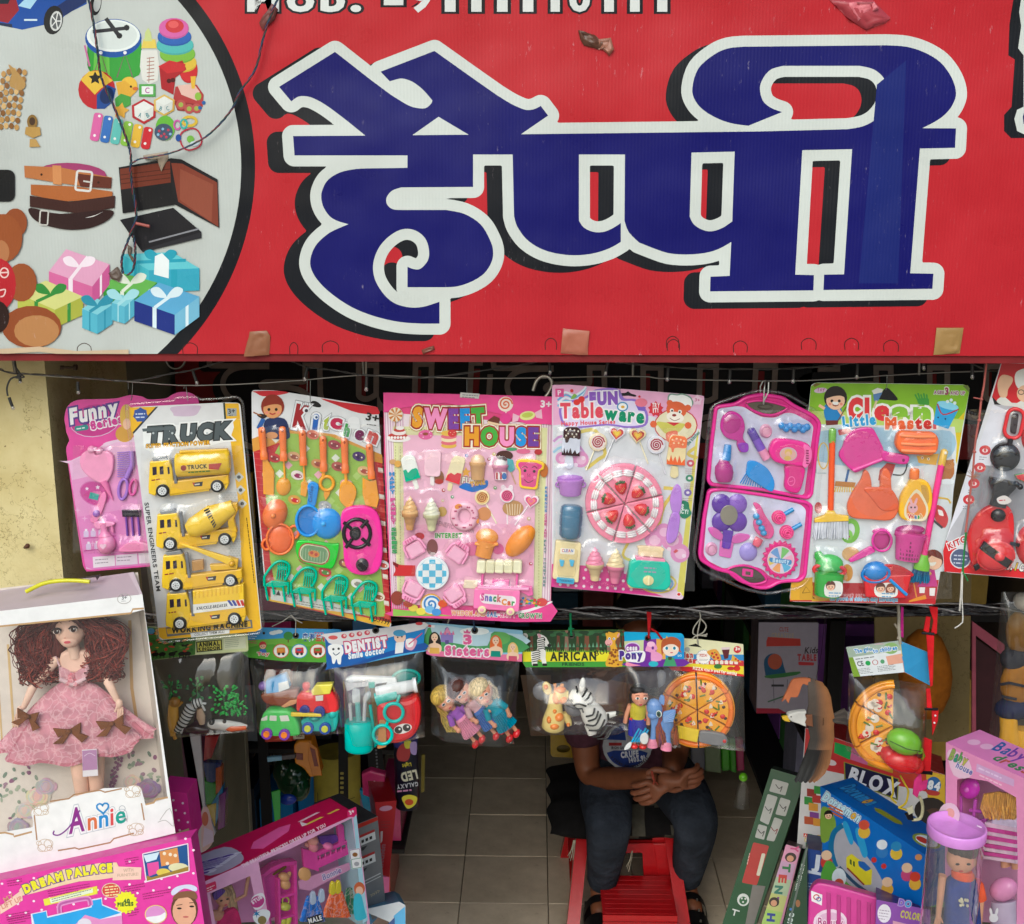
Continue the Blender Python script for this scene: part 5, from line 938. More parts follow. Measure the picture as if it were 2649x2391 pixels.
g=t.l('toy_palette','round toy eye shadow palette');g.slab([(695+(130+10*cos(k*.628*2*2.5))*cos(k*.1571*1),1425+(136+10*cos(k*.628*2*2.5))*sin(k*.1571)) for k in range(40)],9,34,'d02a7c',8);q=t.g('palette_print','prints',g);q.base=35;q.ell(695,1425,102,104,'d9c8d8')
for k,c in enumerate(('6f9ad0','7fc06a','e8a8c0','62b0d8','e8a060','d9c05a')):
 a=rad([-155,-95,-35,25,85,145][k]);q.flat([(695,1425)]+[(695+94*cos(a+.16+i*.175),1425+96*sin(a+.16+i*.175)) for i in range(5)],c)
q.flat(rc([605,1405,780,1425,775,1465,610,1440],18),'3f86c0');q.T('Beauty',632,1440,758,1452,34,'c9dff0',b=.04)
t.blister(165,280,940,1590,4,44);hook(t,[(552,175,-6),(550,120,-8),(568,80,-4),(590,70,0),(575,130,16),(566,240,22)],7,'b8b8b4');hook(t,[(612,85,0),(605,160,14),(575,215,20),(568,250,16)],7,'b8b8b4')
g=t.g('outer_shell','blister');P=rc([170,260,400,180,560,140,740,170,1020,330,1040,420,980,960,930,1560,860,1640,600,1690,420,1650,90,1500,40,1400,110,880],60);g.tube([(x,y,10) for x,y in P]+[(P[0][0],P[0][1],10)],14,'fff',6);t.end()
# ---------------------------------------------------------------- 7 Clean Little Master (L crop)
fL=yawed(2040,940,.37362,1.9,(2250,1290),-4)
t,p=card('green topped card with broom, dustpan, soap and buckets',fL,rc([155,150,190,134,600,138,1220,148,1255,170,1015,1672,600,1662,5,1650,20,1500],30),'dde0e2',th=2)
p.flat([155,160,190,136,600,140,1220,150,1254,175,1215,390,700,340,140,330],'86b81e');p.flat([1215,340,1222,320,1165,700,1100,470],'d8c01f');p.flat([140,330,700,340,1215,390,1195,480,300,480,135,480],'b9d06a');p.flat([130,420,1150,440,1165,560,1100,1440,20,1500],'d3d8dc')
p.flat(sm([130,500,500,440,900,470,1120,470,1150,600,1000,700,500,720,130,650],3),'9fbfd4');p.flat([20,1500,300,1530,1040,1500,1015,1668,600,1660,8,1648],'b8242c');p.flat([15,1560,20,1500,170,1540,165,1640,12,1640],'d9a52a');p.flat([165,1610,300,1600,340,1640,160,1650],'d9a52a')
p.T('Cl',412,385,560,385,140,'d6333a',ol=(('eef0ea',.09),),b=.08);p.T('e',592,385,705,385,125,'d6333a',ol=(('eef0ea',.09),),b=.08);p.T('an',712,395,985,400,130,'8abf2f',ol=(('eef0ea',.09),),b=.08)
p.T('Little',375,440,605,420,70,'3f9fd8',ol=(('e6eef2',.06),),b=.06);p.T('Master',668,452,1050,448,76,['e0612f','e0612f','e0612f','c22a24','c22a24','c22a24'],ol=(('eee8e4',.06),),b=.07)
p.T('AGES',1005,212,1075,214,24,'9a5a8a',ol=(('dfe6d0',.1),),b=.05);p.T('3',1082,216,1108,216,48,'9a3a6a',ol=(('dfe6d0',.1),),b=.05);p.T('AND UP',1118,216,1222,218,24,'9a5a8a',ol=(('dfe6d0',.1),),b=.05);p.ell(222,188,46,18,'d9c0d6',-6);p.T('Toy',195,196,250,190,26,'b04a9a',shear=.2)
p.flat([168,150,190,138,230,140,180,165],'7a6a2a');p.flat([1205,155,1240,152,1254,175,1248,200],'6a7a3a')
p.flat(sm([250,290,340,285,370,340,350,395,260,395]),'2f7fc0');p.line([250,315,210,290],20,'e6b896');p.line([345,320,375,365],18,'e6b896');p.line([400,300,340,400],7,'6a4428');face(p,325,250,72,'ecc0a0','241a18',False,'8a3a2a');p.flat(rc([300,265,348,268,340,290,310,288],8),'f2f0ec');p.flat([255,395,345,395,340,425,260,430],'6a2a24')
p.flat([575,190,615,170,655,180,640,215,600,235],'e2e2da');p.flat([585,215,650,200,620,260,592,262],'5a7fb0');p.line([610,258,590,310],14,'d9c2a0')
for k in range(5): p.line([895+k*16,255,885+k*20-10,215-(k % 2)*8],12,'4a9a3a')
p.flat(rc([885,245,970,240,975,290,900,285],14),'4a9a3a');p.flat([1028,275,1178,315,1105,455,1000,420],'3f9fd8');p.ell(1102,292,76,26,'8fd0ea',14);p.line(sm([1030,280,1070,355,1178,318],4,False),10,'a83a4a');p.dots([1035,375,1085,385],6,'1f3a58');p.dots([1100,265,1125,255,1150,275],12,'d9e8ea')
p.flat(rc([340,460,420,450,440,480,350,500],8),'b02f34');p.flat([885,640,1040,625,1020,705,900,690],'d9a83a');p.dots([925,655,968,662],10,'f0ead8');p.dots([925,655,968,662],5,'2a1c14')
p.ell(1090,740,58,72,'b0703a');p.ell(1112,700,36,32,'c08248');p.dots([1085,675,1135,672],10,'b0703a');p.ell(1100,820,50,20,'dfe6ea');p.flat([630,740,680,690,740,700,700,820,620,810],'b0382f');p.line(sm([720,770,790,770,820,700,800,640],4,False),10,'33353a')
p.line([415,735,392,840],16,'2f5f9a');p.flat([325,815,465,825,455,860,320,850],'b0762f')
for k in range(9): p.line([330+k*15,855,318+k*17,892],8,'d9b42f')
p.flat(sm([1010,985,1070,1000,1105,1080,1075,1140,1015,1080]),'c22f34');p.flat(rc([1030,1010,1065,1020,1075,1060,1040,1050],10),'e9e4e0');p.line([1000,1085,1065,1140],16,'3a3a3f');p.line(sm([1030,930,1100,940,1120,970],3,False),12,'d9b42f')
p.line(el(425,1160,50,70,10),34,'7ab83f',None,True);p.ell(410,1190,34,40,'8ac84f');p.ell(412,1200,14,8,'b0382f');p.ell(430,1320,62,50,'c9a06a');p.ell(405,1450,40,60,'c9903f');p.ell(205,1000,26,40,'b0303a');p.line([190,590,190,760,260,760],5,'8a9aa6');p.line(el(240,640,36,90),8,'d9b42f',None,True)
p.ell(1000,1360,70,72,'6a2c20');p.ell(1005,1375,56,54,'ecc0a0');p.flat([935,1330,1000,1300,1065,1340,1060,1360,990,1330,945,1370],'6a2c20');p.flat(rc([965,1380,1025,1375,1010,1400,980,1402],8),'f2efe8');p.flat([955,1425,1010,1430,1030,1545,890,1545],'c02a86');p.ell(975,1455,14,12,'d9c04a');p.flat([905,1550,945,1550,940,1590,905,1590],'e9e2e0');p.flat([975,1555,1015,1555,1010,1610,975,1608],'e9e2e0');p.flat([835,1640,945,1600,955,1630,830,1655],'d98a2a');p.line([865,1520,885,1620],9,'d98a2a');p.flat([870,1340,900,1330,900,1360],'d9c04a')
p.flat([80,1490,165,1480,165,1640,75,1630],'c9992a');p.line([95,1590,120,1545,150,1585,95,1590],4,'4a3a14');p.T('through parent',335,1610,560,1612,24,'d9a0a4',b=.03);p.T("the growth of children's daily knowledge!",285,1640,755,1648,26,'4fa0d0',ol=(('e6e2e0',.07),),b=.05);p.flat([360,1520,500,1520,500,1590,360,1590],'a82028')
g=t.l('toy_broom','orange handled toy broom with white bristles');g.tube([(300,530,18),(288,1010,18)],21,'ea5a24',10);g.lathe(302,445,298,545,[(0,10),(.1,26),(.5,27),(1,25)],18,'7ab83a',.8);g.slab([265,1010,310,1012,330,1040,410,1050,410,1085,175,1095,175,1070,245,1045],6,36,'ecc23a',6);b=t.g('bristles','cloth',g)
for k in range(34): x=180+k*6.8;b.tube([(x+2,1088,14+(k % 3)*6),(x-3+(k % 5-2)*2+(k-17)*.5,1200+(k*7 % 15),12+(k % 3)*8)],5,'e2e4ec' if k % 3 else 'c9ccd8',5)
g=t.g('toy_dustpan');g.slab(sm([395,500,460,450,560,440,600,480,660,620,620,670,480,745,430,735,345,640,370,570],3),4,34,'d23a94',8);g.slab(sm([640,600,700,612,810,630,828,655,800,692,700,680,640,660]),10,44,'d23a94',10);g.ell(785,662,10,12,'7a2a5a',0,10,46);g.tube([(440,735,32),(640,655,40)],14,'da4a9e')
g=t.l('toy_soap','orange toy soap');g.slab(rc([740,480,770,460,1000,470,1032,520,1020,600,980,628,770,620,722,560],45),4,62,'f5713a',22)
for y in (490,545,592): g.tube([(765,y,56),(880,y+5,66),(1000,y+6,56)],13,'f88a55')
g=t.l('toy_gloves','terracotta rubber toy gloves');g.slab(sm([495,800,520,735,555,760,570,850,540,862,620,870,630,780,660,720,700,760,710,880,750,930,755,1010,700,1080,560,1075,430,1060,400,990,430,900],3),4,34,'dd6a44',10);g.slab(sm([515,870,540,850,690,858,745,930,740,1000,640,1010,560,920]),30,42,'d8603c',8)
g=t.l('toy_bottle','yellow toy wash bottle');g.slab(sm([845,790,900,792,960,820,985,900,975,1000,940,1070,870,1085,790,1075,755,1030,765,920,810,840],3),4,50,'f0b81f',14);g.lathe(862,795,868,722,[(0,32),(.2,36),(.8,34),(1,26)],26,'f07a28',.8);g.slab(sm([905,835,945,840,962,905,950,960,915,900]),47,51,'c99a3a',1);q=t.g('bottle_print','prints',g);q.base=51.5;q.flat(sm([875,860,945,960,950,1040,920,1078,830,1072,790,1040,800,960]),'e2d6b4');q.flat(sm([872,885,932,970,935,1030,905,1062,835,1058,805,1030,815,960]),'e08a3a');q.ell(848,990,34,34,'d9a6b0');q.ell(835,945,9,28,'d9a6b0',-18);q.ell(868,945,9,28,'d9a6b0',18);q.dots([836,985,862,985],7,'3a2430');q.T('Wash',812,1062,915,1062,32,['c93a3a','3a6fb0','3a9a4a','c98a2a'],ol=(('f0ead8',.06),),b=.05)
g=t.l('toy_mop','pink handled toy mop');g.tube([(1054,690,18),(932,1330,18)],22,'e83a8c',10);g.lathe(1078,590,1052,700,[(0,12),(.12,26),(1,27)],18,'e2b83f',.8);g.ell(1075,612,9,11,'e9e2d0',0,10,44);g.lathe(930,1318,912,1420,[(0,30),(.3,38),(.6,54),(1,58)],26,'7ac02f',.7);b=t.g('mop_strands','cloth',g)
for k in range(16): b.tube([(868+k*6.2,1412,18+(k % 3)*8),(832+k*9.5-(k*.4),1500+(k*11 % 18),14+(k % 3)*7)],7,'3f7fa8' if k % 2 else '2f6a94',5)
g=t.g('toy_scoop');g.ring(640,1220,66,72,9,30,'d63a9c');g.dome(640,1222,62,68,14,'b82c84');g.dome(640,1165,62,24,30,'d23a98');g.slab(sm([555,1265,590,1285,580,1310,440,1370,420,1360,425,1345]),6,26,'d63a9c',7)
g=t.l('toy_basket','pink toy basket with slotted sides');g.lathe(812,1355,838,1165,[(0,80),(.05,84),(.8,102),(.86,112),(1,112)],34,'d23a96',.5,20);g.dome(842,1152,104,34,46,'a82a78')
for r_ in range(5):
 for k in range(7): x,y=765+k*19-r_*-1+r_*1.5-6,1328-r_*28+k*2;g.slab(rc([x-5,y-9,x+6,y-8,x+5,y+9,x-6,y+8],3),74-abs(k-3)*4,84-abs(k-3)*5.2,'7a1f58',1)
g=t.l('toy_bucket','green toy bin with red rim');g.lathe(262,1600,278,1440,[(0,84),(.06,92),(1,104)],34,'3fae3a',.6,20);g.ring(278,1425,108,40,15,30,'d62f34',4);g.dome(280,1385,98,66,60,'4fb84a',3,8);g.slab(sm([180,1310,215,1295,240,1330,210,1360,180,1350]),8,34,'45b040',6);q=t.g('bin_sticker','prints',g);q.base=94;q.flat(sm([235,1510,280,1480,350,1490,355,1560,320,1590,240,1580]),'e6e2dc');face(q,275,1515,30,'ecc0a0','5a2418');q.scrib(262,1560,345,1562,12,'5a9ac8',2)
g=t.l('toy_bucket','red toy bucket with blue scoop');g.slab(rc([505,1450,840,1440,800,1610,520,1602],16),4,70,'d02a30',14);g.slab(sm([640,1385,740,1380,840,1430,835,1460,690,1470]),50,66,'b8222a',6);g.dome(590,1425,88,66,96,'2f83cf',-6,40);g.ring(590,1440,94,56,12,62,'2a7ac4',-6);g.tube([(685,1475,74),(800,1580,74)],12,'3a8fd8');q=t.g('bucket_sticker','prints',g);q.base=71;q.flat(sm([580,1530,640,1500,720,1505,740,1550,720,1595,600,1592]),'e6e2dc');face(q,622,1535,30,'ecc0a0','5a2418');face(q,690,1535,26,'ecc0a0','7a3a20',True);q.scrib(630,1572,720,1574,12,'5a9ac8',2)
t.blister(165,430,1130,1630,5,50);hook(t,[(683,85,-6),(680,160,4),(672,185,2)]);g=t.g('hang_slot');g.flat(sm([625,245,650,195,680,170,715,195,755,245,740,258,650,252]),'0f0d0c',1.4);t.end()
# ---------------------------------------------------------------- 8 red Kitchen card at the right edge (L crop)
fR=yawed(2040,940,.37362,1.87,(2620,1250),-10)
t,p=card('red kitchen card with black ladle and red pot, cut by the right edge',fR,rc([1470,2,1490,-8,2300,20,2300,1560,1630,1490,1075,1445,1068,1300,1090,1220],28),'dcdce2',th=2)
p.flat([1475,0,2290,20,2290,300,1430,270,1408,235],'c8202a');p.flat([1408,230,1440,262,1560,330,1500,300,1425,285],'1a1418');p.flat([1415,285,2290,330,2290,1400,1085,1240],'b9b9c0');p.flat([1415,285,1520,330,1400,700,1120,1150,1085,1240],'e0e0ea');p.flat([1300,700,2290,800,2290,1400,1180,1240],'8f8f96')
p.flat([1090,1225,1120,1245,1300,1400,2290,1480,2290,1550,1630,1488,1078,1442,1070,1300],'cc1f28');p.ell(1190,1350,74,72,'d9d9de');p.ell(1190,1350,66,64,'55607f');p.scrib(1145,1330,1240,1335,14,'c9cfe0',3,26);p.T('KITCHEN',1110,1290,1330,1185,42,'c02a34',ol=(('f0eef0',.1),),b=.05,shear=.1);p.T('YES, I CALL',1440,1415,1720,1450,50,['f2f0ea','f2f0ea','f2f0ea','f2f0ea','e2c22a'],ol=(('3a1a10',.06),),shear=.2,b=.06)
for x,y in ((1360,602),(1325,722),(1283,832),(1247,944)): p.ell(x,y,40,34,'c8303a');p.ell(x,y+2,20,14,'ecdcdc');p.ell(x,y,8,12,'c8303a');p.scrib(x-40,y+46,x+10,y+50,8,'77777f',2,16)
p.flat(sm([1440,260,1490,230,1560,280,1640,250,1660,330,1560,300,1480,290]),'dcdcd6');p.flat(sm([1448,130,1480,80,1545,95,1550,130,1520,180,1510,230,1470,235,1450,190]),'e3b896');p.line(el(1515,125,26,26),9,'e3b896',None,True);p.flat(sm([1565,110,1590,50,1700,40,1720,170,1600,180]),'e9e9e4');p.ell(1640,210,60,60,'e3b896');p.line(el(1610,200,20,16),5,'1f2430',None,True)
g=t.l('toy_ladle','black toy ladle with red handle');g.tube([(x,y,20) for x,y in rr(1500,312,1615,515,52,12)]+[(1590,318,20)],13,'d8323a',8);g.slab(rc([1545,340,1592,345,1572,490,1530,480],18),8,20,'33272c',5);g.tube([(1535,515,16),(1520,590,16)],18,'26262b');g.dome(1497,648,98,94,62,'1d1e24',-10);g.ring(1497,645,96,92,9,10,'2a2b30')
g=t.l('toy_burner_stand','black toy gas ring');g.lathe(1440,980,1480,800,[(0,60),(.3,56),(.5,62),(.8,96),(1,104)],40,'232328',.6,16)
for k in range(9): g.ball(1395+k*24,800+(k*13 % 30)+k*3,22,50+(k % 3)*10,'1f1f24')
q=t.g('stand_sticker','prints',g);q.base=86;q.flat(sm([1425,915,1480,895,1525,930,1490,955,1440,950]),'dcd4d0');q.scrib(1440,930,1500,925,12,'c02a3a')
g=t.l('toy_stove','red toy stove with pot');g.slab(sm([1245,1320,1235,1180,1300,1040,1400,975,1500,975,1550,1050,1550,1240,1530,1380,1400,1410,1280,1400],3),4,46,'cf2228',12);q=t.s(g,'knob');q.dome(1442,1042,54,46,74,'1f1d22',0,44);q=t.s(g,'pot');q.lathe(1405,1330,1440,1280,[(0,120),(1,125)],70,'201b1f',.35,18);q.dome(1420,1315,132,100,112,'d2242c',-8,66);q.ring(1420,1315,128,98,8,72,'e03a40',-8);q.dome(1440,1310,38,32,138,'e0383e',-8,100);q.slab(rc([1520,1215,1590,1230,1580,1255,1520,1240],8),60,76,'1f1b1f',3);q.slab(rc([1265,1380,1310,1360,1310,1400,1280,1420],8),60,76,'1f1b1f',3)
g=t.l('toy_pan','red toy pan cut by the frame');g.dome(1680,1260,110,150,60,'cc2028');g.dome(1720,520,110,120,50,'c82029')
g=t.g('toy_melon');g.slab([1560,770,1640,755,1720,760,1700,820,1620,815,1580,800],4,20,'3f8a3a',4,'d03a3a')
t.blister(1240,320,1780,1420,5,44);t.end()
# ================================================================ WIRE, FAIRY LIGHTS, POLE
fW=Fr(0,0,1,D=1.905);fV=Fr(0,0,1,D=1.865)
def cD(p): return [(x*.42866,900+y*.42866) for x,y in PTS(p)]
def c4(p): return [(440+x*.32738,900+y*.32738) for x,y in PTS(p)]
def c5(p): return [(1300+x*.66915,900+y*.66915) for x,y in PTS(p)]
wire=cD([-80,115,0,125,110,155,800,205])+c4([0,292,215,297,650,283,1050,255,1530,215,2016,232])+c5([0,118,500,110,640,120,1000,128,1250,123,1600,100,2016,85,2200,78])
t=Th('hanging_wire','taut steel wire strung below the sign, with the toy cards hooked on it','wire',fW);g=t.g('wire','metal');g.tube([(x,y,2 if i % 2 else -2) for i,(x,y) in enumerate(sm(wire,3,False))],2.1,'8d8a84',6);t.end(True)
t=Th('fairy_lights','unlit string of fairy lights on thin grey cable looped under the sign','string lights',fV)
g=t.g('cable','rubber')
segs=[cD([110,155,300,165,560,185,800,200])+c4([0,205,180,175,400,110,590,60]),c4([780,65,930,95,1080,150,1280,175,1450,205,1540,215,2016,235])+c5([0,76,180,45,240,30]),c5([300,30,400,48,480,60,700,78,900,82,1120,80,1300,65,1450,45,1620,22,1680,14]),c5([1720,14,1800,55,1860,82])]
for s_ in segs:
 for k in (0,1):
  P=sm(s_,5,False);g.tube([(x,y+1.8*sin(i*1.3+k*PI),1.8*cos(i*1.3+k*PI)) for i,(x,y) in enumerate(P)],1.3,'4a4744',5)
bl=cD([120,165,125,215,470,205,475,280,55,300,85,375,1165,140,1195,225])+c4([1085,150,1060,265,1555,225,1550,345])+c5([180,45,184,105,408,48,396,108,640,75,636,130,880,85,876,140,1125,82,1122,138,1372,62,1368,122,1625,25,1628,88,1815,60,1815,122])
for i in range(0,len(bl),2):
 (xa,ya),(xb,yb)=bl[i],bl[i+1];b=t.g('bulb_holder','rubber');mx,my=xa+(xb-xa)*.72,ya+(yb-ya)*.72;b.tube([(xa,ya,0),(xa*.6+mx*.4,ya*.6+my*.4,2),(mx,my,2)],4.2,'2c2b2a',7);q=t.g('bulb','tube',b);q.lathe(mx,my,xb,yb,[(0,4),(.3,5),(.8,4.4),(1,1)],2,'ddd');q=t.s(b,'bulb_core');q.lathe(mx,my,mx*.3+xb*.7,my*.3+yb*.7,[(0,2.6),(1,1.4)],2,'b9b4a6')
g=t.g('knot','rubber');g.tube([(x,y,3) for x,y in sm(cD([90,60,95,110,125,165,70,185,45,240,50,290]),4,False)],2.4,'3a3a38');g.tube([(x,y,4) for x,y in sm(cD([0,130,60,150,120,160,150,175,100,180,130,150]),4,False)],2.0,'45423e');t.end()
t=Th('bracket','grey metal strap under the left end of the sign, above the pillar','bracket',Fr(0,900,.42866,D=1.9));g=t.g('strap','metal');g.tube([(75,40,0),(85,90,0),(98,160,4)],12,'6f6a60');t.end(True)
for lab,pts in (('bent steel hook on the wire between the ice cream card and the cake card',[(118,165),(130,130),(150,110),(178,112),(192,138),(180,170),(165,190)]),):
 t=Th('wire_hook',lab,'hook',fW);g=t.g('hook','metal');g.tube([(x,y,3) for x,y in sm(c5([a for q in pts for a in q]),4,False)],5.2,'b0aaa0',8);t.end(True)
for lab,x,y0,y1 in (('thin hanger strap from the sign to the wire, above the cake card',505,45,112),('thin hanger strap from the sign to the wire, above the broom card',1612,20,105)):
 t=Th('wire_hanger',lab,'hanger',fW,'hangers that hold the wire');g=t.g('strap','metal');g.tube([(a,b,0) for a,b in c5([x,y0,x-2,y1])],4,'6f6a62');t.end(True)
t=Th('wire_hanger','doubled hanger strap from the sign to the wire, right of the utensils card','hanger',fW,'hangers that hold the wire');g=t.g('strap','metal');g.tube([(a,b,0) for a,b in c4([1520,60,1530,220])],3.6,'77726a');q=t.g('strap','metal');q.tube([(a,b,0) for a,b in c4([1550,110,1548,220])],3.2,'8d8274');t.end()
t=Th('steel_ring','grey steel ring behind the lower edge of the sign, left of the black words','ring',Fr(440,900,.32738,D=1.95));g=t.g('ring','metal');g.ring(45,85,75,80,10,0,'6a665e',0,20);t.end(True)
DP_=2.02;fP=Fr(0,0,1,D=DP_)
t=Th('hanging_pole','black pole wrapped in shiny twisted tape, carrying the bagged toys','pole',fP);g=t.g('pole','wrap')
g.tube([(300,1598,0),(860,1592,0),(1400,1590,0),(2000,1588,0),(2560,1578,0),(2760,1572,0)],15,'1d1a1c',14)
for k in range(3):  # pale spiral strips: streaks of reflection on the tape, put in as colour
 g.tube([(300+i*22,1598 - i*22*.0105+13.2*sin(i*.3+k*2.09),13.2*cos(i*.3+k*2.09)) for i in range(112)],3.2,'8f8b8c',4)
t.end(True)
# the pink cord at the right, knotted, tied to the Kitchen card
t=Th('cord','frayed pink cord with a green knotted end, in front of the red kitchen card','cord',Fr(2380,900,.34051,D=1.84));g=t.g('pink_strand','cloth');g.tube([(x,y,2*(i % 2)) for i,(x,y) in enumerate([(512,40),(500,150),(485,290),(465,390),(448,550),(425,680),(412,790),(405,900),(395,990),(375,1150),(360,1290),(345,1400)])],8,'b5665e')
for x,y in ((465,390),(448,550),(412,790)): g.ball(x,y,14,4,'b5665e',12)
for k in range(26): a=RD.uniform(0,2*PI);g.tube([(405,980,4),(405+70*cos(a)*RD.uniform(.3,1),960+70*sin(a)*RD.uniform(.3,1),4+RD.random()*8)],2,'a87a62',4)
g.tube([(465,390,3),(430,382,6),(405,378,4)],5,'b5665e')
g=t.g('green_strand','cloth')
for k in range(4): g.tube([(345+k*3,1400,k),(332+k*2,1560,3-k),(318+k*3,1720,k)],4.5,'4f6a3a' if k % 2 else '2f8a4a')
g.tube([(325,1700,4),(350,1745,4),(362,1770,4)],4,'2f9a52');g=t.g('white_strand','cloth');g.tube([(318,1700,0),(312,1850,0),(300,2000,0)],7,'c9c4ba');g.tube([(322,1720,2),(318,1900,2),(325,2050,2),(322,2085,2),(295,2110,2),(262,2130,2)],5,'d8d4cc');t.end()
# ================================================================ BAGGED TOYS UNDER THE POLE
def head(label,fr,quad,col,th=3,name='toy_bag'):
 t=Th(name,label,'bagged toy',fr,'toy bags hanging from the pole');g=t.g('header_card','board');g.slab(rc(quad,18),-th,0,col,.5);p=t.g('header_print','prints');p.base=.3;return t,p
def tie(t,pts,col='cfcac0',r=3.4,name='tie_string',m='cloth'): g=t.g(name,m);g.tube(pts,r,col,6)
def eyelet(t,x,y,r=16): g=t.g('eyelet','metal');g.ring(x,y,r,r,r*.28,2,'5a5550',0,14);g.ell(x,y,r*.85,r*.85,'0d0b0a',0,14,1.2)
# --- animal kingdom
f1=yawed(380,1580,.36210,1.945,(515,1780),6)
t,p=head('clear bag holding a zebra, a lion and green trees, under the trucks card',f1,[0,112,720,168,725,292,335,318,30,358],'d8dfa6')
p.flat([0,115,350,145,345,315,30,356],'4a7a2f')
for k in range(60):
 x=10+RD.random()*320;y=140+RD.random()*170;p.ell(x,y,RD.uniform(8,26),RD.uniform(5,12),RD.choice(('c9502a','d88a2a','2f5a22','1d1a12','b83a2a','6a9a3a','3a6a2a')),RD.uniform(-30,30),8)
for x in (60,110,180,250,290): p.ell(x,312-x*.02,26,15,'14120c',-6);p.line([x-14,318,x-16,340],6,'14120c');p.line([x+12,316,x+12,336],6,'14120c')
p.ell(30,145,26,22,'5a94b8');p.flat([352,222,535,205,540,280,356,298],'1c2a14');p.flat([360,228,528,212,532,274,364,290],'d8cf5a');p.T('ANIMAL',370,258,522,246,30,'1c2a14',b=.06);p.T('KINGDOM',370,286,522,274,22,'1c2a14',b=.06);p.flat([548,195,705,182,708,268,552,278],'e2e6c4')
for k in range(5): p.scrib(560,208+k*13,690,198+k*13,5,'8a9a70')
Z=('e4e2dc','23211f')
def zebra(t,body,leg,head_,name='toy_zebra',st=9,r=40,w=7):
 g=t.g(name)
 for a,b_,r0,r1 in body: g.lathe(a[0],a[1],b_[0],b_[1],[(0,r0*.5),(.08,r0*.9)]+[(.08+.84*i/st,r0*.95+(r1-r0)*i/st,Z[0]) for i in range(st)]+[(.94,r1*.9),(1,r1*.4)],r,Z[0],.9)
 q=t.s(g,'stripes')
 for a,b_,r0,r1 in body:
  A_,B_=Vector(a),Vector(b_);L=(B_-A_);nx=Vector((-L.y,L.x)).normalized();k_=max(3,int(L.length/(w*2.7)))
  for i in range(k_):
   tt=(i+.6)/(k_+.2);c=A_+L*tt;rr_=(r0+(r1-r0)*tt)*.97
   q.tube([(c.x+nx.x*rr_*sin(u),c.y+nx.y*rr_*sin(u),r+rr_*.9*cos(u)+.8) for u in [-1.45+2.9*m/8 for m in range(9)]],w*.5,Z[1],4)
 for pts in leg: g.tube(pts,9,Z[0],7)
 return g
zebra(t,[((330,660),(250,810),46,38),((255,790),(215,850),30,22),((335,655),(400,630),40,26)],[((350,640,40),(430,650,34)),((270,800,40),(250,860,30)),((390,640,40),(420,700,30))],None,w=9)
g=t.l('toy_lion','tan toy lion');g.lathe(195,640,190,880,[(0,18),(.1,36),(.5,42),(.8,30),(1,18)],26,'e3a83a',.8);g.ball(205,640,42,30,'b07a2a',36);g.tube([(230,670,30),(260,640,30)],10,'c98f2f');g.tube([(190,860,24),(210,905,24)],14,'c98f2f')
for (tx,ty_,n,s_,c) in ((560,620,60,110,'3fb84a'),(650,660,44,80,'38a844'),(180,550,26,80,'2a7a3a'),(370,560,30,90,'357a40')):
 g=t.g('toy_tree','plastic',None,None);g.tube([(tx,ty_+s_,14),(tx-10,ty_-s_*.6,14)],6,'2a6a2c')
 for k in range(n): a=RD.uniform(0,2*PI);r_=s_*RD.uniform(.25,1);x,y=tx+r_*cos(a),ty_+r_*sin(a)*1.1;g.ball(x,y,RD.uniform(9,17),RD.uniform(8,40),c if k % 3 else '3fae48',RD.uniform(6,11),a*57,5)
g=t.l('toy_tiger','orange and white toy animal');g.lathe(440,800,720,815,[(0,16),(.1,34),(.4,38),(.8,26),(1,10)],24,'d9d6d0',.8);g.lathe(560,825,715,822,[(0,10),(.3,26),(1,12)],36,'e0642a',.8);g.ball(470,780,24,34,'2a2826');g.ball(560,775,14,40,'35302c');g.lathe(380,690,400,800,[(0,20),(.5,34),(1,20)],24,'c9a88a',.8);g.lathe(280,840,440,850,[(0,16),(.5,34),(1,16)],14,'3a2420',.8)
t.bag((40,345),(720,285),(770,860),(150,915),56,seed=2);eyelet(t,836,160,8);t.end()
# --- vehicles
f2=yawed(380,1580,.36210,2.0,(760,1770),-4)
t,p=head('toy vehicle bag with a blue and green header, holding van, train, boat and car',f2,[720,118,1392,135,1290,372,722,334],'4fa0dc')
p.flat([720,210,1000,195,1380,215,1290,370,722,333],'7ab83f');p.flat(sm([722,265,900,240,1100,262,1340,240,1290,370,722,334],2),'5aa52f');p.ell(1180,220,120,30,'6ab03a')
for x,y in ((920,155),(945,150),(900,160)): p.ell(x,y,26,14,'e6eef2')
p.ell(1010,180,34,30,'3f8a3a');p.line([1010,205,1010,228],8,'6a4a2a');p.T('奥海',1110,212,1200,214,44,'2a4a9a',ol=(('dfe8f0',.05),),b=.02);p.T('益智',1206,214,1290,216,42,'c93a3a',ol=(('dfe8f0',.05),),b=.02);p.scrib(1195,158,1290,160,10,'c95a6a');p.scrib(728,180,785,185,9,'dfe8f0',2);p.scrib(728,212,785,217,9,'c95a6a',2);face(p,828,250,24,'ecc0a0','c23a3a');p.flat([808,275,850,275,855,300,805,300],'3f6fc0');p.T('Toy',788,318,875,318,22,'d04a4a',ol=(('f0e8e0',.08),),b=.05)
for x,c,c2 in ((958,'d9863a','e0a03a'),(1090,'c9303a','3a6fb0'),(1222,'b8402a','5a9a3a')):
 p.ell(x,288,58,52,('c9502a' if x !=1090 else '3f9ad0'));p.ell(x,288,52,46,'eef0e8');p.flat(rc([x-30,265,x+28,262,x+32,305,x-30,306],8),c);p.ell(x-14,308,10,10,'23211f');p.ell(x+16,308,10,10,'23211f');p.rect(x-18,274,x+14,288,c2)
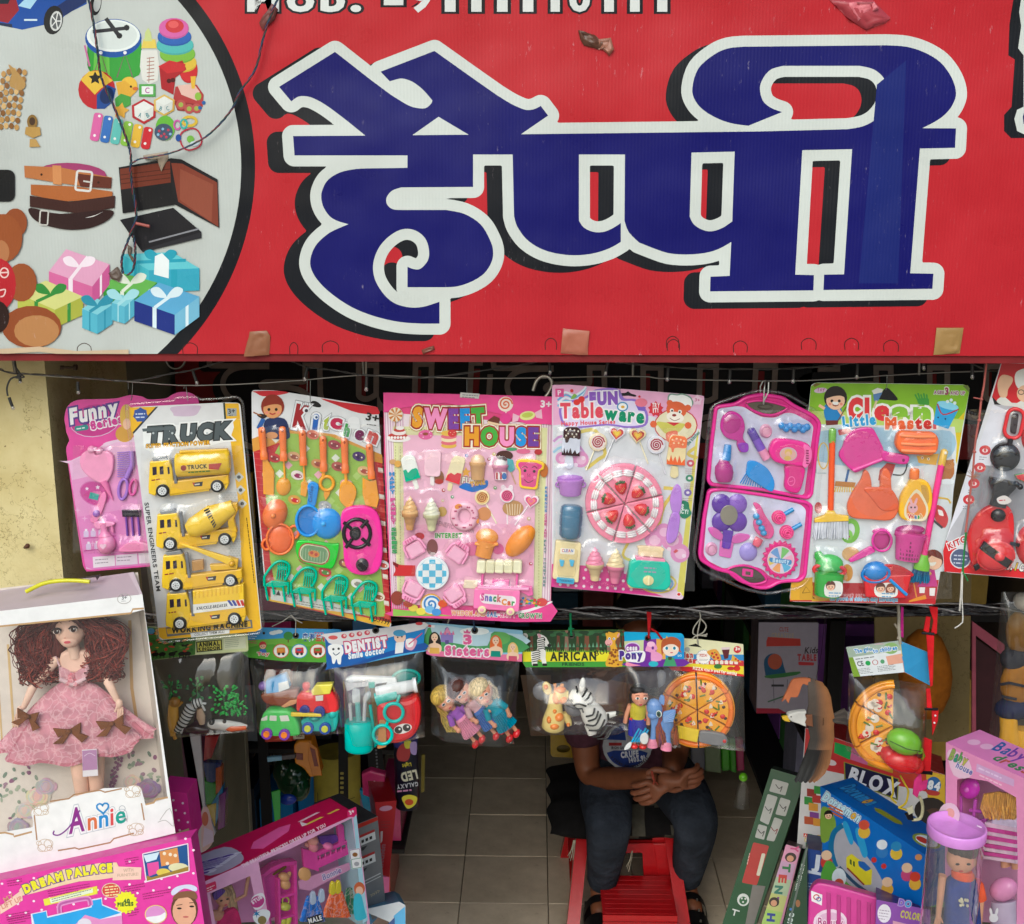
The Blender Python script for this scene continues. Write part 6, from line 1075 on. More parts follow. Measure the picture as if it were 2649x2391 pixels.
def wheel(t,g,x,y,r,c1,c2,h): q=t.s(g,'wheel');q.slab(el(x,y,r,r,0,18),h,h+20,c1,4);q.slab(el(x,y,r*.58,r*.58,0,14),h+18,h+26,c2,3)
g=t.l('toy_boat','brown toy boat with blue cabin');g.slab(rc([820,575,1100,535,1085,610,1010,665,900,655,850,635],26),10,60,'8a4424',14);q=t.s(g,'cabin');q.slab(rc([862,480,1005,430,1038,530,955,568,865,575],14),10,56,'4a9fe0',10);q.slab([955,495,1020,478,1036,530,958,560],52,60,'d9dde0',3);q=t.s(g,'funnel');q.ball(838,525,32,30,'8f6fc0');q=t.s(g,'anchor');q.slab([975,660,1040,615,1100,610,1080,640,1000,668],50,64,'d99a6a',4)
g=t.l('toy_train','red toy train with yellow roof');g.slab(rc([1088,580,1130,550,1200,565,1330,530,1385,620,1380,690,1330,705,1085,690],20),14,80,'e22a2e',14);q=t.s(g,'roof');q.slab(rc([1195,540,1225,495,1350,490,1330,560,1205,572],10),40,90,'e9dc4a',8);q.slab([1225,575,1280,570,1280,608,1228,612],78,86,'e8e2d8',2);q=t.s(g,'chimney');q.lathe(1152,560,1152,490,[(0,18),(.4,24),(.5,30),(.9,26),(1,12)],50,'d9282c',.8);q.lathe(1156,570,1154,530,[(0,22),(1,18)],50,'e6b63a',.8);wheel(t,g,1150,675,36,'2f3f9a','2a3680',78);wheel(t,g,1255,685,40,'2f3f9a','2a3680',78);q=t.s(g,'coupling_rod');q.slab(rc([1058,682,1270,692,1275,712,1058,710],8),96,112,'ecd02a',5)
g=t.l('toy_van','green toy van with orange wheels');g.slab(rc([828,850,832,760,860,690,900,668,1040,672,1085,720,1110,780,1120,850,1080,858,850,858],26),20,100,'5fce62',18);q=t.s(g,'window')
for a in ([845,730,890,705,890,740,848,745],[908,706,955,708,955,745,905,742],[975,708,1035,705,1048,745,985,748]): q.slab(rc(a,6),97,103,'e2e2da',2)
wheel(t,g,888,832,40,'7a3fb0','f0862a',96);wheel(t,g,1012,838,40,'7a3fb0','f0862a',96)
g=t.l('toy_car','teal toy car with blue wheels');g.slab(rc([1110,760,1180,720,1330,700,1385,680,1380,780,1360,840,1140,835],22),14,70,'38b0a8',14);g.ball(1340,710,44,40,'3fb8b0');wheel(t,g,1170,806,42,'2a52b0','d6d83a',66);wheel(t,g,1292,808,42,'2a52b0','d6d83a',66);g.ball(1215,738,40,60,'2f9a94',22)
t.bag((735,345),(1300,372),(1400,880),(790,868),84,seed=4);eyelet(t,1065,178,18);tie(t,[(1062,175,4),(1066,70,8),(1044,20,46)]);tie(t,[(1045,15,48),(985,60,40),(905,100,36)]);tie(t,[(1045,15,48),(1080,55,40),(1122,75,40)]);t.end()
# --- dentist
f3=yawed(380,1580,.36210,1.97,(965,1790),5)
t,p=head('bag with a tooth on its header, holding teal cup, teal glasses and red case',f3,[1268,162,1700,120,1988,80,1975,292,1292,420],'2a7fc8')
p.flat(sm([1270,165,1700,122,1985,82,1985,130,1800,170,1700,200,1400,245,1300,230,1272,190],2),'dcd9dc');p.flat(sm([1276,200,1300,232,1450,300,1600,360,1300,418,1285,400],2),'1f5aa8');p.flat(sm([1450,395,1700,300,1985,230,1975,290,1700,345],2),'1d4f9c');p.flat(sm([1560,375,1760,320,1975,285,1978,292,1700,345],2),'5ab0e0')
for k in range(4): p.ell(1408+k*55,182-k*8,20,17,'c94a5a');p.ell(1412+k*55,178-k*8,9,9,'e8c6c8')
p.ell(1330,192,34,15,'d05a5a');p.T('DENTIST',1418,296,1722,250,66,'eceaee',ol=(('c23a6a',.1),),b=.085);p.T('Smile doctor',1440,345,1702,300,42,'e9eef2',b=.06,shear=.1)
p.flat(sm([1295,255,1330,238,1365,240,1395,252,1405,300,1390,330,1385,380,1365,378,1355,345,1340,378,1325,372,1318,330,1298,300]),'eef0f2');p.dots([1332,275,1370,272],9,'2a2a34');p.line(sm([(1330,300),(1350,318),(1378,298)],3,False),6,'2a4a6a')
p.ell(1808,190,42,42,'ecc6b0');p.ell(1805,160,46,24,'4f9ac8');p.dots([1792,190,1822,186],6,'2a2024');p.flat([1778,228,1838,222,1830,300,1772,308],'e8e8ea');p.flat(sm([1850,215,1885,195,1930,215,1900,280,1850,270]),'d6a0b8');p.flat(sm([1850,210,1880,200,1905,212,1900,250,1880,262,1860,255]),'f0f0f0');p.line([1870,240,1968,160],8,'c94a7a');p.ell(1945,92,26,12,'c9303a')
g=t.l('toy_cup','teal toy cup of dental tools');g.lathe(1520,985,1520,755,[(0,60),(.03,84),(.12,102),(.9,104),(.92,96),(1,96)],60,'16bfb4',.6,20);q=t.s(g,'tool');q.slab(rc([1478,520,1528,535,1530,620,1475,630,1470,560],14),70,84,'cfd8da',4);q.tube([(1508,620,72),(1520,780,72)],20,'6fc8c4');q=t.s(g,'tool');q.dome(1575,590,22,44,84,'e2e4e6',30,60);q.tube([(1562,620,66),(1555,760,66)],14,'e2e4e6');q=t.s(g,'tool');q.tube([(1455,640,60),(1462,760,60)],13,'dfe2e4')
q=t.g('tool_sleeve','tube',g);q.lathe(1515,770,1500,470,[(0,100),(1,96)],56,'fff',.6,16)
g=t.l('toy_tube','white toy syringe body');g.slab(rc([1415,480,1460,450,1780,460,1790,500,1500,530,1430,560],14),20,56,'dcdedf',8);g.lathe(1640,560,1930,505,[(0,40),(.1,42),(.9,42),(.92,54),(1,54)],60,'e0e2e4',.8);g.slab(rc([1585,490,1630,485,1632,525,1588,528],5),54,68,'1fa090',3);g.slab([1640,500,1720,490,1700,520,1630,530],50,58,'2a2426',2)
g=t.l('toy_mirror','dark teal toy mirror');g.ring(1850,480,100,62,12,20,'0f9a8c',-8);g.dome(1850,480,95,56,22,'0f7a70');g.lathe(1640,610,1790,560,[(0,50),(.5,46),(1,40)],66,'2fb0a6',.8)
g=t.l('toy_case','red toy case with two cartoon eyes');g.slab(sm([1650,640,1720,610,1860,600,1930,570,1960,650,1950,780,1900,860,1800,905,1720,895,1660,800],3),10,110,'d2161e',30);q=t.g('case_eyes','prints',g);q.base=111;q.ell(1830,795,66,34,'ece8e4',-14);q.ell(1800,804,28,26,'2a2422');q.ell(1858,788,28,26,'2a2422');q.dots([1808,798,1866,782],8,'ece8e4')
g=t.l('toy_glasses','teal toy glasses');g.ring(1768,672,66,64,13,130,'1fc0b4',0,24);g.ring(1690,826,66,66,13,134,'22c4b8',0,24);g.tube([(1725,735,134),(1715,765,134)],12,'1fc0b4');g.tube([(1650,890,130),(1640,920,120),(1600,640,80)],12,'1aa89c');g.tube([(1790,610,124),(1810,560,100)],12,'1aa89c')
g=t.g('tongue_stick','wood',None,'wooden toy stick');g.slab(rc([1665,730,1710,730,1718,920,1650,935],16),112,122,'c98a50',3)
t.bag((1295,415),(1975,292),(1985,905),(1425,985),120,seed=6);eyelet(t,1635,140,20);t.end()
# --- three sisters
f4=yawed(1080,1580,.23810,1.99,(1225,1760),3)
def doll(t,hx_,hy,r,ang,hair,dress,dress2,name='toy_doll',label=None,L=420,long_=True,shoe='c81f26',up=30):
 """a small doll lying at an angle: ang is the direction of the body from the head (degrees, y down)"""
 a=rad(ang);dx,dy=cos(a),sin(a);nx,ny=-dy,dx;h0=up
 g=t.g(name,'skin',None,label)
 def at_(l,s_): return (hx_+dx*l+nx*s_,hy+dy*l+ny*s_)
 x,y=at_(0,0);g.ball(x,y,r,h0+r*.8,'d79a7c',r*.95,ang,r*.9);x2,y2=at_(r*.55,r*.12);g.ball(x2,y2,r*.55,h0+r*1.0,'d79a7c',r*.62,ang,r*.6)
 n0,n1=at_(r*.8,0),at_(r*1.5,0);g.tube([(*n0,h0+r*.7),(*n1,h0+r*.6)],r*.28,'d39474')
 q=t.g('doll_face','prints',g)
 for s_ in (-.36,.2):
  ex,ey=at_(r*.12,r*s_);q.ell(ex,ey,r*.13,r*.2,'eee8e4',ang,10,h0+r*1.68);q.ell(ex,ey,r*.09,r*.15,'2a3a44',ang,10,h0+r*1.69)
  bx_,by_=at_(-r*.18,r*s_);q.line([bx_-nx*r*.16,by_-ny*r*.16,bx_+nx*r*.16,by_+ny*r*.16],r*.05,'5a3a24',h0+r*1.66)
 mx,my=at_(r*.72,-r*.05);q.ell(mx,my,r*.06,r*.16,'b83a44',ang,8,h0+r*1.62)
 q=t.g('doll_hair','hair',g);hx2,hy2=at_(-r*.42,r*.12);q.ball(hx2,hy2,r*.86,h0+r*.78,hair,r*1.06,ang,r*.98)
 for k in range(26):
  s0=-1+2*(k % 13)/12;b0=at_(-r*.3,s0*r*.95);b1=at_(r*.6,s0*r*1.1+r*.15*(k % 3));b2=at_(r*(2.4 if long_ else 1.2)+r*.2*(k % 4),s0*r*.8+r*.35*(k % 2));hh=h0+r*(.5-.3*(k> 12))
  if abs(s0)> .5 or k> 12: q.tube([(*b0,hh+r*.4),(*b1,hh),(*b2,max(hh-r*.3,6))],r*.13,hair,5)
 s0,s1,s2=r*1.3,L*.5,L*.82
 q=t.g('doll_dress','cloth',g);p0,p1=at_(s0,0),at_(s1,0);q.lathe(*p0,*p1,[(0,r*.3,dress),(.08,r*.72,dress),(.4,r*.62,dress),(.75,r*.5,dress),(.8,r*.58,dress2),(1,r*.7,dress2)],h0+r*.5,dress,.8);p2=at_(s2,0);q.lathe(*p1,*p2,[(0,r*.68),(.5,r*.8),(1,r*.98)],h0+r*.5,dress2,.65)
 for k in range(9): s_=-1+2*k/8;aa=at_(s1,s_*r*.6);bb=at_(s2*.99,s_*r*.95);q.tube([(*aa,h0+r*.5+r*.5*math.sqrt(1-s_*s_*.98)),(*bb,h0+r*.5+r*.66*math.sqrt(1-s_*s_*.98))],r*.06,dress2,4)
 for s_ in (-1,1):
  a0,a1,a2=at_(s0+r*.2,s_*r*.62),at_(s0+r*1.1,s_*r*.95),at_(s0+r*1.75,s_*r*.8);q.tube([(*a0,h0+r*.7),(*a1,h0+r*.8)],r*.3,dress);g.tube([(*a1,h0+r*.8),(*a2,h0+r*.9)],r*.2,'d39474');g.ball(*a2,r*.24,h0+r*.9,'d39474')
 for s_ in (-.38,.38): b0,b1=at_(s2*.95,s_*r),at_(L*.98,s_*r);g.tube([(*b0,h0+r*.4),(*b1,h0+r*.4)],r*.2,'d39474');q2=t.s(g,'doll_shoe');b2=at_(L*1.02,s_*r);q2.ball(b2[0]-r*.1,b2[1]+r*.05,r*.42,h0+r*.4,shoe,r*.3,ang+70)
 return g
t,p=head('bag holding three small dolls leaning together',f4,[90,125,1145,215,1135,556,160,492,95,470],'8fc0dc')
p.flat(sm([92,190,300,160,700,230,1140,260,1135,400,92,400],2),'b9d4e2');p.flat(sm([92,240,140,180,200,300,500,370,760,380,800,250,900,230,1140,330,1138,450,92,440],2),'4f9a5a');p.flat([92,420,300,445,800,480,1138,470,1135,556,160,492,96,470],'d9709c')
p.ell(620,225,160,42,'e6eef0');p.ell(900,300,110,70,'6aae5a')
p.flat([255,340,250,250,290,240,300,190,325,175,345,200,350,235,390,250,385,350],'8a7ac0');p.flat([280,250,325,180,360,240],'d990b0');p.rect(300,320,340,362,'5a4a8a')
for x in (255,300,350,388): p.flat([x-16,260,x,215,x+16,262],'d9709c')
p.T('3',498,362,590,360,100,'d65a94',ol=(('f0e0ea',.05),),b=.06);p.flat([505,245,500,215,520,228,540,200,560,230,580,218,572,250],'d65a94');p.T('Sisters',300,478,782,490,96,'d65a94',ol=(('f4e6ee',.09),),b=.075,jit=.3)
p.flat([110,150,188,158,186,185,112,178],'e9e4e6');p.flat([112,150,150,155,148,180,114,177],'c9303a')
def bust(x,y,r,hair,dress,skin='ecc8aa'):
 p.flat(sm([x-r*1.15,y-r*.3,x,y-r*1.2,x+r*1.2,y-r*.2,x+r*1.5,y+r*2,x+r*.7,y+r*2.3,x-r*.9,y+r*2.2,x-r*1.4,y+r*1.8]),hair);p.flat(sm([x-r*1.6,y+r*2.2,x-r*.6,y+r*1.5,x+r*.6,y+r*1.5,x+r*1.6,y+r*2.2,x+r*1.3,y+r*3.6,x-r*1.3,y+r*3.6]),skin);p.flat([x-r*1.1,y+r*2.5,x+r*1.1,y+r*2.6,x+r*1.2,y+r*4,x-r*1.2,y+r*3.9],dress);p.flat([x-r*.25,y+r*.6,x+r*.25,y+r*.6,x+r*.3,y+r*1.7,x-r*.3,y+r*1.7],skin);p.ell(x,y+r*.1,r*.78,r*.95,skin);p.dots([x-r*.3,y+r*.1,x+r*.35,y+r*.1],r*.12,'2a1c18');p.ell(x,y+r*.62,r*.2,r*.09,'c23a4a')
bust(185,285,46,'1d1614','d8a84a');bust(850,320,46,'d9682a','1f8a7a');bust(1035,390,40,'e2bf6a','c04a6a')
doll(t,300,900,118,52,'c9a84a','8f4fb0','d98aa8','toy_doll','doll with blond hair in purple and pink',600)
doll(t,470,800,118,48,'4a2218','c9a0a8','3f68b0','toy_doll','doll with dark red hair in blue',625,False,up=70)
doll(t,700,800,122,55,'d9c49a','1a8fa4','178aa8','toy_doll','doll with pale hair in turquoise',590,False,up=90)
g=t.g('loose_hair','hair',None,'blond tuft of hair')
for k in range(30): g.tube([(250+k*4,1040,40),(270+k*6,1180+(k % 5)*12,60),(330+k*7,1300-(k % 4)*16,40)],13,'a8923a' if k % 2 else 'b89f45',5)
t.bag((150,492),(1110,556),(1050,1450),(150,1350),190,seed=8);eyelet(t,622,215,30);tie(t,[(620,210,8),(612,120,20),(600,40,90)],'3a4a6a',8);tie(t,[(330,130,20),(345,70,60),(350,30,80)],'b8b2a8',6);t.end()
# --- african friends
f5=yawed(1080,1580,.23810,2.0,(1485,1780),-2)
t,p=head('bag with a forest and yellow header, holding a zebra and a giraffe toy',f5,[1142,215,2250,208,2285,610,1170,612,1140,560],'6a9a3a')
p.flat([1142,217,2252,210,2270,440,1142,440],'24401f')
for x,w in ((1240,30),(1330,24),(1530,34),(1620,40),(1740,24),(1840,50),(1960,28),(2080,36),(2180,50),(2235,30)): p.flat([x-w*.4,215,x+w*.4,215,x+w*.6,440,x-w*.6,440],RD.choice(('7a4a34','6a3f2c','8f6a5a')))
for k in range(60): x=1160+RD.random()*1090;p.ell(x,225+RD.random()*40,40,18,RD.choice(('2f5a34','3a6a3f','1f3a20')),0,8)
for k in range(26): x=1180+k*42;p.flat([x,395,x+14,330+RD.random()*30,x+28,395],RD.choice(('4a7a5a','6a9a7a','2f5a3a')))
for k in range(50): x=1150+k*22;p.flat([x,450,x+8,408+RD.random()*20,x+18,450],RD.choice(('8ab83a','a8c84a','6a9a2a')))
p.flat([1142,445,2272,450,2280,548,1150,552],'e2d818');p.flat([1150,552,2280,548,2285,608,1175,612],'4a9a34');p.T('AFRICAN',1440,540,1942,535,92,'23301c',b=.045);p.T('FRIENDS',1570,595,1812,595,34,'1f4a24',b=.045);p.T('1801',1900,500,2060,460,60,'2a2a1c',b=.0);p.ell(1168,275,32,34,'d9d4cc');p.T('3+',1150,290,1186,290,34,'4a4440')
Wt,Bk='eae8e2','1d1b1a'
p.flat(sm([1235,440,1300,420,1300,330,1310,280,1300,250,1340,255,1400,290,1440,380,1425,392,1380,385,1395,450,1390,510,1405,590,1360,590,1345,530,1300,540,1305,590,1250,595,1240,540],2),Wt)
for k in range(12): y=300+k*23;x0=1300 if k< 6 else 1240;p.line([x0+(k % 2)*8,y,x0+70,y-12,x0+(95 if k> 5 else 85),y+6],10,Bk)
p.ell(1432,375,22,20,Bk);p.ell(1325,270,16,26,'d9a0b0',-25);p.ell(1380,310,10,12,Bk);p.rect(1252,572,1308,600,Bk);p.rect(1358,570,1408,598,Bk)
gx0=2110
p.flat(sm([2060,250,2080,225,2130,240,2170,225,2190,260,2150,330,2165,400,2210,500,2225,600,2050,600,2060,520,2100,420,2080,370,2050,330],2),'e0a82a');p.ell(2078,342,40,36,'e6a8a8');p.ell(2060,265,14,30,'e0a82a',-20);p.ell(2180,262,18,34,'e0a82a',24);p.ell(2182,262,10,24,'e0a0a8',24);p.dots([2085,300,2135,302],14,'e6eef0');p.dots([2087,302,2133,304],8,'2f5a9a');p.line([2060,360,2085,372,2100,352],7,'8a3a44')
for k in range(26): p.ell(2085+RD.random()*110,420+RD.random()*170,13,11,'8a4a1a',0,8)
p.ell(2230,470,18,24,'8a4a1a',30)
g=t.l('toy_giraffe','cream toy giraffe with orange spots');CR='e6cd7a'
g.lathe(1470,1250,1510,850,[(0,90),(.08,125),(.3,118),(.6,84),(.85,74),(1,70)],110,CR,.8,16);g.lathe(1500,860,1640,870,[(0,60),(.2,96),(.5,90),(.8,62),(1,44)],120,CR,.8,14);g.ball(1410,790,50,130,CR,75,-15,24);g.lathe(1560,820,1575,735,[(0,20),(.7,16),(.75,26),(1,18)],150,'e69a4a',.9);g.lathe(1500,820,1495,740,[(0,18),(.7,14),(.75,22),(1,16)],130,'e69a4a',.9);g.lathe(1600,1060,1660,1200,[(0,50),(.8,34),(1,20)],110,CR,.8)
q=t.s(g,'spots')
for x,y,rx,ry,h in ((1435,1110,26,36,190),(1540,1085,44,40,190),(1495,1020,22,24,176),(1490,1175,50,36,196),(1515,890,44,60,168),(1400,770,26,28,150),(1580,900,44,40,176),(1560,800,50,30,170),(1640,1180,20,22,140)): q.dome(x,y,rx*1.15,ry*1.15,h+30,'f08a2a',0,h-30)
g=t.l('toy_zebra','large white toy zebra with black stripes');g.lathe(1760,880,1990,1190,[(0,90),(.1,112),(.35,100),(.6,128),(.85,130),(1,90)],130,Wt,.8,18);g.lathe(1800,860,1650,1020,[(0,80),(.2,128),(.5,112),(.55,104)],140,Wt,.8,16);q=t.s(g,'muzzle');q.ball(1690,1005,104,140,'6d6b70',78,30,86);g.ball(1790,740,34,160,Wt,80,8,30);g.lathe(1990,1100,2160,1060,[(0,40),(.5,34),(1,24)],130,Wt,.8);g.lathe(1870,1190,1900,1290,[(0,60),(1,50)],110,Wt,.8)
q=t.s(g,'stripes')
for a,b_,c_ in (((1725,730),(1735,760),(1735,790)),((1840,740),(1815,790),(1790,840)),((1880,790),(1850,840),(1820,880)),((1915,850),(1890,890),(1850,920)),((1700,930),(1750,905),(1830,940)),((1830,1050),(1900,1020),(1920,960)),((1850,1100),(1930,1060),(1960,990)),((1830,1140),(1930,1130),(1990,1020)),((1860,1200),(1970,1180),(2030,1080)),((1900,1270),(1990,1240),(2060,1150)),((1950,1290),(2050,1270),(2095,1210))):
 q.tube([(x,y,262 - 60*abs(u-.5)) for u,(x,y) in zip([i/8 for i in range(9)],sm([a,b_,c_],4,False))],11,Bk,5)
q.tube([(2065,1050,165),(2070,1110,165)],12,Bk,5);q.tube([(2150,1050,140),(2300,1075,120)],26,'2a2826',6,.002);q.ball(1672,880,16,240,'3a3a2a');q.tube([(1620,935,215),(1700,965,240),(1790,965,240),(1800,1010,225)],8,'26262a',5)
g=t.l('toy_elephant','grey toy elephant head');g.ball(1350,850,100,60,'7d7d82',100,20,60)
t.bag((1175,612),(2280,600),(2330,1300),(1240,1300),240,seed=10);eyelet(t,1672,268,30);tie(t,[(1672,262,6),(1665,180,20),(1662,0,90)],'2f8a5a',13);tie(t,[(1640,200,14),(1700,190,14),(1640,180,14)],'2f8a5a',12);t.end()
# --- princess pony
f6=yawed(1540,1580,.20875,1.985,(1690,1780),4)
t,p=head('narrow bag holding a black haired doll and a blue winged pony',f6,[355,262,1070,280,1100,320,1105,690,385,688],'2fa6d8')
p.flat([358,380,1098,330,1100,690,385,688],'c9d2a0');p.flat([600,365,755,350,760,690,590,690],'7a2a9a');p.flat([755,350,870,345,870,690,760,690],'e0a84a');p.flat([870,345,1098,330,1100,690,870,690],'2f8ed0');p.flat(sm([385,640,700,610,1102,600,1104,690,386,688],2),'6a2a9a')
p.ell(460,460,95,70,'d9c4ec');p.ell(460,470,88,66,'8a3aa0');p.flat(sm([385,520,600,500,612,600,560,640,385,620]),'f0ecf4');p.T('cess',385,490,520,488,60,'f0ecf4',b=.07);p.T('Pony',300,598,590,590,96,'4a2a8a',ol=(('f0ecf4',.08),),b=.085);p.scrib(440,525,590,520,14,'4a8ac0');p.flat(sm([390,640,470,660,560,680,388,686]),'e58aa8')
p.flat(sm([620,500,640,430,690,390,740,410,770,470,740,500,780,520,830,560,810,620,690,620,690,520],2),'e59ac8');p.ell(690,415,50,34,'f0bcd8');p.ell(712,462,16,20,'6a2a8a');p.ell(720,660,60,36,'3fb0c0');p.flat(sm([815,470,830,370,920,325,1010,340,1060,400,1050,480,1070,520,1010,500,850,520,830,560]),'b0562a');p.ell(935,480,100,85,'f0d8c6');p.flat(sm([830,460,880,390,1000,380,1050,470,980,420,900,420]),'b0562a');p.ell(880,465,30,24,'eef2f2');p.ell(985,465,30,24,'eef2f2');p.ell(885,465,17,20,'1f7a9a');p.ell(980,465,17,20,'1f7a9a');p.ell(945,520,18,7,'c94a5a');p.flat([885,310,900,340,870,345],'e0b03a');p.flat([880,580,970,580,1010,688,840,688],'4a9a6a');p.flat([900,570,950,570,945,610,905,610],'3a4a2a');p.T('SG',1020,570,1070,566,26,'cfe6f4')
g=t.g('toy_doll','skin',None,'doll in a yellow top and blue skirt');g.ball(535,1020,105,110,'d9987a',108,0,90);g.ball(530,1075,62,140,'d9987a',44,0,50)
q=t.g('doll_face','prints',g);q.base=206
for x in (492,590): q.ell(x,1005,26,15,'eee6e0',0,12,200);q.ell(x+2,1005,14,14,'3a4a44',0,12,201.5);q.line([x-26,975,x,966,x+26,974],6,'4a2a20',199)
q.ell(530,1082,22,10,'c23a48',0,12,203);q.ell(534,1050,10,6,'c98468',0,10,204)
q=t.g('doll_hair','hair',g);q.ball(530,945,118,90,'1d1614',70,0,86)
for k in range(34): a=k/33;q.tube([(430+a*210,930,120-60*abs(a-.5)),(415+a*300,980+RD.random()*40,40),(640+RD.random()*150,930+RD.random()*110,30+RD.random()*40)] if k> 16 else [(470-a*80,920,100),(425+a*30,1020,50),(430+a*40,1110,40)],15,'1f1715' if k % 2 else '2c1f1b',5)
q=t.g('doll_top','cloth',g);q.lathe(520,1110,510,1300,[(0,40),(.1,90),(.4,104),(.8,96),(1,92)],84,'c6b82a',.7);q=t.g('doll_skirt','cloth',g);q.lathe(510,1290,510,1500,[(0,96),(.08,104),(.5,112),(1,118)],80,'33329a',.7);q.ring(508,1296,102,14,8,120,'c23a34',3)
g.tube([(420,1130,80),(380,1250,70),(360,1360,60)],30,'d39474');g.tube([(610,1130,80),(640,1260,90),(640,1370,90)],28,'d39474');g.tube([(470,1500,70),(468,1620,70)],30,'d39474');g.tube([(560,1500,70),(575,1620,70)],30,'d39474')
q=t.s(g,'doll_shoe');q.ball(470,1640,52,80,'d82a2a',34);q.ball(575,1645,52,80,'d82a2a',34)
g=t.l('toy_accessory','blue and white toy comb and mirror'); 
for k in range(5): g.tube([(430+k*30,1560,150),(520+k*28,1390+(k % 3)*20,150)],15,'2f9fd0',5)
g.slab(sm([540,1470,590,1440,630,1480,620,1560,570,1580,530,1540]),150,175,'e4e4e2',8);g.slab(sm([370,1600,430,1570,410,1640,340,1665]),120,140,'dcdcda',6)
g=t.l('toy_pony','blue winged toy pony with pink hooves');PB='6f98d8'
g.ball(715,1160,100,110,PB,118,-12,86);g.ball(690,1240,66,130,PB,48,0,62);g.slab(sm([770,1080,790,1010,835,1015,835,1110,800,1130]),90,120,PB,8);g.lathe(730,1240,690,1600,[(0,60),(.15,62),(.4,40),(.75,34),(1,50)],100,PB,.8);g.lathe(860,1290,880,1640,[(0,90),(.25,92),(.5,50),(.8,40),(1,54)],90,PB,.8);g.lathe(720,1330,900,1400,[(0,60),(.5,80),(1,70)],90,PB,.8)
g.slab(sm([810,1200,880,1170,960,1160,960,1220,935,1290,880,1320,815,1310]),150,176,'7aa2de',8)
for k in range(5): g.tube([(820,1250+k*14,178),(950-k*4,1170+k*30,178)],10,'86ace4',5)
q=t.g('pony_eye','prints',g);q.ell(755,1195,36,44,'e6ece8',-10,14,198);q.ell(752,1198,26,36,'2a5a4a',-10,14,199);q.ell(750,1204,13,20,'141a18',-10,14,200);q.dots([760,1182],8,'f0f4f2')
q=t.s(g,'pony_hoof');q.lathe(690,1540,690,1640,[(0,44),(.3,62),(1,70)],100,'e68aa8',.8);q=t.s(g,'pony_hoof');q.lathe(870,1580,860,1680,[(0,46),(.3,64),(1,72)],90,'e68aa8',.8)
q=t.g('pony_mane','hair',g)
for k in range(22): q.tube([(800+k*2,1110+k*6,120),(775-k*2,1300+k*4,150),(790+(k % 5)*26-40,1480+(k % 7)*24,110)],15,'9a4a2c' if k % 3 else '7a3a5a',5)
for k in range(14): q.tube([(930,1320,90),(985+k*2,1420+k*6,80),(960+k*4,1600+(k % 4)*12,60)],15,'8a4426' if k % 2 else 'a85a34',5)
t.bag((375,690),(1070,690),(1055,1700),(395,1660),230,seed=12);eyelet(t,650,340,32)
g=t.g('ribbon','cloth',None,'red ribbon loop');g.slab([628,0,690,5,685,120,665,330,645,330,640,120],30,40,'a8181e',2);g.tube([(685,215,20),(760,260,20),(825,350,14)],14,'a8181e',6);t.end()
# --- pizza
def pizza(t,cx,cy,R_,a0,a1,step,seed,cut=True,name='toy_pizza',wob=1,hh=70,mush=False):
 g0=t.g(name,'plastic');q_=random.Random(seed);n=max(1,round((a1-a0)/step))
 for k in range(n):
  b0,b1=rad(a0+k*step+.6),rad(a0+(k+1)*step - .6);m=(b0+b1)/2;ox,oy=cx+R_*.025*cos(m),cy+R_*.025*sin(m);g=t.s(g0,'pizza_slice')
  ar=[b0+(b1-b0)*i/10 for i in range(11)]
  g.slab([(ox,oy)]+[(ox+R_*cos(u),oy+R_*sin(u)) for u in ar],4,hh*.7,'eda01f',10);g.slab([(ox+R_*.03*cos(m),oy+R_*.03*sin(m))]+[(ox+R_*.82*cos(u),oy+R_*.82*sin(u)) for u in ar[1:-1]],hh*.6,hh*.78,'f0a820',4)
  g.tube([(ox+R_*.9*cos(u),oy+R_*.9*sin(u),hh*.66) for u in ar[0:]],R_*.075,'ee7a1c' if not mush else 'f09a24',7)
  tp=t.s(g,'topping')
  for i in range(15):
   rr_=R_*math.sqrt(q_.uniform(.05,.6));u=q_.uniform(b0+.12,b1-.12);x,y=ox+rr_*cos(u),oy+rr_*sin(u);kind=i % 5;H_=hh*.78
   if kind==0: tp.dome(x,y,R_*.075,R_*.065,H_+R_*.03,'d02a1f',q_.uniform(0,90),H_,12,3)
   elif kind==1: tp.dome(x,y,R_*.05,R_*.045,H_+R_*.025,'3a1d12',0,H_,10,3)
   elif kind==2: w=q_.uniform(0,PI);tp.tube([(x-R_*.08*cos(w),y-R_*.08*sin(w),H_+4),(x+R_*.08*cos(w),y+R_*.08*sin(w),H_+4)],R_*.024,'5a7a1f',5)
   elif kind==3: tp.slab(sm([x-R_*.05,y+R_*.05,x,y-R_*.06,x+R_*.06,y+R_*.04,x,y+R_*.06]) if not mush else el(x,y,R_*.1,R_*.095),H_,H_+R_*.025,'ead9c4',2)
   else: tp.tube([(x+R_*.05*cos(v),y+R_*.05*sin(v),H_+4) for v in (0,.8,1.6,2.4)],R_*.022,'c8241c',5)
 return g0
f7=yawed(1540,1580,.20875,2.01,(1830,1780),-5)
t,p=head('bag holding a round toy pizza and a yellow and grey knife',f7,[880,330,1300,355,1835,415,1842,815,1500,782,940,738],'dcd9b0')
p.flat([1100,540,1838,545,1840,660,1100,640],'3f86c0');p.flat([1100,600,1838,620,1840,700,1100,690],'c23034')
for k in range(9): p.flat([1240+k*60,628,1265+k*60,610,1290+k*60,630,1285+k*60,665,1245+k*60,662],'e8dcd0')
p.flat([960,660,1200,655,1838,690,1840,815,1200,760],'e2cf2a');p.flat([900,690,1180,695,1838,790,1842,816,1500,784,950,738],'c81f26');p.T('PIZZA size is used for cutting',1208,728,1752,795,36,'f2e9d8',b=.06)
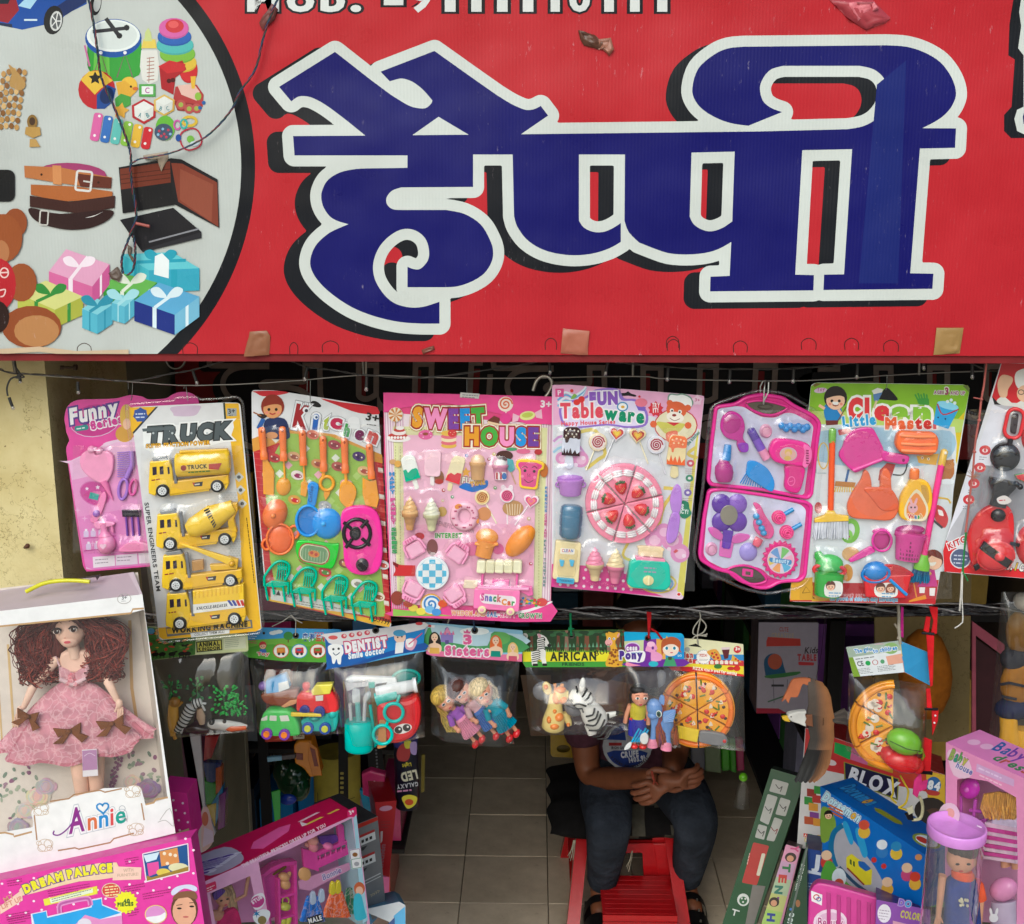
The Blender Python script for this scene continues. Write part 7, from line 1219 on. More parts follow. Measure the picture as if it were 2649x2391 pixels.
p.flat(star(1340,575,95,18,.88),'7a94b0');p.flat(star(1340,575,90,18,.88),'eee9e4');p.T('PIZZA!',1295,570,1385,566,30,'c04a3a',b=.05);p.scrib(1275,540,1390,535,10,'c07a6a');p.scrib(1285,600,1400,605,9,'9a9a9a',2);p.T('Pizza',985,640,1200,642,76,'b03a30',ol=(('efe4d4',.08),),b=.07);p.T('Italian',960,580,1210,580,70,'b03a30',ol=(('efe4d4',.08),),b=.07);p.ell(1140,480,34,30,'a8a8a4');p.line([1150,500,1190,580],10,'a8a8a4');p.flat([1100,640,1160,645,1155,672,1098,668],'d9a82a')
p.flat(sm([1385,505,1500,480,1560,600,1480,610,1420,560]),'d99a3a');p.dots([1450,530,1500,545,1470,575,1520,585],16,'b02a24');p.dots([1480,520,1440,560],9,'3f7a34');p.flat([1560,455,1670,450,1645,590,1600,600],'5a1c24');p.flat([1560,455,1670,450,1664,480,1566,484],'d9c4c8');p.flat([1700,545,1815,640,1680,625],'d9a83a');p.dots([1740,600,1770,620],14,'c22a24');p.ell(1520,690,50,30,'3f7a34');p.ell(1755,715,42,34,'c8281f');p.ell(1680,715,46,24,'b82a24');p.ell(1760,482,46,44,'c22a34');p.T('3+',1735,490,1795,494,40,'f2e4dc',b=.06)
pizza(t,1262,1215,455,-92,268,60,5,hh=80)
g=t.l('toy_knife','yellow and grey toy knife');g.slab([1020,1378,1282,1432,1258,1585,1020,1530],90,112,'eacb1f',5);q=t.s(g,'handle');q.slab(rc([1285,1435,1450,1450,1600,1480,1640,1560,1600,1625,1450,1620,1270,1575],40),84,130,'7b7b7e',16);q.dome(1592,1562,24,24,140,'c8242a',0,126)
t.bag((930,735),(1840,815),(1855,1745),(1000,1640),150,seed=14);g=t.g('hang_slot');g.flat(sm([1158,432,1230,412,1250,410,1318,455,1280,450,1180,440]),'14110c',1.4)
g=t.g('tie_string','cloth')
for a in ([(1290,0,60),(1300,80,40),(1265,290,20),(1275,420,8)],[(1300,85,40),(1225,190,26),(1210,270,24),(1260,300,20)],[(1300,80,44),(1360,150,30),(1370,200,30),(1330,265,24),(1255,300,20)],[(1200,345,14),(1260,300,24),(1380,310,20)],[(1250,300,24),(1370,290,26),(1380,275,20)]): g.tube([(x,y,h) for (x,y),h in zip(sm([(q[0],q[1]) for q in a],4,False),np.interp(np.linspace(0,1,4*(len(a)-1)+1),np.linspace(0,1,len(a)),[q[2] for q in a]))],9,'a8a498',5)
t.end()
# --- pizza and fruit bag at the right with folded header
f8=Fr(1940,1550,.46219,p=Pd(2300,1780,1.98),n=(-.12,-1,0),mid=(2300,1780))
t=Th('toy_bag','clear bag with folded header holding toy pizza slices, a lime and a red pepper','bagged toy',f8,'toy bags hanging from the pole');g=t.g('header_card','board')
VL=[f8.at(535,260,30),f8.at(825,208,70),f8.at(850,382,70),f8.at(575,425,30)];VR=[f8.at(825,208,70),f8.at(1022,312,-10),f8.at(1010,488,-10),f8.at(850,382,70)]
for V,c in ((VL,'d9dde0'),(VR,'b8c8d8')): g.A(V+[v+Vector((0,.002,0)) for v in V],[(0,1,2,3),(4,5,6,7),(0,1,5,4),(1,2,6,5),(2,3,7,6),(3,0,4,7)],c)
class QF:     # addresses a quad by u, v in 0..100
 def __init__(s,V,fr): s.V,s.fr,s.u=V,fr,fr.u;s.n=(V[1]-V[0]).cross(V[3]-V[0]).normalized();s.n=-s.n if s.n.y> 0 else s.n
 def at(s,x,y,h=0):
  u,v=x/100,y/100;V=s.V;return (V[0]*(1-u)+V[1]*u)*(1-v)+(V[3]*(1-u)+V[2]*u)*v+s.n*(h*s.u)
p=t.g('header_print','prints',fr=QF(VL,f8));p.base=.5
p.flat([0,0,100,0,100,30,0,34],'9fb0a0');p.ell(60,14,16,14,'c9a8b0');p.ell(82,20,14,18,'8aae6a');p.flat([0,34,8,34,14,100,0,100],'7a9a2a');p.T('The gifts',14,22,48,20,13,'3a8ad0',ol=(('eef2f4',.1),),b=.05);p.T('to children',48,28,94,26,13,'3a8ad0',ol=(('eef2f4',.1),),b=.05);p.scrib(12,42,64,40,4,'4a4e52');p.T('CE',14,66,26,65,16,'2c3034');p.ell(34,59,5,8,'2f9a4a');p.line(el(48,59,5,8),1.6,'b05a5a',None,True);p.ell(62,59,4,7,'5a9a6a')
for k in range(4): p.scrib(12,76+k*5,44,75+k*5,2.6,'6a6e72');p.scrib(50,74+k*5,94,72+k*5,2.6,'6a6e72')
p.flat([70,44,100,40,100,70,72,72],'d9a08a')
q=t.g('header_print','prints',fr=QF(VR,f8));q.base=.5;q.flat([0,0,100,0,100,100,0,100],'3f94c8');q.flat([0,0,45,10,40,60,0,50],'d9c23a');q.T('FRUIT',6,42,92,52,34,['e0c22a','6fae3a','c9503a','7a4ab0','3a9a6a'],ol=(('e9eef0',.09),),b=.07);q.flat([30,58,95,66,96,92,34,86],'b8c0c4');q.flat([0,62,26,60,30,100,0,100],'c9803a');q.scrib(36,92,92,96,6,'dfe8ee')
pizza(t,800,700,245,92,272,60,9,hh=40,mush=True)
g=t.l('toy_lime','green toy lime');g.ball(850,765,102,74,'7fc41f',70,18,66);g.ball(935,815,22,70,'7fc41f');g.tube([(760,735,134),(850,775,142),(935,800,120)],2.5,'3f6a12',4);g.tube([(950,812,70),(962,850,60),(948,885,50)],8,'6fae1f')
g=t.l('toy_pepper','red toy pepper');g.ball(845,880,112,66,'d81f24',58,12,56);g.ball(925,905,40,60,'d81f24',46);g.ball(770,850,50,40,'c81a20',44)
t.bag((555,415),(1000,480),(975,945),(535,850),130,seed=17);tie(t,[(828,225,70),(822,150,60),(826,60,40),(824,20,30)],'a89f90',9);tie(t,[(800,120,50),(830,160,60),(815,200,66)],'9a9080',7);t.end()
t=Th('ribbon','pink ribbon hanging from the pole behind the folded pizza bag','ribbon',Fr(1940,1550,.46219,D=2.0));g=t.g('ribbon','cloth');g.slab([845,40,858,45,858,215,838,205],0,6,'d8309a',1);t.end(True)
# ================================================================ BOXES AT THE LEFT
def boxq(t,fr,quad,depth,col,side=None,name='box',m='board'):
 """a carton: front face quad (crop pixels, clockwise from top left) and a depth in metres behind it"""
 g=t.g(name,m,fr=fr);A=[fr.at(x,y) for x,y in PTS(quad)];B=[a - fr.n*depth for a in A]
 g.A(A,[(0,1,2,3)],col);g.A(A+B,[(0,1,5,4),(1,2,6,5),(2,3,7,6),(3,0,4,7),(7,6,5,4)],side or col);return g
def frP(x0,y0,k,a,za,b,zb,lean=0):
 """vertical (or leaning) plane through two photograph pixels at known heights"""
 P,Q=Pz(*a,za),Pz(*b,zb);d=(Q-P).normalized();n=d.cross(Vector((0,lean,1))).normalized();n=n if n.y< 0 else -n
 return Fr(x0,y0,k,p=P,n=n,mid=((a[0]+b[0])/2,(a[1]+b[1])/2))
# ---- doll box
fA=Fr(0,1450,.51690,p=Pd(200,1900,1.75),n=(0,-1,.06),mid=(200,1900))
t=Th('doll_box','white window box with a doll in a pink tulle dress, and a yellow handle','toy box',fA)
fi=fA.mv(-.045);fb_=fA.mv(-.085)
win=rc([-60,338,660,262,722,246,838,1190,728,1222,705,1135,520,1140,170,1240,165,1335,25,1358,-60,1366],8)
g=t.g('box_front','board');g.holes([[(-70,262),(690,172),(712,168),(878,1365),(66,1562),(-60,1590)],win],'e9e7e6',0)
L_=[(-70,262),(700,170),(712,168),(878,1365)]
A=[fA.at(x,y) for x,y in L_];B=[fb_.at(-70,160),fb_.at(640,62),fb_.at(668,58),fb_.at(838,1330)]
g=t.g('box_top','board');g.A(A[:2]+B[:2],[(0,1,3,2)],'b9a9ae');g.A(A[1:3]+B[1:3],[(0,1,3,2)],'c9bcc0')
g=t.g('box_side','board');g.A(A[2:]+B[2:],[(0,1,3,2)],'cfc4b6')
g=t.g('box_back','board',fr=fb_);g.flat([-90,150,690,60,870,1340,40,1560,-90,1580],'dcd0c4',0)
p=t.g('backdrop_print','prints',fr=fb_);p.base=1
p.line([650,300,660,640,700,900],16,'c9a36a');p.line([40,420,80,1000],12,'d0b07a');p.line([-20,430,10,900],9,'d0b07a')
for k in range(90):
 x=RD.choice((RD.uniform(0,190),RD.uniform(540,800),RD.uniform(640,800)));y=RD.uniform(960,1300);p.ell(x,y,RD.uniform(8,20),RD.uniform(6,11),RD.choice(('8f9a86','7a8a78','a3ab94','6f8070','8a5a78','9a7a88')),RD.uniform(0,180),8)
for x,y,r,c in ((190,1180,70,'d9c4b0'),(230,1130,60,'c0aab8'),(660,1105,50,'d9c6b0'),(740,1140,70,'a58aa6'),(130,1250,60,'cfc0b6'),(90,1330,60,'b0a0a8')):
 for q in range(26): a=q*2.4;m_=r*.78*(1-q/27);p.ell(x+m_*cos(a),y+m_*.75*sin(a),r*.36,r*.2,tuple(min(.9,z*RD.uniform(.78,1.18)) for z in hx(c)[:3])+(1,),math.degrees(a)+90,9)
for k in range(26): p.ell(600-k*2+RD.uniform(-16,16),980+k*7,8,8,'8a5a7a',0,8)
d=t.g('doll','skin',fr=fi,label='pale doll with wavy dark red hair');SK='eac3ac'
d.ball(352,335,78,0,SK,98,-4,62);d.ball(360,395,46,20,SK,34,0,44);d.tube([(366,420,4),(374,485,-12)],30,'f0cdb6');d.slab(sm([300,470,375,450,455,470,450,560,310,560],3),-50,2,'e8c3ae',16);d.ball(262,340,14,-12,SK,26);d.ball(446,330,12,-12,SK,26)
def arm(P):
 for a,b_,r0,r1 in P: d.lathe(a[0],a[1],b_[0],b_[1],[(0,r0*.6),(.08,r0),(.9,r1),(1,r1*.7)],a[2],'ecc9b2',.9)
arm([((285,490,-8),(175,625,0),26,21),((172,620,6),(118,740,0),23,15),((500,510,-8),(538,600,0),26,21),((536,590,6),(592,705,0),23,15)])
for hx_,hy,sx in ((100,770,-1),(605,735,1)):
 d.ball(hx_+4*(-sx),hy-22,17,12,'ecc9b2',24)
 for k in range(4): d.tube([(hx_-12+k*8,hy-6,14),(hx_-16+k*8+sx*7,hy+30+(k % 3)*8,14),(hx_-20+k*7+sx*8,hy+52+(k % 2)*8,10)],4.6,'ecc9b2',6)
 d.tube([(hx_-12*sx,hy-16,16),(hx_-22*sx,hy+16,20)],5,'ecc9b2',6)
d.lathe(382,960,412,1240,[(0,48),(.4,42),(1,30)],-20,'e6bfa6',.9);d.lathe(470,960,478,1240,[(0,46),(.4,40),(1,28)],-24,'e0b89e',.9)
q=t.g('doll_face','prints',d,fr=fi)
for x,y in ((313,334),(395,324)):
 q.ell(x,y,21,14,'2c1712',-6,14,70.5);q.ell(x,y+2,18,12,'e2d2c8',-6,14,71.5);q.ell(x,y+1,14,13,'3f1d14',0,14,72.3);q.ell(x,y+2,7,8,'120a08',0,10,73);q.ell(x+4,y-4,3,3,'f4eee8',0,8,73.6)
 q.line(sm([(x-24,y-2),(x-8,y-16),(x+12,y-15),(x+24,y-6)],3,False),6,'24120e',73);q.line(sm([(x-24,y-38),(x,y-48),(x+22,y-40)],3,False),4,'7a4a38',66)
q.ell(363,389,17,7,'d0525e',-4,12,66.5);q.line([350,388,378,387],2,'9a2c3a',67);q.ell(355,366,6,4,'cf9a84',0,8,74);
h=t.g('doll_hair','hair',d,fr=fi);hr=random.Random(3)
for x,y,r,ry in ((205,470,82,110),(170,400,60,90),(505,440,80,110),(545,390,55,80),(270,420,50,130),(450,420,44,120)): h.dome(x,y,r,ry,6,'5a1e18',10 if x< 350 else -12,-46)
h.ball(350,298,96,-34,'43160f',74,-5,70)
for k in range(760):
 s_=-1 if k % 2 else 1;u=hr.random();x0=350+s_*(20+75*hr.random());y0=262+70*hr.random()*abs(x0-350)/80;wx=350+s_*(105+hr.random()*(165 if s_< 0 else 150));y1=330+hr.random()*90;ex=350+s_*(90+hr.random()*165);y2=480+hr.random()*(110 if s_> 0 else 130)
 P=sm([(x0,y0),(wx,y1),(wx+s_*hr.uniform(-34,26),(y1+y2)/2+hr.uniform(-20,20)),(ex,y2),(ex-s_*hr.uniform(-10,50),y2+hr.uniform(-10,30))],5,False);wv=hr.uniform(0,6);hh=hr.uniform(-70,26)
 h.tube([(x+7*sin(i*.9+wv),y,hh+9*sin(i*1.1+k)) for i,(x,y) in enumerate(P)],hr.uniform(1.6,3.6),hr.choice(('6b221c','7d2c24','9a4030','551812')),5)
for k in range(24): x=290+k*5;h.tube([(350,262,30),(x,272+abs(x-350)*.25,48),(x+(x-350)*.7,300+abs(x-350)*.7,30)],7,'54201a',5)
b_=t.g('doll_bodice','tulle',d,fr=fi);b_.slab(sm([300,530,340,545,372,562,405,540,448,515,450,560,432,615,372,628,308,600,296,560],3),-46,16,'c9929a',14);b_.tube([(308,588,18),(372,612,26),(440,585,18)],12,'d9b6ba');b_.tube([(302,528,8),(278,480,0)],5,'d9b6ba',5)
for x,y,r in ((365,578,20),(352,606,18),(390,608,16),(372,592,15)): b_.dome(x,y,r,r,36,'d8808c',0,10);b_.ring(x,y,r*.5,r*.5,3,34,'e5a0a6',0,10)
s_k=t.g('doll_skirt','tulle',d,fr=fi);n_,m_=96,18
for lay,(dx,col) in enumerate(((0,'c27482'),(-14,'cf8d99'))):
 V=[]
 for j in range(m_+1):
  v=j/m_;w=60+(330-lay*10)*(v**.72);yy=612+(375-lay*18)*v
  for i in range(n_):
   a=2*PI*i/n_;rip=1+.07*v*sin(a*11+lay)+.04*v*sin(a*23+2);x=372-12*v+w*cos(a)*rip;V.append(fi.at(x,yy+v*34*sin(a)*.5-abs(cos(a))**3*75*v*v-v*.0-(x-372)*.1*v+14*v*sin(a*9),-26+(58+lay*4)*sin(a)*min(1,v*1.5+.3)))
 s_k.A(V,[(j*n_+i,j*n_+(i+1) % n_,(j+1)*n_+(i+1) % n_,(j+1)*n_+i) for j in range(m_) for i in range(n_)],col,True)
for bx_,by,w,ag in ((160,762,62,16),(365,836,78,-8),(578,798,78,-10)):
 r_=t.g('dress_bow','cloth',d,fr=fi);c_,e_=cos(rad(ag)),sin(rad(ag))
 for L2 in ([-w,-24,-w*.75,24,0,6,0,-6],[w*.78,-34,w*.7,16,0,8,0,-6],[-6,0,12,0,-w*.5,58,-w*1.15,52],[0,0,14,-2,w*1.15,40,w*.7,66]): r_.slab([(bx_+x*c_-y*e_,by+x*e_+y*c_) for x,y in PTS(L2)],40,50,'7c4b28',2)
 r_.ball(bx_,by,15,54,'7a4a2a',13)
g=t.g('name_tag','board',fr=fi);g.slab([428,930,502,925,508,1058,432,1064],44,47,'e6dfe2',.5);g.flat([430,933,501,928,505,1026,432,1032],'b483ac',48);g.scrib(438,1048,500,1044,7,'8a6a90',2);g.line(sm([(440,960),(466,945),(494,958)],3,False),3,'e0c8dc',49)
g=t.g('window_film','window',fr=fA);g.holes([win],'fff',-2)
p=t.g('box_print','prints',fr=fA);p.base=.5;p.line([-60,336,655,264,665,244,720,240],9,'b89468');p.line([-60,1372,25,1362,68,1372,70,1382,160,1358],9,'b89468');p.line([728,1222,770,1212,780,1196,840,1186],9,'b89468')
p.flat(rc([150,1250,360,1190,700,1120,735,1330,570,1390,190,1465,175,1330],30),'ebe9e7');BR='a8805a'
for P in ([250,1206,345,1192,370,1172,500,1150,525,1160,610,1142],[708,1215,722,1300],[670,1365,570,1392,552,1412,395,1445,375,1438,290,1452],[185,1400,172,1275]): p.line(P,7,BR)
for cx,cy in ((205,1245),(665,1155),(680,1345),(225,1425)):
 for dx,dy,r in ((0,0,34),(18,-8,22),(-16,14,20),(24,14,14),(-30,-10,12)): p.line(el(cx+dx,cy+dy,r,r*.9),2.6,'c0a483',None,True)
ao=dict(ol=(('b9bdc4',.085),('ece9ea',.06)),shear=.2,b=.02);p.T('A',345,1368,425,1350,125,'8a2a86',**ao);p.T('nnie',440,1350,630,1308,88,['d06a3a','2f86c8','d0484a','2a9a8a'],**ao);p.line(sm([(272,1352),(268,1370),(300,1372),(350,1330),(400,1250)],4,False),7,'7a2a8a');p.line(heart(515,1238,30,-6),9,'3a8ac8',None,True);p.line(el(612,1242,15,15),2.5,'9aa0a8',None,True)
p.line(el(622,192,34,24,-6),3,'a8a09c',None,True);p.T('3+',610,196,636,194,20,'77767a');p.scrib(608,204,640,202,5,'9a989a');p.line(sm([(800,1300),(850,1240),(870,1330),(830,1300),(790,1310)],3,False),3,'b0aca8')
g=t.g('handle_slot','dull');g.A([fA.at(60,170,-150),fA.at(420,122,-150),fA.at(440,132,-120),fA.at(440,116,-180)],[(0,1,2,3)],'3a3434');g=t.g('handle','plastic',label='yellow carrying handle');g.tube([(x,y,-80) for x,y in sm([(96,178),(180,138),(260,124),(340,122),(418,128)],5,False)],11,'d8d21a')
t.end()
# ---- Dream Palace box
fD2=Fr(0,2120,.25794,p=Pd(250,2300,1.70),n=(0,-1,.12),mid=(250,2300))
t=Th('toy_box','pink white-dotted box under the doll box, with a printed blue roof','toy box',fD2);boxq(t,fD2,[-120,640,1915,182,2080,1250,-120,1300],.035,'d8389c','c22f88');p=t.bp()
for k in range(90):
 x,y=-60+(k % 13)*160+(k//13 % 2)*80,300+(k//13)*115-(k % 13)*28
 if 610-x*.224< y< 1200: p.ell(x,y,14,12,'eed8e6',0,8)
p.flat(sm([205,690,500,540,800,470,1170,430,1150,580,800,620,480,700,220,765,215,730],2),'e6c9a6');p.flat([0,870,215,710,230,810,5,950],'ebc6b4');p.flat([1140,470,1420,480,1415,600,1130,610],'ebc6b4');p.T('DREAM PALACE',250,740,1130,520,80,'e6dc1a',ol=(('6a3a8a',.08),),arc=42,b=.09);p.T('MY',50,830,150,780,50,'d08a7a');p.T('LIFT UP',25,900,230,810,50,'d08a7a',b=.04);p.T('WITH',1240,530,1340,520,36,'c0a08a');p.T('FURNITURE!',1180,575,1390,560,30,'c0a08a')
p.ell(1115,710,95,75,'d8d0b0');p.ell(1115,710,88,68,'c9403a');p.scrib(1050,680,1180,665,20,'e6d69a',4,28);p.flat(star(1265,830,120,16,.82),'e6e01a');p.T('40',1240,835,1305,830,36,'2c5a2a',b=.07);p.T('PIECES',1180,870,1340,862,36,'2c5a2a',b=.07)
p.flat([435,800,975,665,980,745,450,865],'e0d83a');p.flat([500,795,930,690,935,730,512,842],'dfe6c9');p.scrib(520,800,915,700,11,'5a6a4a',2,22)
for x,y,w in ((480,720,420),(1250,400,140),(1240,680,210),(1430,750,290),(70,620,150),(60,960,240),(1280,920,110),(80,1000,230)): p.scrib(x,y,x+w,y-w*.18,11,'8a1f5a',3,24)
p.flat(rc([1425,340,1890,235,1905,520,1465,630],14),'e9d4e0');p.flat([1438,350,1880,248,1892,512,1475,615],'1f4f8a');p.flat([1600,320,1780,280,1800,430,1620,470],'d08a4a');p.flat([1475,440,1590,420,1600,530,1495,570],'d84a9a');p.flat([1440,360,1600,325,1570,400,1470,430],'cfe0ec');p.ell(1790,480,100,45,'d9d4a8');p.ell(1640,530,70,40,'d9c04a');p.dots([1650,340,1710,350,1680,440,1760,360],18,'e8d8c0');p.flat([1475,560,1520,580,1892,470,1892,512,1475,615],'9a7a2a')
p.flat([310,945,470,910,480,970,910,870,920,800,1025,780,1030,850,1220,925,1240,1200,340,1200],'e0dcec');p.flat([325,950,465,920,475,985,920,880,930,810,1018,795,1025,860,1215,935,1000,1000,850,960,760,1050,350,1060],'3a9ee0');p.flat([760,1050,855,955,1010,1000,1225,960,1235,1200,500,1200],'d98ac0');p.ell(850,1040,70,50,'d9d0dc')
a_=sm([(600,940),(600,860),(660,830),(860,790),(900,810),(910,860)],3,False);p.line(a_,52,'d98ac4');p.line(a_,22,'b05a9c')
p.ell(1850,900,135,175,'5a3a24');p.flat(sm([1720,720,1780,670,1900,650,1975,680,1960,720,1850,690,1740,760]),'cfcfe6');p.ell(1850,920,118,150,'d9a284');p.flat(sm([1730,800,1790,730,1950,720,1975,800,1900,780,1800,790]),'7a5236');p.ell(1800,890,24,10,'2a1c18');p.ell(1925,870,24,10,'2a1c18');p.ell(1865,975,30,10,'b8625a');p.line([1770,860,1830,850],7,'4a3020');p.line([1900,835,1950,830],7,'4a3020');p.ell(1565,950,112,95,'e0cf5a');p.ell(1565,950,104,88,'d08ac4');p.flat(sm([1470,980,1600,960,1660,930,1650,1000,1565,1036,1490,1010]),'e6e4e6')
t.end()
t=Th('toy_box','pink polka dot box edge sticking out behind the doll box','toy box',fA.mv(-.11));f_=t.fr;boxq(t,f_,[800,1150,935,1165,965,1400,830,1420],.06,'c82a86');p=t.bp()
p.dots([868,1200,915,1215,880,1250,925,1265,895,1300,940,1310,900,1350],6,'ead0e0');p.flat([850,1375,945,1340,960,1395,850,1410],'c9c08a');t.end()
# ---- Bonnie box
ZB=1.1;fB=frP(480,2050,.28274,(517,2288),ZB,(923,2106),ZB)
t=Th('toy_box','crimson topped window box with doll, wardrobe and crib','toy box',fB);dpt=.09
Fq=[(120,840),(1562,198),(1700,1300),(200,1420)];A=[fB.at(*q) for q in Fq];B=[a - fB.n*dpt for a in A]
wins=[[(225,925),(590,765),(625,930),(700,1260),(290,1310)],[(668,640),(985,505),(1520,235),(1660,1180),(1640,1290),(790,1310),(720,930)]]
g=t.g('box_front','board');g.holes([Fq]+wins,'d9a0c6',0);g=t.g('box_top','board');g.A([A[0],A[1],B[1],B[0]],[(0,1,2,3)],'b8124f');g=t.g('box_side','board');g.A([A[0],A[3],B[3],B[0]],[(0,1,2,3)],'c01a6a');g.A([A[1],A[2],B[2],B[1]],[(0,1,2,3)],'9fc0d0');g=t.g('box_back','board');g.A(B,[(0,1,2,3)],'e09ad0')
class TF:
 V=[B[0],B[1],A[1],A[0]];fr=fB;u=fB.u;n=Vector((0,0,1));at=QF.at
p=t.g('top_print','prints',fr=TF());p.base=.5;p.flat(sm([5,30,10,10,28,14,31,60,26,92,8,90],3),'b0a8c0');p.T('Bonnie',7,76,28,50,44,'5a3a9a',ol=(('d9d4e6',.09),),shear=.2,b=.03);p.flat([37,60,42,40,60,28,67,34,62,56,42,78],'e05aa0');p.scrib(72,40,96,30,9,'e6c0d4');p.scrib(72,60,96,55,9,'d9c04a');p.flat([70,60,72,40,74,60],'e6d8de')
p=t.bp();p.T('THE BEAUTIFUL PRINCESS DRESS UP FOR YOU',520,690,1285,310,30,'e9c8da',b=.04);p.flat(rc([1480,165,1560,130,1570,225,1480,225],14),'cf1f6a');p.T('3+',1505,205,1548,185,36,'f0dfe6',b=.05);p.flat(rc([145,860,275,810,285,880,155,935],14),'cf1f5a');p.scrib(165,895,265,850,12,'eed8e0',2);p.flat([1535,240,1562,200,1668,1170,1620,1200],'a8cfe0')
for x,y,c in ((1550,570,'6a4a8a'),(1565,655,'2f8a6a')): p.flat(rc([x-55,y-45,x+50,y-62,x+55,y+35,x-45,y+50],14),'e6e4e8');p.line(rc([x-50,y-40,x+44,y-56,x+48,y+30,x-40,y+44],12),5,c,None,True);p.ell(x,y,24,20,'8a5a2a' if c[0]=='6' else 'a0a0a8')
p.flat(sm([600,1010,620,950,700,920,730,980,700,1050,640,1075]),'e6dfe8');p.ell(658,1000,66,52,'b83a86',-30);p.T('STUB',615,1025,705,965,34,'e9d8e4',b=.06);p.flat(sm([620,1120,700,1070,770,1090,760,1160,700,1220,630,1180]),'dfe2e6');p.flat(star(650,1110,40,6,.3),'2a7ab0');p.ell(700,1170,40,40,'8a7a4a');p.ell(1590,880,50,60,'c0623a');p.ell(1590,900,34,40,'e6b8a0');p.flat(sm([1540,960,1600,930,1640,1080,1650,1150,1550,1160]),'4fb8d0')
p.T('MALE',1130,1200,1250,1165,44,'e6e6e6',ol=(('1a181c',.2),),b=.05)
fi2=fB.mv(-.05);PK='e03aa4'
g=t.g('wardrobe','plastic',fr=fi2);g.slab([690,740,830,640,990,620,1000,1220,860,1260,845,1150,720,1200],-60,-30,'c8309a',4)
for P in ([680,750,700,745,790,1290,765,1295],[832,780,852,775,862,1290,845,1290],[975,625,1003,620,1015,1280,990,1285],[680,750,770,680,880,630,1000,620,1000,655,885,665,780,715,690,780],[845,945,1000,905,1000,925,845,965],[855,1140,1005,1100,1005,1118,855,1158]): g.slab(P,-50,30,PK,4)
q=t.g('toy_bunny','plastic',g,fr=fi2);q.ball(895,770,48,10,'d8a06a',44);q.ball(905,835,46,10,'d8a06a',50);q.ball(935,755,20,10,'d8a06a',40,30);q=t.g('toy_handbag','plastic',g,fr=fi2);q.ball(905,1040,50,10,'c0c04a',36,-20);q.ring(910,990,30,36,7,10,'c0c04a',0,12);q=t.g('toy_shoe','plastic',g,fr=fi2);q.ball(885,1190,26,10,'c8c83a',50,20);q.ball(935,1170,24,10,'c8c83a',50,20);q=t.g('gold_emblem','metal',g,fr=fi2);q.slab(sm([780,735,840,690,900,660,890,690,830,720,790,745]),30,40,'8a6a1a',2)
g=t.g('crib','plastic',fr=fi2)
for P in ([1065,510,1195,545,1215,720,1080,680],[1195,545,1480,430,1485,460,1200,580],[1200,620,1485,500,1490,560,1210,690],[1380,260,1440,300,1450,440,1400,470]): g.slab(P,-20,16,PK,4)
for k in range(6): x=1225+k*48;g.tube([(x,575-k*20,10),(x+4,640-k*20,10)],9,PK,6)
q=t.g('crib_blanket','cloth',g,fr=fi2);q.slab([1220,405,1380,390,1420,440,1290,500,1240,470],-30,0,'5f2a9a',5);q=t.g('crib_doll','skin',g,fr=fi2);q.ball(1160,440,50,0,'e09a90',46);q.ball(1165,500,44,0,'e08a9a',46);q.ball(1110,480,22,0,'e09a90');q.ball(1300,490,44,0,'f07ab8',34)
g=t.g('banner','board',fr=fi2);g.slab([1025,810,1500,640,1510,700,1130,900,1040,880],0,10,'d896c0',3);g.T('Bonnie',1255,800,1420,725,50,'7a62b0',ol=(('e9dfee',.08),),shear=.2,h=10.5);g=t.g('hanger_clock','plastic',fr=fi2);g.dome(1090,750,60,66,20,'e0a86a',-20)
for x,y,c,w in ((1160,1050,'2a6ac0',100),(1380,1010,'e8602a',110),(1500,980,'2a6a4a',60)):
 g=t.g('doll_skirt','tulle',fr=fi2)
 for k in range(9): u=-1+k/4;g.lathe(x+u*w*.4,y-110+abs(u)*8,x+u*w,y+130,[(0,w*.12),(.3,w*.16),(1,w*.22)],0,c if k % 3 else tuple(min(1,z*1.6) for z in hx(c)[:3])+(1,),.6,8)
g=t.g('doll_shoe','shiny',fr=fi2); 
for x,y,c in ((1150,950,'b8c8e0'),(1230,930,'b8c8e0'),(1330,860,'d8c81a'),(1380,850,'d8c81a')): g.slab(sm([x-20,y+50,x-10,y-30,x+20,y-50,x+30,y+40,x,y+70]),0,30,c,5)
g=t.g('doll','skin',fr=fi2,label='blond doll with a purple band');g.ball(330,965,66,10,'d9a080',78,-20,54);g.tube([(330,1030,0),(310,1085,0)],24,'d9a080');g.ball(300,1130,85,-14,'d9a080',50,0,40);g.tube([(450,990,0),(545,940,0),(580,740,0)],18,'e0ac8c');q=t.g('doll_hair','hair',g,fr=fi2);q.ball(345,905,84,-20,'c0a078',64,20)
for k in range(26): q.tube([(310+k*4,850,10),(400+k*2,930,-10),(410+k*3,1080+(k % 4)*14,-20)],13,'bda07a' if k % 2 else 'cfb890',5)
q.slab(sm([225,900,290,860,330,870,320,900,250,960,230,945]),40,60,'5a2a9a',4);q=t.g('doll_face','prints',g,fr=fi2);q.ell(292,965,14,8,'2a1c1c',-20,10,64);q.ell(350,950,14,8,'2a1c1c',-20,10,64);q.ell(335,1005,14,7,'c83a5a',-20,10,62);q=t.g('doll_dress','cloth',g,fr=fi2);q.slab(sm([300,1190,340,1110,430,1050,480,1100,500,1290,300,1300],3),-20,26,'d81a72',10)
g=t.g('window_film','window');g.holes([wins[0]],'fff',-1);g.holes([wins[1]],'fff',-1);t.end()
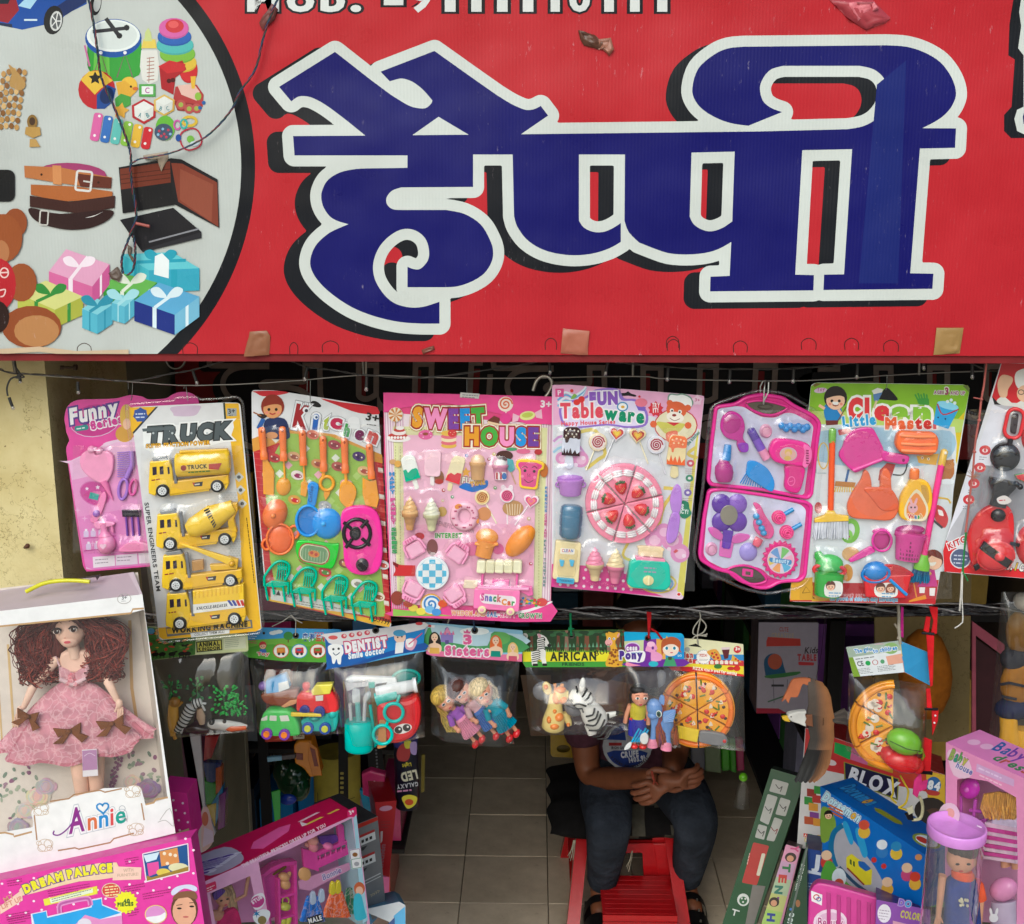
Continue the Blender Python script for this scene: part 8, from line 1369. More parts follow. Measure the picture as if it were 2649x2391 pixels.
# ---- grey train box, red kitchen box, blue white box
fl=Fr(480,1850,.30754,p=Pz(925,2130,1.0),n=fB.n,mid=(960,2250))
t=Th('toy_box','grey box printed with toy trains, right of the crimson topped window box','toy box',fl);boxq(t,fl,[1400,935,1615,850,1690,1670,1480,1760],.14,'77787c','3a3a3e');p=t.bp();p.flat([1400,940,1612,855,1618,885,1405,975],'b0281f')
for y in (985,1170): p.flat([1460,y+30,1590,y-25,1600,y+60,1475,y+115],'d9dadc');p.flat([1460,y+30,1590,y-25,1592,y-5,1462,y+52],'a82428');[p.flat([1478+k*34,y+70-k*15,1500+k*34,y+60-k*15,1502+k*34,y+85-k*15,1480+k*34,y+95-k*15],'1f2024') for k in range(3)];p.flat([1478,y+130,1530,y+110,1545,y+90,1500,y+150,1480,y+160],'2a2c34')
p.line([1500,1400,1640,1330],8,'c9cacc');p.line([1502,1425,1642,1355],6,'c9cacc');p.flat([1540,1640,1640,1570,1600,1600,1560,1660],'b02a2a');p.T('>>>>',1565,1535,1640,1490,34,'b8aa8a');t.end()
t=Th('toy_box','narrow dark red box with a faded lilac logo, behind the train box','toy box',Fr(480,1850,.30754,p=Pz(1000,2250,.75),n=(.3,-1,0),mid=(1000,2200)));boxq(t,t.fr,[1592,735,1775,720,1712,1365,1655,1345],.12,'a8121c','8a0f18');p=t.bp();p.ell(1685,785,55,22,'c08aa8',-8);p.T('Kitchen',1655,1310,1680,1090,40,'8a5a68',ol=(('b04a50',.05),));p.flat(rc([1640,980,1660,975,1655,1060,1640,1080],6),'c9bcc0');p.scrib(1640,900,1720,895,8,'7a2a30',3,24);t.end()
t=Th('toy_box','pink slab of packaging standing below the dark red box','toy box',Fr(480,1850,.30754,p=Pz(1000,2280,.6),n=(.3,-1,0),mid=(1000,2280)));boxq(t,t.fr,[1655,1360,1715,1360,1710,1570,1670,1570],.1,'d06a9a');t.end()
t=Th('toy_box','white and light blue box end at the foot of the left stack','toy box',Fr(480,1850,.30754,p=Pz(1000,2350,.8),n=(.2,-1,.5),mid=(1000,2350)));boxq(t,t.fr,rc([1480,1640,1800,1570,1850,1600,1850,1800,1480,1850],1)[::5],.2,'c9ccd0','6fb0dc');p=t.bp();p.flat([1750,1690,1845,1610,1850,1760,1760,1790],'5aa8d8');p.flat([1700,1760,1760,1700,1760,1790],'2a4a8a');t.end()
# ---- behind the left boxes
fK2=lambda D: Fr(480,1850,.30754,D=D,mid=(800,2000))
t=Th('doll_box','tall white edged doll box seen edge on, with a maroon side','toy box',fK2(2.15));boxq(t,t.fr,[-40,130,60,170,150,760,110,1100,40,1280,-40,1300],.1,'6a1a44','4a1230');g=t.g('white_edge','board');g.slab([40,150,130,150,170,740,260,980,160,1160,60,1260,110,1000,150,760],0,26,'b8b4b6',3);p=t.g('box_print','prints');p.base=27;p.flat(sm([140,800,190,760,230,900,240,1050,150,1130,140,950]),'c9a8a8');p.ell(172,860,28,60,'b85a3a');p.flat([165,930,235,960,245,1050,150,1100],'c9b8d0');t.end()
t=Th('toy_bag','clear bag of red, green and blue blocks behind the animal bag','bagged toy',fK2(2.3))
for k,(P,c) in enumerate((([130,150,290,160,230,340,150,370],'b83a3a'),([150,370,310,380,300,520,200,560],'2a3f7a'),([160,520,300,560,270,740,170,720],'3a9a34'),([270,420,320,400,320,600,270,640],'c9602a'),([230,720,330,560,330,700,270,900,230,880],'3a86b8'),([180,730,280,700,270,900,210,880],'d0b03a'),([300,640,360,600,350,900,290,930],'7a3a7a'))): g=t.g('block','plastic');g.slab(P,0,50+k*6,c,8)
t.bag((110,140),(330,140),(350,930),(200,930),60,seed=21);t.end()
PW=Fr(480,1850,.30754,D=3.12,mid=(700,2100))
t=Th('shelf_post','black perforated steel shelf post beside the grey green partition','shelf post',PW);g=t.g('post','dull');g.slab([560,-700,640,-700,740,1100,648,1100],-20,0,'17161a',1);t.end(True)
t=Th('rack_post','black slotted rack post in front of the yellow roll','rack post',Fr(480,1850,.30754,D=2.75,mid=(900,2000)));g=t.g('post','dull');g.slab([1285,100,1365,100,1372,900,1290,900],0,10,'141416',2);q=t.g('slot_row','dull');[q.slab(rc([1302,475+k*40,1332,475+k*40,1332,497+k*40,1302,497+k*40],8),9,11.5,'a89a4a',.5) for k in range(8)];t.end()
t=Th('rack_post','second black slotted rack post, left of the galaxy tube','rack post',Fr(480,1850,.30754,D=2.8,mid=(900,2000)));g=t.g('post','dull');g.slab([1520,180,1640,180,1700,700,1560,700],0,10,'101013',2);q=t.g('slot_row','dull');[q.slab(rc([1594+k*2,255+k*28,1610+k*2,255+k*28,1610+k*2,272+k*28,1594+k*2,272+k*28],5),9,11.5,'6a6a6e',.5) for k in range(7)];t.end()
t=Th('paper_roll','yellow printed roll standing behind the black slotted post','roll',Fr(480,1850,.30754,D=2.95,mid=(900,2050)));g=t.g('roll','dull');g.lathe(1275,960,1260,330,[(0,195),(1,200)],-60,'a89a3a',.8,24);g=t.g('line_print','dull');g.base=106;[g.line(a_,5,'3f3a18') for a_ in ([1110,680,1290,690,1440,640],[1130,600,1140,900],[1380,700,1450,760,1470,700],[1400,820,1460,830])];g=t.g('dark_top','film');t.end()
t=Th('toy_truck','orange toy truck cab hanging in the dark behind the vehicle bag','toy truck',fK2(2.6));g=t.g('cab','plastic');g.slab(rc([920,230,960,190,1070,190,1100,300,1150,480,1060,500,1000,420,930,380],16),-80,60,'d88414',14);g.slab([1050,200,1120,250,1160,480,1080,480,1040,330],50,66,'c9770f',5);q=t.s(g,'window');q.slab([940,290,1000,295,1000,350,945,345],58,64,'7a2a10',2);q.slab([1060,240,1100,260,1130,400,1095,400],64,70,'7a2a10',2);t.end()
t=Th('bin_bag','dark green plastic bundle in the dark beside the orange truck','plastic bundle',fK2(2.7));g=t.g('bundle','shiny');g.ball(900,540,150,-40,'10331c',150,20,130);g.ball(820,480,90,-20,'122a1a',110);g.ball(960,600,90,0,'0f3a20',120);t.end(True)
t=Th('toy_disc','round blue toy lid below the dark green bundle','lid',fK2(2.65));g=t.g('lid','plastic');g.ball(865,700,74,20,'1f3aa8',46,0,30);t.end(True)
t=Th('toy_board','bright green board standing on edge beside the blue lid','board',fK2(2.6));g=t.g('board','plastic');g.slab([725,640,800,620,800,930,760,940],0,20,'3fae3a',3);t.end(True)
t=Th('toy_box','red labelled pack hanging just below the vehicle bag','toy pack',fK2(2.5));g=t.g('box','board');g.slab([670,170,900,160,898,215,672,222],0,12,'b8301f',2);g.slab([905,150,1000,140,1000,195,910,200],0,12,'c9b8a0',2);p=t.g('pack_print','prints');p.base=13;p.T('LED.',935,180,990,178,28,'3a342c',b=.04);p.flat([740,205,800,180,830,200],'d0602a');t.end()
t=Th('toy_pen','light blue capped toy tube beside the orange truck','toy',fK2(2.5));g=t.g('tube','plastic');g.slab([690,345,815,335,815,370,695,385],0,30,'7fa8c0',6);g.slab([812,330,930,315,930,355,815,370],0,26,'3a3234',5);t.end(True)
t=Th('toy_pack','pink and blue toy in a clear wrapper, left of the dark tube','toy pack',fK2(2.6));g=t.g('pink_block','plastic');g.slab([1490,470,1560,435,1690,470,1680,600,1620,690,1500,640],0,70,'b83068',14);g=t.g('blue_block','plastic');g.slab([1470,610,1610,640,1590,830,1530,840,1490,720],0,50,'3a94c0',10);g=t.g('card','board');g.slab([1470,700,1540,760,1560,860,1470,870],0,10,'8a6a86',2);g.tube([(1600,520,76),(1560,640,70)],7,'c9b0b8');t.end()
t=Th('foam_tube','black galaxy print tube lettered LED, hanging behind the bag with the teal cup','toy tube',Fr(480,1850,.30754,D=2.55,mid=(1050,2000)));g=t.g('tube','prints');g.lathe(1868,770,1845,100,[(0,96),(.01,102),(.78,102,'3a3a8a'),(1,102)],-10,'12142a',.9,24);p=t.g('tube_print','prints');p.base=86
for P,c in (([1790,260,1840,200,1900,240,1880,340,1800,340],'a83a3a'),([1850,180,1900,170,1910,230,1860,240],'d0c83a'),([1900,200,1950,190,1950,290,1905,280],'a890c8')): p.flat(sm(P),c)
p.T('LED',1950,420,1815,452,74,'d0ccb4',b=.05);p.T('Light',1905,360,1830,375,30,'d0c02a',b=.04);p.T('GALAXY',1962,520,1785,548,36,'c9c9d0',b=.03);p.flat(sm([1830,650,1890,628,1955,650,1940,710,1880,745,1845,700]),'e0d23a');p.ell(1890,690,36,26,'c9502a');p.scrib(1790,600,1950,585,22,'c98ab0');t.end()
t=Th('galaxy_pack','yellow printed strip hanging behind the dark tube','toy pack',fK2(2.75));g=t.g('strip','prints');g.slab([1985,330,2015,330,2010,640,1980,650],0,10,'8a7a2a',2);t.end(True)
# ================================================================ GOODS AT THE RIGHT AND IN THE SHOP
KR=.46219
def FX(D,n=(0,-1,0),mid=(2300,2000)): return Fr(1940,1550,KR,p=Pd(*mid,D),n=n,mid=mid)
t=Th('poster_box','tall pale box with a printed blue chair, in the dark behind the eagle','box',FX(2.75,(0,-1,0),(2040,1720)));boxq(t,t.fr,[50,130,384,132,372,640,36,640],.1,'8f8894','4a444a');p=t.bp()
p.T('CUTE',165,180,215,182,24,'9a3a34');p.T('CREATIVE',120,215,245,218,26,'a09080',b=.04);p.flat([92,235,100,212,282,222,284,262,92,265],'a83028');p.T('Kids',305,305,380,302,36,'2a2426',shear=.2);p.T('TABLE',265,342,372,344,34,'9a3038',b=.06);p.flat(rc([270,350,360,355,358,372,272,370],8),'a83038');p.flat(sm([85,415,80,340,120,305,170,320,190,380,195,425,100,430],3),'1f4a6a');p.ell(140,350,40,44,'9a4a34');p.flat(sm([80,430,180,415,280,405,260,425,120,445],2),'3a6a3a');p.line([130,450,135,580],4,'5a5a66');p.line([210,450,205,560],4,'5a5a66');p.line([100,575,215,535],8,'3f5f4a');p.rect(120,478,190,490,'2a2a30');p.flat([36,610,160,612,210,640,36,640],'8a1f34');t.end()
# eagle
fe=FX(2.12,(.1,-1,0),(2120,1850));t=Th('toy_eagle','foam glider shaped like an eagle with a white head, hanging on threads','toy eagle',fe)
g=t.g('wing','dull');BRN=('b0764a','8a6a4e','55504c','3f3c3a','2f2d2c')
rows=[((330,440),(408,470)),((320,455),(432,500)),((322,520),(446,540)),((325,590),(455,600)),((318,640),(470,660)),((330,720),(472,720)),((345,790),(478,780)),((330,850),(468,850)),((300,920),(452,930)),((268,990),(420,980)),((246,1016),(372,1016))]
V=[];C_=[];n_=15
for j,(a,b_) in enumerate(rows):
 for i in range(n_): u=i/(n_-1);V.append(fe.at(a[0]+(b_[0]-a[0])*u,a[1]+(b_[1]-a[1])*u+(6*sin(i*2.2) if j> 7 else 0),20*sin(j*.7)+10*sin(u*3)))
Fc=[(j*n_+i,j*n_+i+1,(j+1)*n_+i+1,(j+1)*n_+i) for j in range(len(rows)-1) for i in range(n_-1)];cc=[]
for j in range(len(rows)-1):
 for i in range(n_-1): a_,b_=hx('574d46' if j< 4 else '46413d' if j< 7 else '1f1e1e'),hx('a8744a');w_=min(1,max(0,(i/(n_-1)-(.25 if j< 7 else .45))*1.9));cc.append(tuple(x*(1-w_)+z*w_ for x,z in zip(a_,b_)))
g.A(V,Fc,cc,True);g.A([v+Vector((0,.006,0)) for v in V],Fc,cc,True)
g=t.g('wing_tip','dull');g.slab(sm([335,442,270,438,232,452,205,510,176,570,195,555,212,580,225,545,262,545,280,500,295,470,325,480],2),0,14,'c07048',3)
g=t.g('head','matte');g.slab(sm([205,640,240,625,308,618,302,640,310,660,302,680,308,705,270,690,220,672],2),-6,26,'d8d6d0',6);q=t.s(g,'beak');q.slab(sm([175,655,205,648,232,668,212,672,222,680,190,676],2),2,18,'d8b02a',3);g.ball(222,648,4,26,'2a221c')
g=t.g('neck','dull');g.slab([300,645,345,640,350,710,305,700],-4,16,'7a5038',4)
g=t.g('tail','dull');[g.slab([455+k,650+k*6,530,612+k*17,552,640+k*14,540,700,470,690],-8+k,4+k*1.6,'4f4844' if k % 2 else '5c544e',1) for k in range(6)]
g=t.g('thread','cloth');g.tube([(362,468,10),(400,300,0),(432,90,-30)],1.4,'2a2826',4);g.tube([(404,700,16),(418,400,4),(434,70,-30)],1.4,'2a2826',4);t.end()
# leaning long boxes between the man and the right-hand stack (Man crop)
def FM(D,n,mid): return Fr(1400,1850,.37202,p=Pd(*mid,D),n=n,mid=mid)
LN=(-.35,-1,.35)
f=FM(2.45,LN,(1960,2200));t=Th('game_box','long green box with white drawing tiles and a red panel, leaning at the right','toy box',f);boxq(t,f,[1600,372,1835,440,1460,1560,1225,1560],.05,'1f4a2a','16351f');p=t.bp()
for P in ([1612,443,1722,475,1698,560,1585,530],[1575,548,1645,570,1580,765,1520,735],[1665,572,1735,595,1700,705,1628,690],[1512,758,1572,775,1550,868,1486,850],[1622,710,1680,730,1620,880,1565,870]): p.flat(rc(P,10),'a8a8a4');c=(sum(P[0::2])/4,sum(P[1::2])/4);p.line(sm([(c[0]-24,c[1]-20),(c[0],c[1]+10),(c[0]+22,c[1]-6),(c[0]+8,c[1]+32)],3,False),6,RD.choice(('3a3230','7a2a2a','4a4a4a')))
p.flat(rc([1475,885,1585,910,1500,1185,1395,1165],12),'a82a24');p.flat(rc([1535,960,1560,965,1520,1120,1495,1115],10),'c9c4b0');p.scrib(1450,960,1425,1070,9,'d0a8a0');p.ell(1405,1285,42,44,'c9ccc9');p.ell(1405,1290,28,28,'2a5a34');p.dots([1395,1275,1420,1278,1404,1300],7,'c9ccc9');p.line([1330,1350,1380,1365],9,'c9ccc9');p.line([1350,1355,1340,1395],9,'c9ccc9');p.flat([1470,1180,1560,1190,1480,1454,1420,1454],'6f6a66');t.end()
f=FM(2.35,LN,(2010,2250));t=Th('tent_box','narrow rainbow edged box with coloured capitals, leaning beside the green box','toy box',f);boxq(t,f,[1702,900,1805,930,1640,1600,1500,1600],.05,'b87a9a','4a3a3a');p=t.bp()
for k,c in enumerate(('c98aa8','b890b0','9fb090','b0b46a','9ab85a','5a9ab0')): y0,y1=900+k*112,900+(k+1)*112;p.flat([(1704-k*35,y0),(1800-k*30,y0+26),(1800-(k+1)*30,y1+26),(1704-(k+1)*35,y1)],c)
for k,ch in enumerate('TENTHO'): x,y=(1672,1050+k*72) if k==0 else (1672-k*27,1050+k*(76 if k< 4 else 86));p.T(ch,x+12,y-18,x+6,y+40,52,('2a6a3a','b0302a','2a6a5a','6a2a7a','2a3a8a','3a6ab0')[k],b=.06)
p.T('Y',1740,905,1735,950,52,'c0407a',b=.06);p.ell(1735,990,40,34,'2c1c16');p.ell(1732,998,24,22,'c08a6a');p.ell(1620,1300,36,34,'2c1c16');p.ell(1618,1308,22,22,'c08a6a');t.end()
f=FM(2.28,LN,(2050,2300));t=Th('board_box','dark green box with white writing, right of the rainbow box','toy box',f);boxq(t,f,[1838,920,1850,930,1850,1600,1640,1600],.05,'123a1f','0d2a17');p=t.bp();p.T('WITH LED LIGHT',1785,1225,1835,1040,24,'b8c0b8',b=.03);p.ell(1785,1310,16,26,'8a5a34');p.ell(1735,1350,9,9,'3a6ab8');p.T('House',1715,1560,1760,1380,50,'b8c4c0',b=.02);p.line([1850,920,1700,1560],14,'55605a');t.end()
# blocks box lettered BLOX
NB=(-.28,-1,.12);f=FX(2.36,NB,(2300,2050));t=Th('blocks_box','red, white and yellow toy block box behind the blue train box','toy box',f)
boxq(t,f,[310,720,1092,985,1090,1420,262,1395],.12,'d0cccc','8a1f24');p=t.bp();p.flat([312,722,1090,985,1090,1100,430,960,300,940],'b8282a')
for P,c in (([475,800,570,830,560,900,470,860],'2f9a4a'),([570,830,660,860,658,930,562,898],'c0608f'),([660,860,800,905,800,975,658,930],'b89020'),([985,960,1092,985,1092,1250,1000,1200],'d0a81a'),([800,905,985,960,985,1040,800,980],'b83a24')): p.flat(P,c)
p.flat([525,910,835,1005,828,1128,528,1010],'8a8a2a');p.flat([532,916,828,1008,822,1118,535,1004],'17143a');p.T('BLOX',545,1018,820,1108,82,'dcdce6',b=.05);p.ell(1028,1040,42,46,'2f62a0');p.T('84',992,1058,1060,1072,46,'e6e6ea',b=.07);p.flat(sm([988,1068,1060,1080,1050,1100,1000,1095]),'b0302a');p.ell(455,915,30,16,'d8c8c8',15);p.ell(1010,1180,90,70,'221510');p.ell(1030,1250,80,80,'4a2a1c');p.ell(975,1240,40,60,'1d130e')
for x,y,c in ((345,1085,'8f2a20'),(330,1130,'3a8a34'),(385,1070,'3a8a34'),(355,1165,'d0902a'),(375,1120,'b0302a'),(360,1215,'7a3a8a'),(330,1240,'b0502a'),(380,1250,'d0902a')): p.flat(rc([x-26,y-26,x+26,y-18,x+26,y+24,x-26,y+18],4),c)
for r_ in range(4):
 for k in range(5): x,y=300+k*26-r_*0+r_*6,1310+r_*26+k*3;p.flat([x,y,x+22,y+3,x+22,y+24,x,y+21],('d0402a','d8b82a','3a9a4a','3a6ab8','e0e0da')[(k*2+r_) % 5]);p.T('ABCDEFGHIJKLMNOPQRST'[r_*5+k],x+4,y+19,x+17,y+20,15,'f0eee6' if (k*2+r_) % 5 !=4 else 'b0302a',b=.03)
t.end()
f=FX(2.3,NB,(2100,2300));t=Th('game_box','dark blue box edge with a white J, left of the blue train box','toy box',f);boxq(t,f,[312,1395,400,1410,420,1900,300,1900],.1,'1f3f8a','162a5a');p=t.bp();p.T('J',345,1500,388,1505,70,'d0d6e6',b=.06);p.line([325,1525,400,1540],16,'c9d2e6');p.scrib(325,1590,400,1600,10,'a8b8d8',3);t.end()
# blue train box: the printed characters are left out, plain stand-ins instead
ZD=1.12;f=frP(1940,1550,KR,(2122,2035),ZD,(2394,2212),ZD);t=Th('toy_box','blue box printed with a yellow train on a track','toy box',f)
Q=[(394,1048),(982,1432),(960,1740),(412,1600)];A=[f.at(*q) for q in Q];B=[a - f.n*.085 for a in A];g=t.g('box','board');g.A(A,[(0,1,2,3)],'1f6ac0');g.A(A+B,[(0,1,5,4)],'1a5cae');g.A(A+B,[(1,2,6,5),(3,0,4,7),(7,6,5,4)],'16488a')
p=t.bp();p.T('Doraemon',403,1118,605,1248,46,['bfe0f4']*6+['e0b02a','bfe0f4'],ol=(('e4eef4',.1),('2a5aa0',.04)),b=.06)
for k in range(3): p.line([440,1150+k*18,520,1190+k*18],9,'c0602a')
p.flat(sm([398,1180,440,1170,480,1240,470,1320,402,1360]),'7a9a3a');face(p,440,1210,22,'e6c0a0','1f1a18');p.flat(sm([470,1300,540,1250,560,1320,620,1400,700,1500,760,1640,640,1640,500,1560,470,1440]),'a8a8b4');p.line(sm([(520,1265),(470,1310),(455,1400),(480,1500)],4,False),30,'1f6a9a');p.flat(sm([520,1260,545,1250,580,1350,560,1370]),'3a9ad0');p.flat(sm([590,1300,620,1290,660,1420,630,1440]),'3a9ad0')
p.flat(rc([540,1445,570,1425,600,1450,640,1475,685,1515,680,1600,640,1600,540,1500],8),'d8cc1f');p.flat(rc([605,1465,640,1470,680,1510,650,1525,610,1495],8),'2a62b0');[p.flat(rc([560+k*18,1455+k*10,570+k*18,1460+k*10,570+k*18,1490+k*10,560+k*18,1482+k*10],3),'3a5a2a') for k in range(2)];p.line([545,1505,640,1600],9,'8a2a2a');p.line(sm([(500,1500),(600,1600),(720,1680)],4,False),18,'2a4a6a')
for x,y,c,c2 in ((640,1270,'d8b03a','c9503a'),(740,1380,'3a7ac0','dfe6ee'),(820,1390,'d8b83a','3a8ac0'),(880,1510,'c04a7a','e0c0a0'),(925,1560,'e0b03a','c9402a'),(430,1440,'c03a34','e0c0a0'),(770,1590,'d8a83a','e0c0a0')): p.ell(x,y+34,34,36,c);p.ell(x,y-6,30,28,c2)
p.dots([695,1460,750,1495],16,'c03030');p.flat(sm([420,1480,460,1470,500,1530,560,1600,640,1640,640,1700,412,1600]),'5aa03a');p.ell(500,1560,40,54,'d8e2ec');p.ell(500,1590,26,26,'c04a34');p.ell(945,1445,20,18,'d0905a')
class TD: V=[B[0],B[1],A[1],A[0]];fr=f;u=f.u;n=Vector((0,0,1));at=QF.at
p=t.g('top_print','prints',fr=TD());p.base=.5;p.T('Doraemon',8,62,36,62,44,['3a8ad0']*6+['d0a02a','3a8ad0'],ol=(('1f4a8a',.08),),b=.05);p.flat([40,55,44,46,62,44,66,52,62,62,44,64],'8a8f2a');p.ell(88,55,10,26,'8a9a3a');p.ell(88,55,8,20,'dfe4e8');p.ell(86,60,5,10,'c03a34');t.end()
f=FX(2.02,(-.25,-1,.3),(2150,2340));t=Th('toy_case','magenta striped toy case with a white label, below the blue box','toy case',f);g=t.g('case','board');g.slab(rc([330,1640,372,1585,460,1600,740,1680,760,1900,320,1900],34),-90,0,'c0338a',12)
for k in range(6): g.slab([430+k*56,1640+k*14,452+k*56,1645+k*14,452+k*56,1880,430+k*56,1880],-2,6,'a82a78',2)
p=t.g('case_print','prints');p.base=1;p.flat([342,1632,405,1655,402,1715,345,1690],'dcd6da');p.line(el(372,1668,15,13),6,'b0302a',None,True);p.line(el(385,1680,12,10),5,'3a4a9a',None,True);p.ell(450,1810,95,75,'d8c0d0');p.ell(450,1815,82,62,'c9a0bc');p.T('Beauty',380,1830,520,1835,50,'9a2a70',ol=(('e6d8e0',.06),));t.end()
f=FX(1.95,(-.3,-1,.35),(2340,2360));t=Th('dough_box','small purple box with a white oval label, in front of the blue train box','toy box',f);boxq(t,f,[708,1682,1010,1740,1010,1900,700,1900],.11,'7a3a9a','4a2a6a');p=t.bp();p.ell(752,1760,38,52,'d6d0da');p.scrib(725,1740,780,1748,7,'8a7a90',4,16);p.T('COLOR',840,1780,950,1800,40,'b8b02a',b=.04);p.flat([800,1800,1010,1850,1010,1900,800,1900],'c08aa0');p.T('DO',830,1712,900,1726,34,['6a4ab0','2f8ac0'],ol=(('a88ac0',.08),),b=.06);t.end()
# doll in a tube
f=FX(1.72,(0,-1,0),(2490,2250));t=Th('tube_doll','clear tube with a lilac lid holding a doll in a blue tunic','toy doll',f);c0=f.at(1198,1330,-110);R_=.0745*1.0
U=(f.at(1358,1330) - f.at(1038,1330)).length/2;g=t.g('tube_wall','tube');n_=40;zt2,zb2=c0.z - .012,c0.z - .36
g.A([Vector((c0.x+U*.97*cos(2*PI*i/n_),c0.y+U*.97*sin(2*PI*i/n_),z)) for z in (zt2,zb2) for i in range(n_)],[(i,(i+1) % n_,n_+(i+1) % n_,n_+i) for i in range(n_)],'fff',True)
g=t.g('lid','plastic',label='lilac round lid');zs=[(U*1.0,-.016),(U*1.02,-.014),(U*1.02,.0),(U*1.0,.003),(U*.94,.003),(U*.92,-.004),(U*.5,-.005),(.0005,-.005)];g.A([Vector((c0.x+r*cos(2*PI*i/n_),c0.y+r*sin(2*PI*i/n_),c0.z+z)) for r,z in zs for i in range(n_)],[(j*n_+i,j*n_+(i+1) % n_,(j+1)*n_+(i+1) % n_,(j+1)*n_+i) for j in range(len(zs)-1) for i in range(n_)],'d08ad8',True);g.tube([(1285,1290,-40),(1310,1300,-40)],5,'d8b8dc',5)
fi3=Fr(1940,1550,KR,D=c0.y,mid=(2490,2250));d=t.g('doll','skin',fr=fi3,label='brown haired doll in blue tunic with orange sleeve');d.ball(1180,1455,80,0,'d09a78',74,0,66);d.ball(1250,1470,20,0,'d09a78',26);d.lathe(1075,1540,1050,1780,[(0,22),(.6,18),(1,14)],10,'d09a78');d.lathe(1290,1660,1275,1860,[(0,20),(1,15)],10,'d09a78')
for k in range(4): d.tube([(1040+k*8,1775,12),(1028+k*9,1815+(k % 2)*8,12)],4.5,'d09a78',6)
d.tube([(1060,1770,16),(1072,1800,20)],5,'d09a78',6);q=t.g('doll_face','prints',d,fr=fi3);q.ell(1140,1450,12,7,'2a1c18',0,10,62);q.ell(1200,1448,12,7,'2a1c18',0,10,66);q.ell(1160,1490,14,6,'b0483f',0,10,60)
q=t.g('doll_hair','hair',d,fr=fi3);q.ball(1195,1412,84,-8,'3f2a20',50,0,66);q=t.g('doll_tunic','cloth',d,fr=fi3);q.lathe(1185,1545,1190,1900,[(0,50),(.1,86),(.4,96),(1,110)],0,'2a3f8a',.8,16);q.lathe(1190,1512,1186,1552,[(0,48),(.5,66),(1,62)],10,'e0562a',.8);q=t.g('doll_sleeve','cloth',d,fr=fi3);q.lathe(1262,1575,1290,1680,[(0,26),(.3,40),(1,36)],0,'e85a2a',.9)
for k in range(12): q.ball(1140+RD.random()*50,1630+RD.random()*40,8,82,'d8d2b0')
t.end()
# pink baby doll box
ZP=1.42;f=frP(1940,1550,KR,(2447,1920),ZP,(2660,2016),ZP);t=Th('doll_box','light pink window box with a doll in a striped skirt, at the right edge','toy box',f)
Q=[(1097,803),(1560,1015),(1560,1950),(1090,1900)];A=[f.at(*q) for q in Q];B=[a - f.n*.09 for a in A];w_=[(1160,1010),(1215,1000),(1330,1020),(1490,1110),(1500,1500),(1490,1900),(1150,1800)]
g=t.g('box_front','board');g.holes([Q,w_],'d88ab4',0);g=t.g('box_top','board');g.A(A[:2]+B[:2],[(0,1,3,2)],'cf7ab0');g=t.g('box_back','board');g.A(B,[(0,1,2,3)],'d59ac0');g.A(A+B,[(0,3,7,4)],'c9689f')
p=t.bp();p.flat(sm([1105,860,1130,840,1200,880,1225,900,1245,980,1200,1005,1140,985,1110,900],2),'dcb8cc');p.T('Baby',1112,890,1205,935,60,['8aa04a','3a8a6a','5a9a4a','b0b04a'],ol=(('8a5a70',.05),),b=.05,jit=.4);p.T('house',1150,940,1240,985,34,['6a6aa8'],ol=(('e0d0d8',.06),),b=.04);p.flat([1270,920,1480,1010,1478,1050,1266,965],'c9a0c8');p.scrib(1280,945,1470,1030,14,'dcc0dc');p.scrib(1285,985,1470,1070,13,'e6b8cc');p.ell(1115,1210,60,70,'e0c0d0');p.ell(1120,1200,26,30,'d8a090')
class TP: V=[B[0],B[1],A[1],A[0]];fr=f;u=f.u;n=Vector((0,0,1));at=QF.at
p=t.g('top_print','prints',fr=TP());p.base=.5;p.T('Baby',36,50,70,48,44,['2a5a9a','2a5a9a','6a3a9a','6a3a9a'],b=.02,jit=.5);p.T('dress',50,84,90,84,30,['3a7a4a','b0503a','3a7a4a'],b=.03);p.ell(30,50,6,14,'dca8c8');p.ell(16,55,6,14,'dca8c8')
fi4=f.mv(-.04);g=t.g('toy_stroller','plastic',fr=fi4);g.dome(1232,1060,56,60,30,'d02ac0',10);g.dome(1232,1060,16,18,40,'e06ad0',0,20)
for P in ([(1180,1100,0),(1180,1300,0)],[(1270,1120,10),(1250,1290,10)],[(1240,1180,10),(1330,1190,10)],[(1330,1150,0),(1310,1280,0)],[(1200,1250,0),(1320,1240,0)]): g.tube(P,10,'c04ab8',6)
g=t.g('doll','skin',fr=fi4);g.ball(1440,1150,62,0,'d8a078',60);g.lathe(1430,1420,1425,1500,[(0,30),(1,24)],-10,'c89070');g.lathe(1490,1430,1485,1510,[(0,30),(1,24)],-10,'c89070');q=t.g('doll_hair','hair',g,fr=fi4)
for k in range(40): a=k/39;q.tube([(1360+a*160,1060+30*abs(a-.5),60),(1340+a*200,1130+RD.random()*30,62),(1350+a*170,1180+RD.random()*40,40)],9,'c98a2a' if k % 2 else 'd8a24a',5)
q=t.g('doll_top','cloth',g,fr=fi4);q.slab(rc([1385,1180,1520,1200,1515,1300,1370,1280],20),-30,40,'cfc0d8',10);q=t.g('doll_skirt','cloth',g,fr=fi4)
for k in range(9): y=1262+k*22;q.slab([1345-k*4,y-26+k*1,1520,y+6,1522,y+30,1340-k*4,y-2],-20,44+(k % 2)*3,'c83a94' if k % 2 else 'e0c0d4',3)
g=t.g('toy_bottle','plastic',fr=fi4);g.ball(1420,1625,72,0,'d88ab8',70,0,50);g.lathe(1420,1850,1420,1690,[(0,70),(1,66)],0,'b8a8c0',.6);p=t.g('bunny_print','prints',fr=fi4);p.base=44;p.ell(1395,1770,26,24,'e6e6ea');p.ell(1380,1735,8,22,'e6e6ea',-12);p.ell(1412,1735,8,22,'e6e6ea',12)
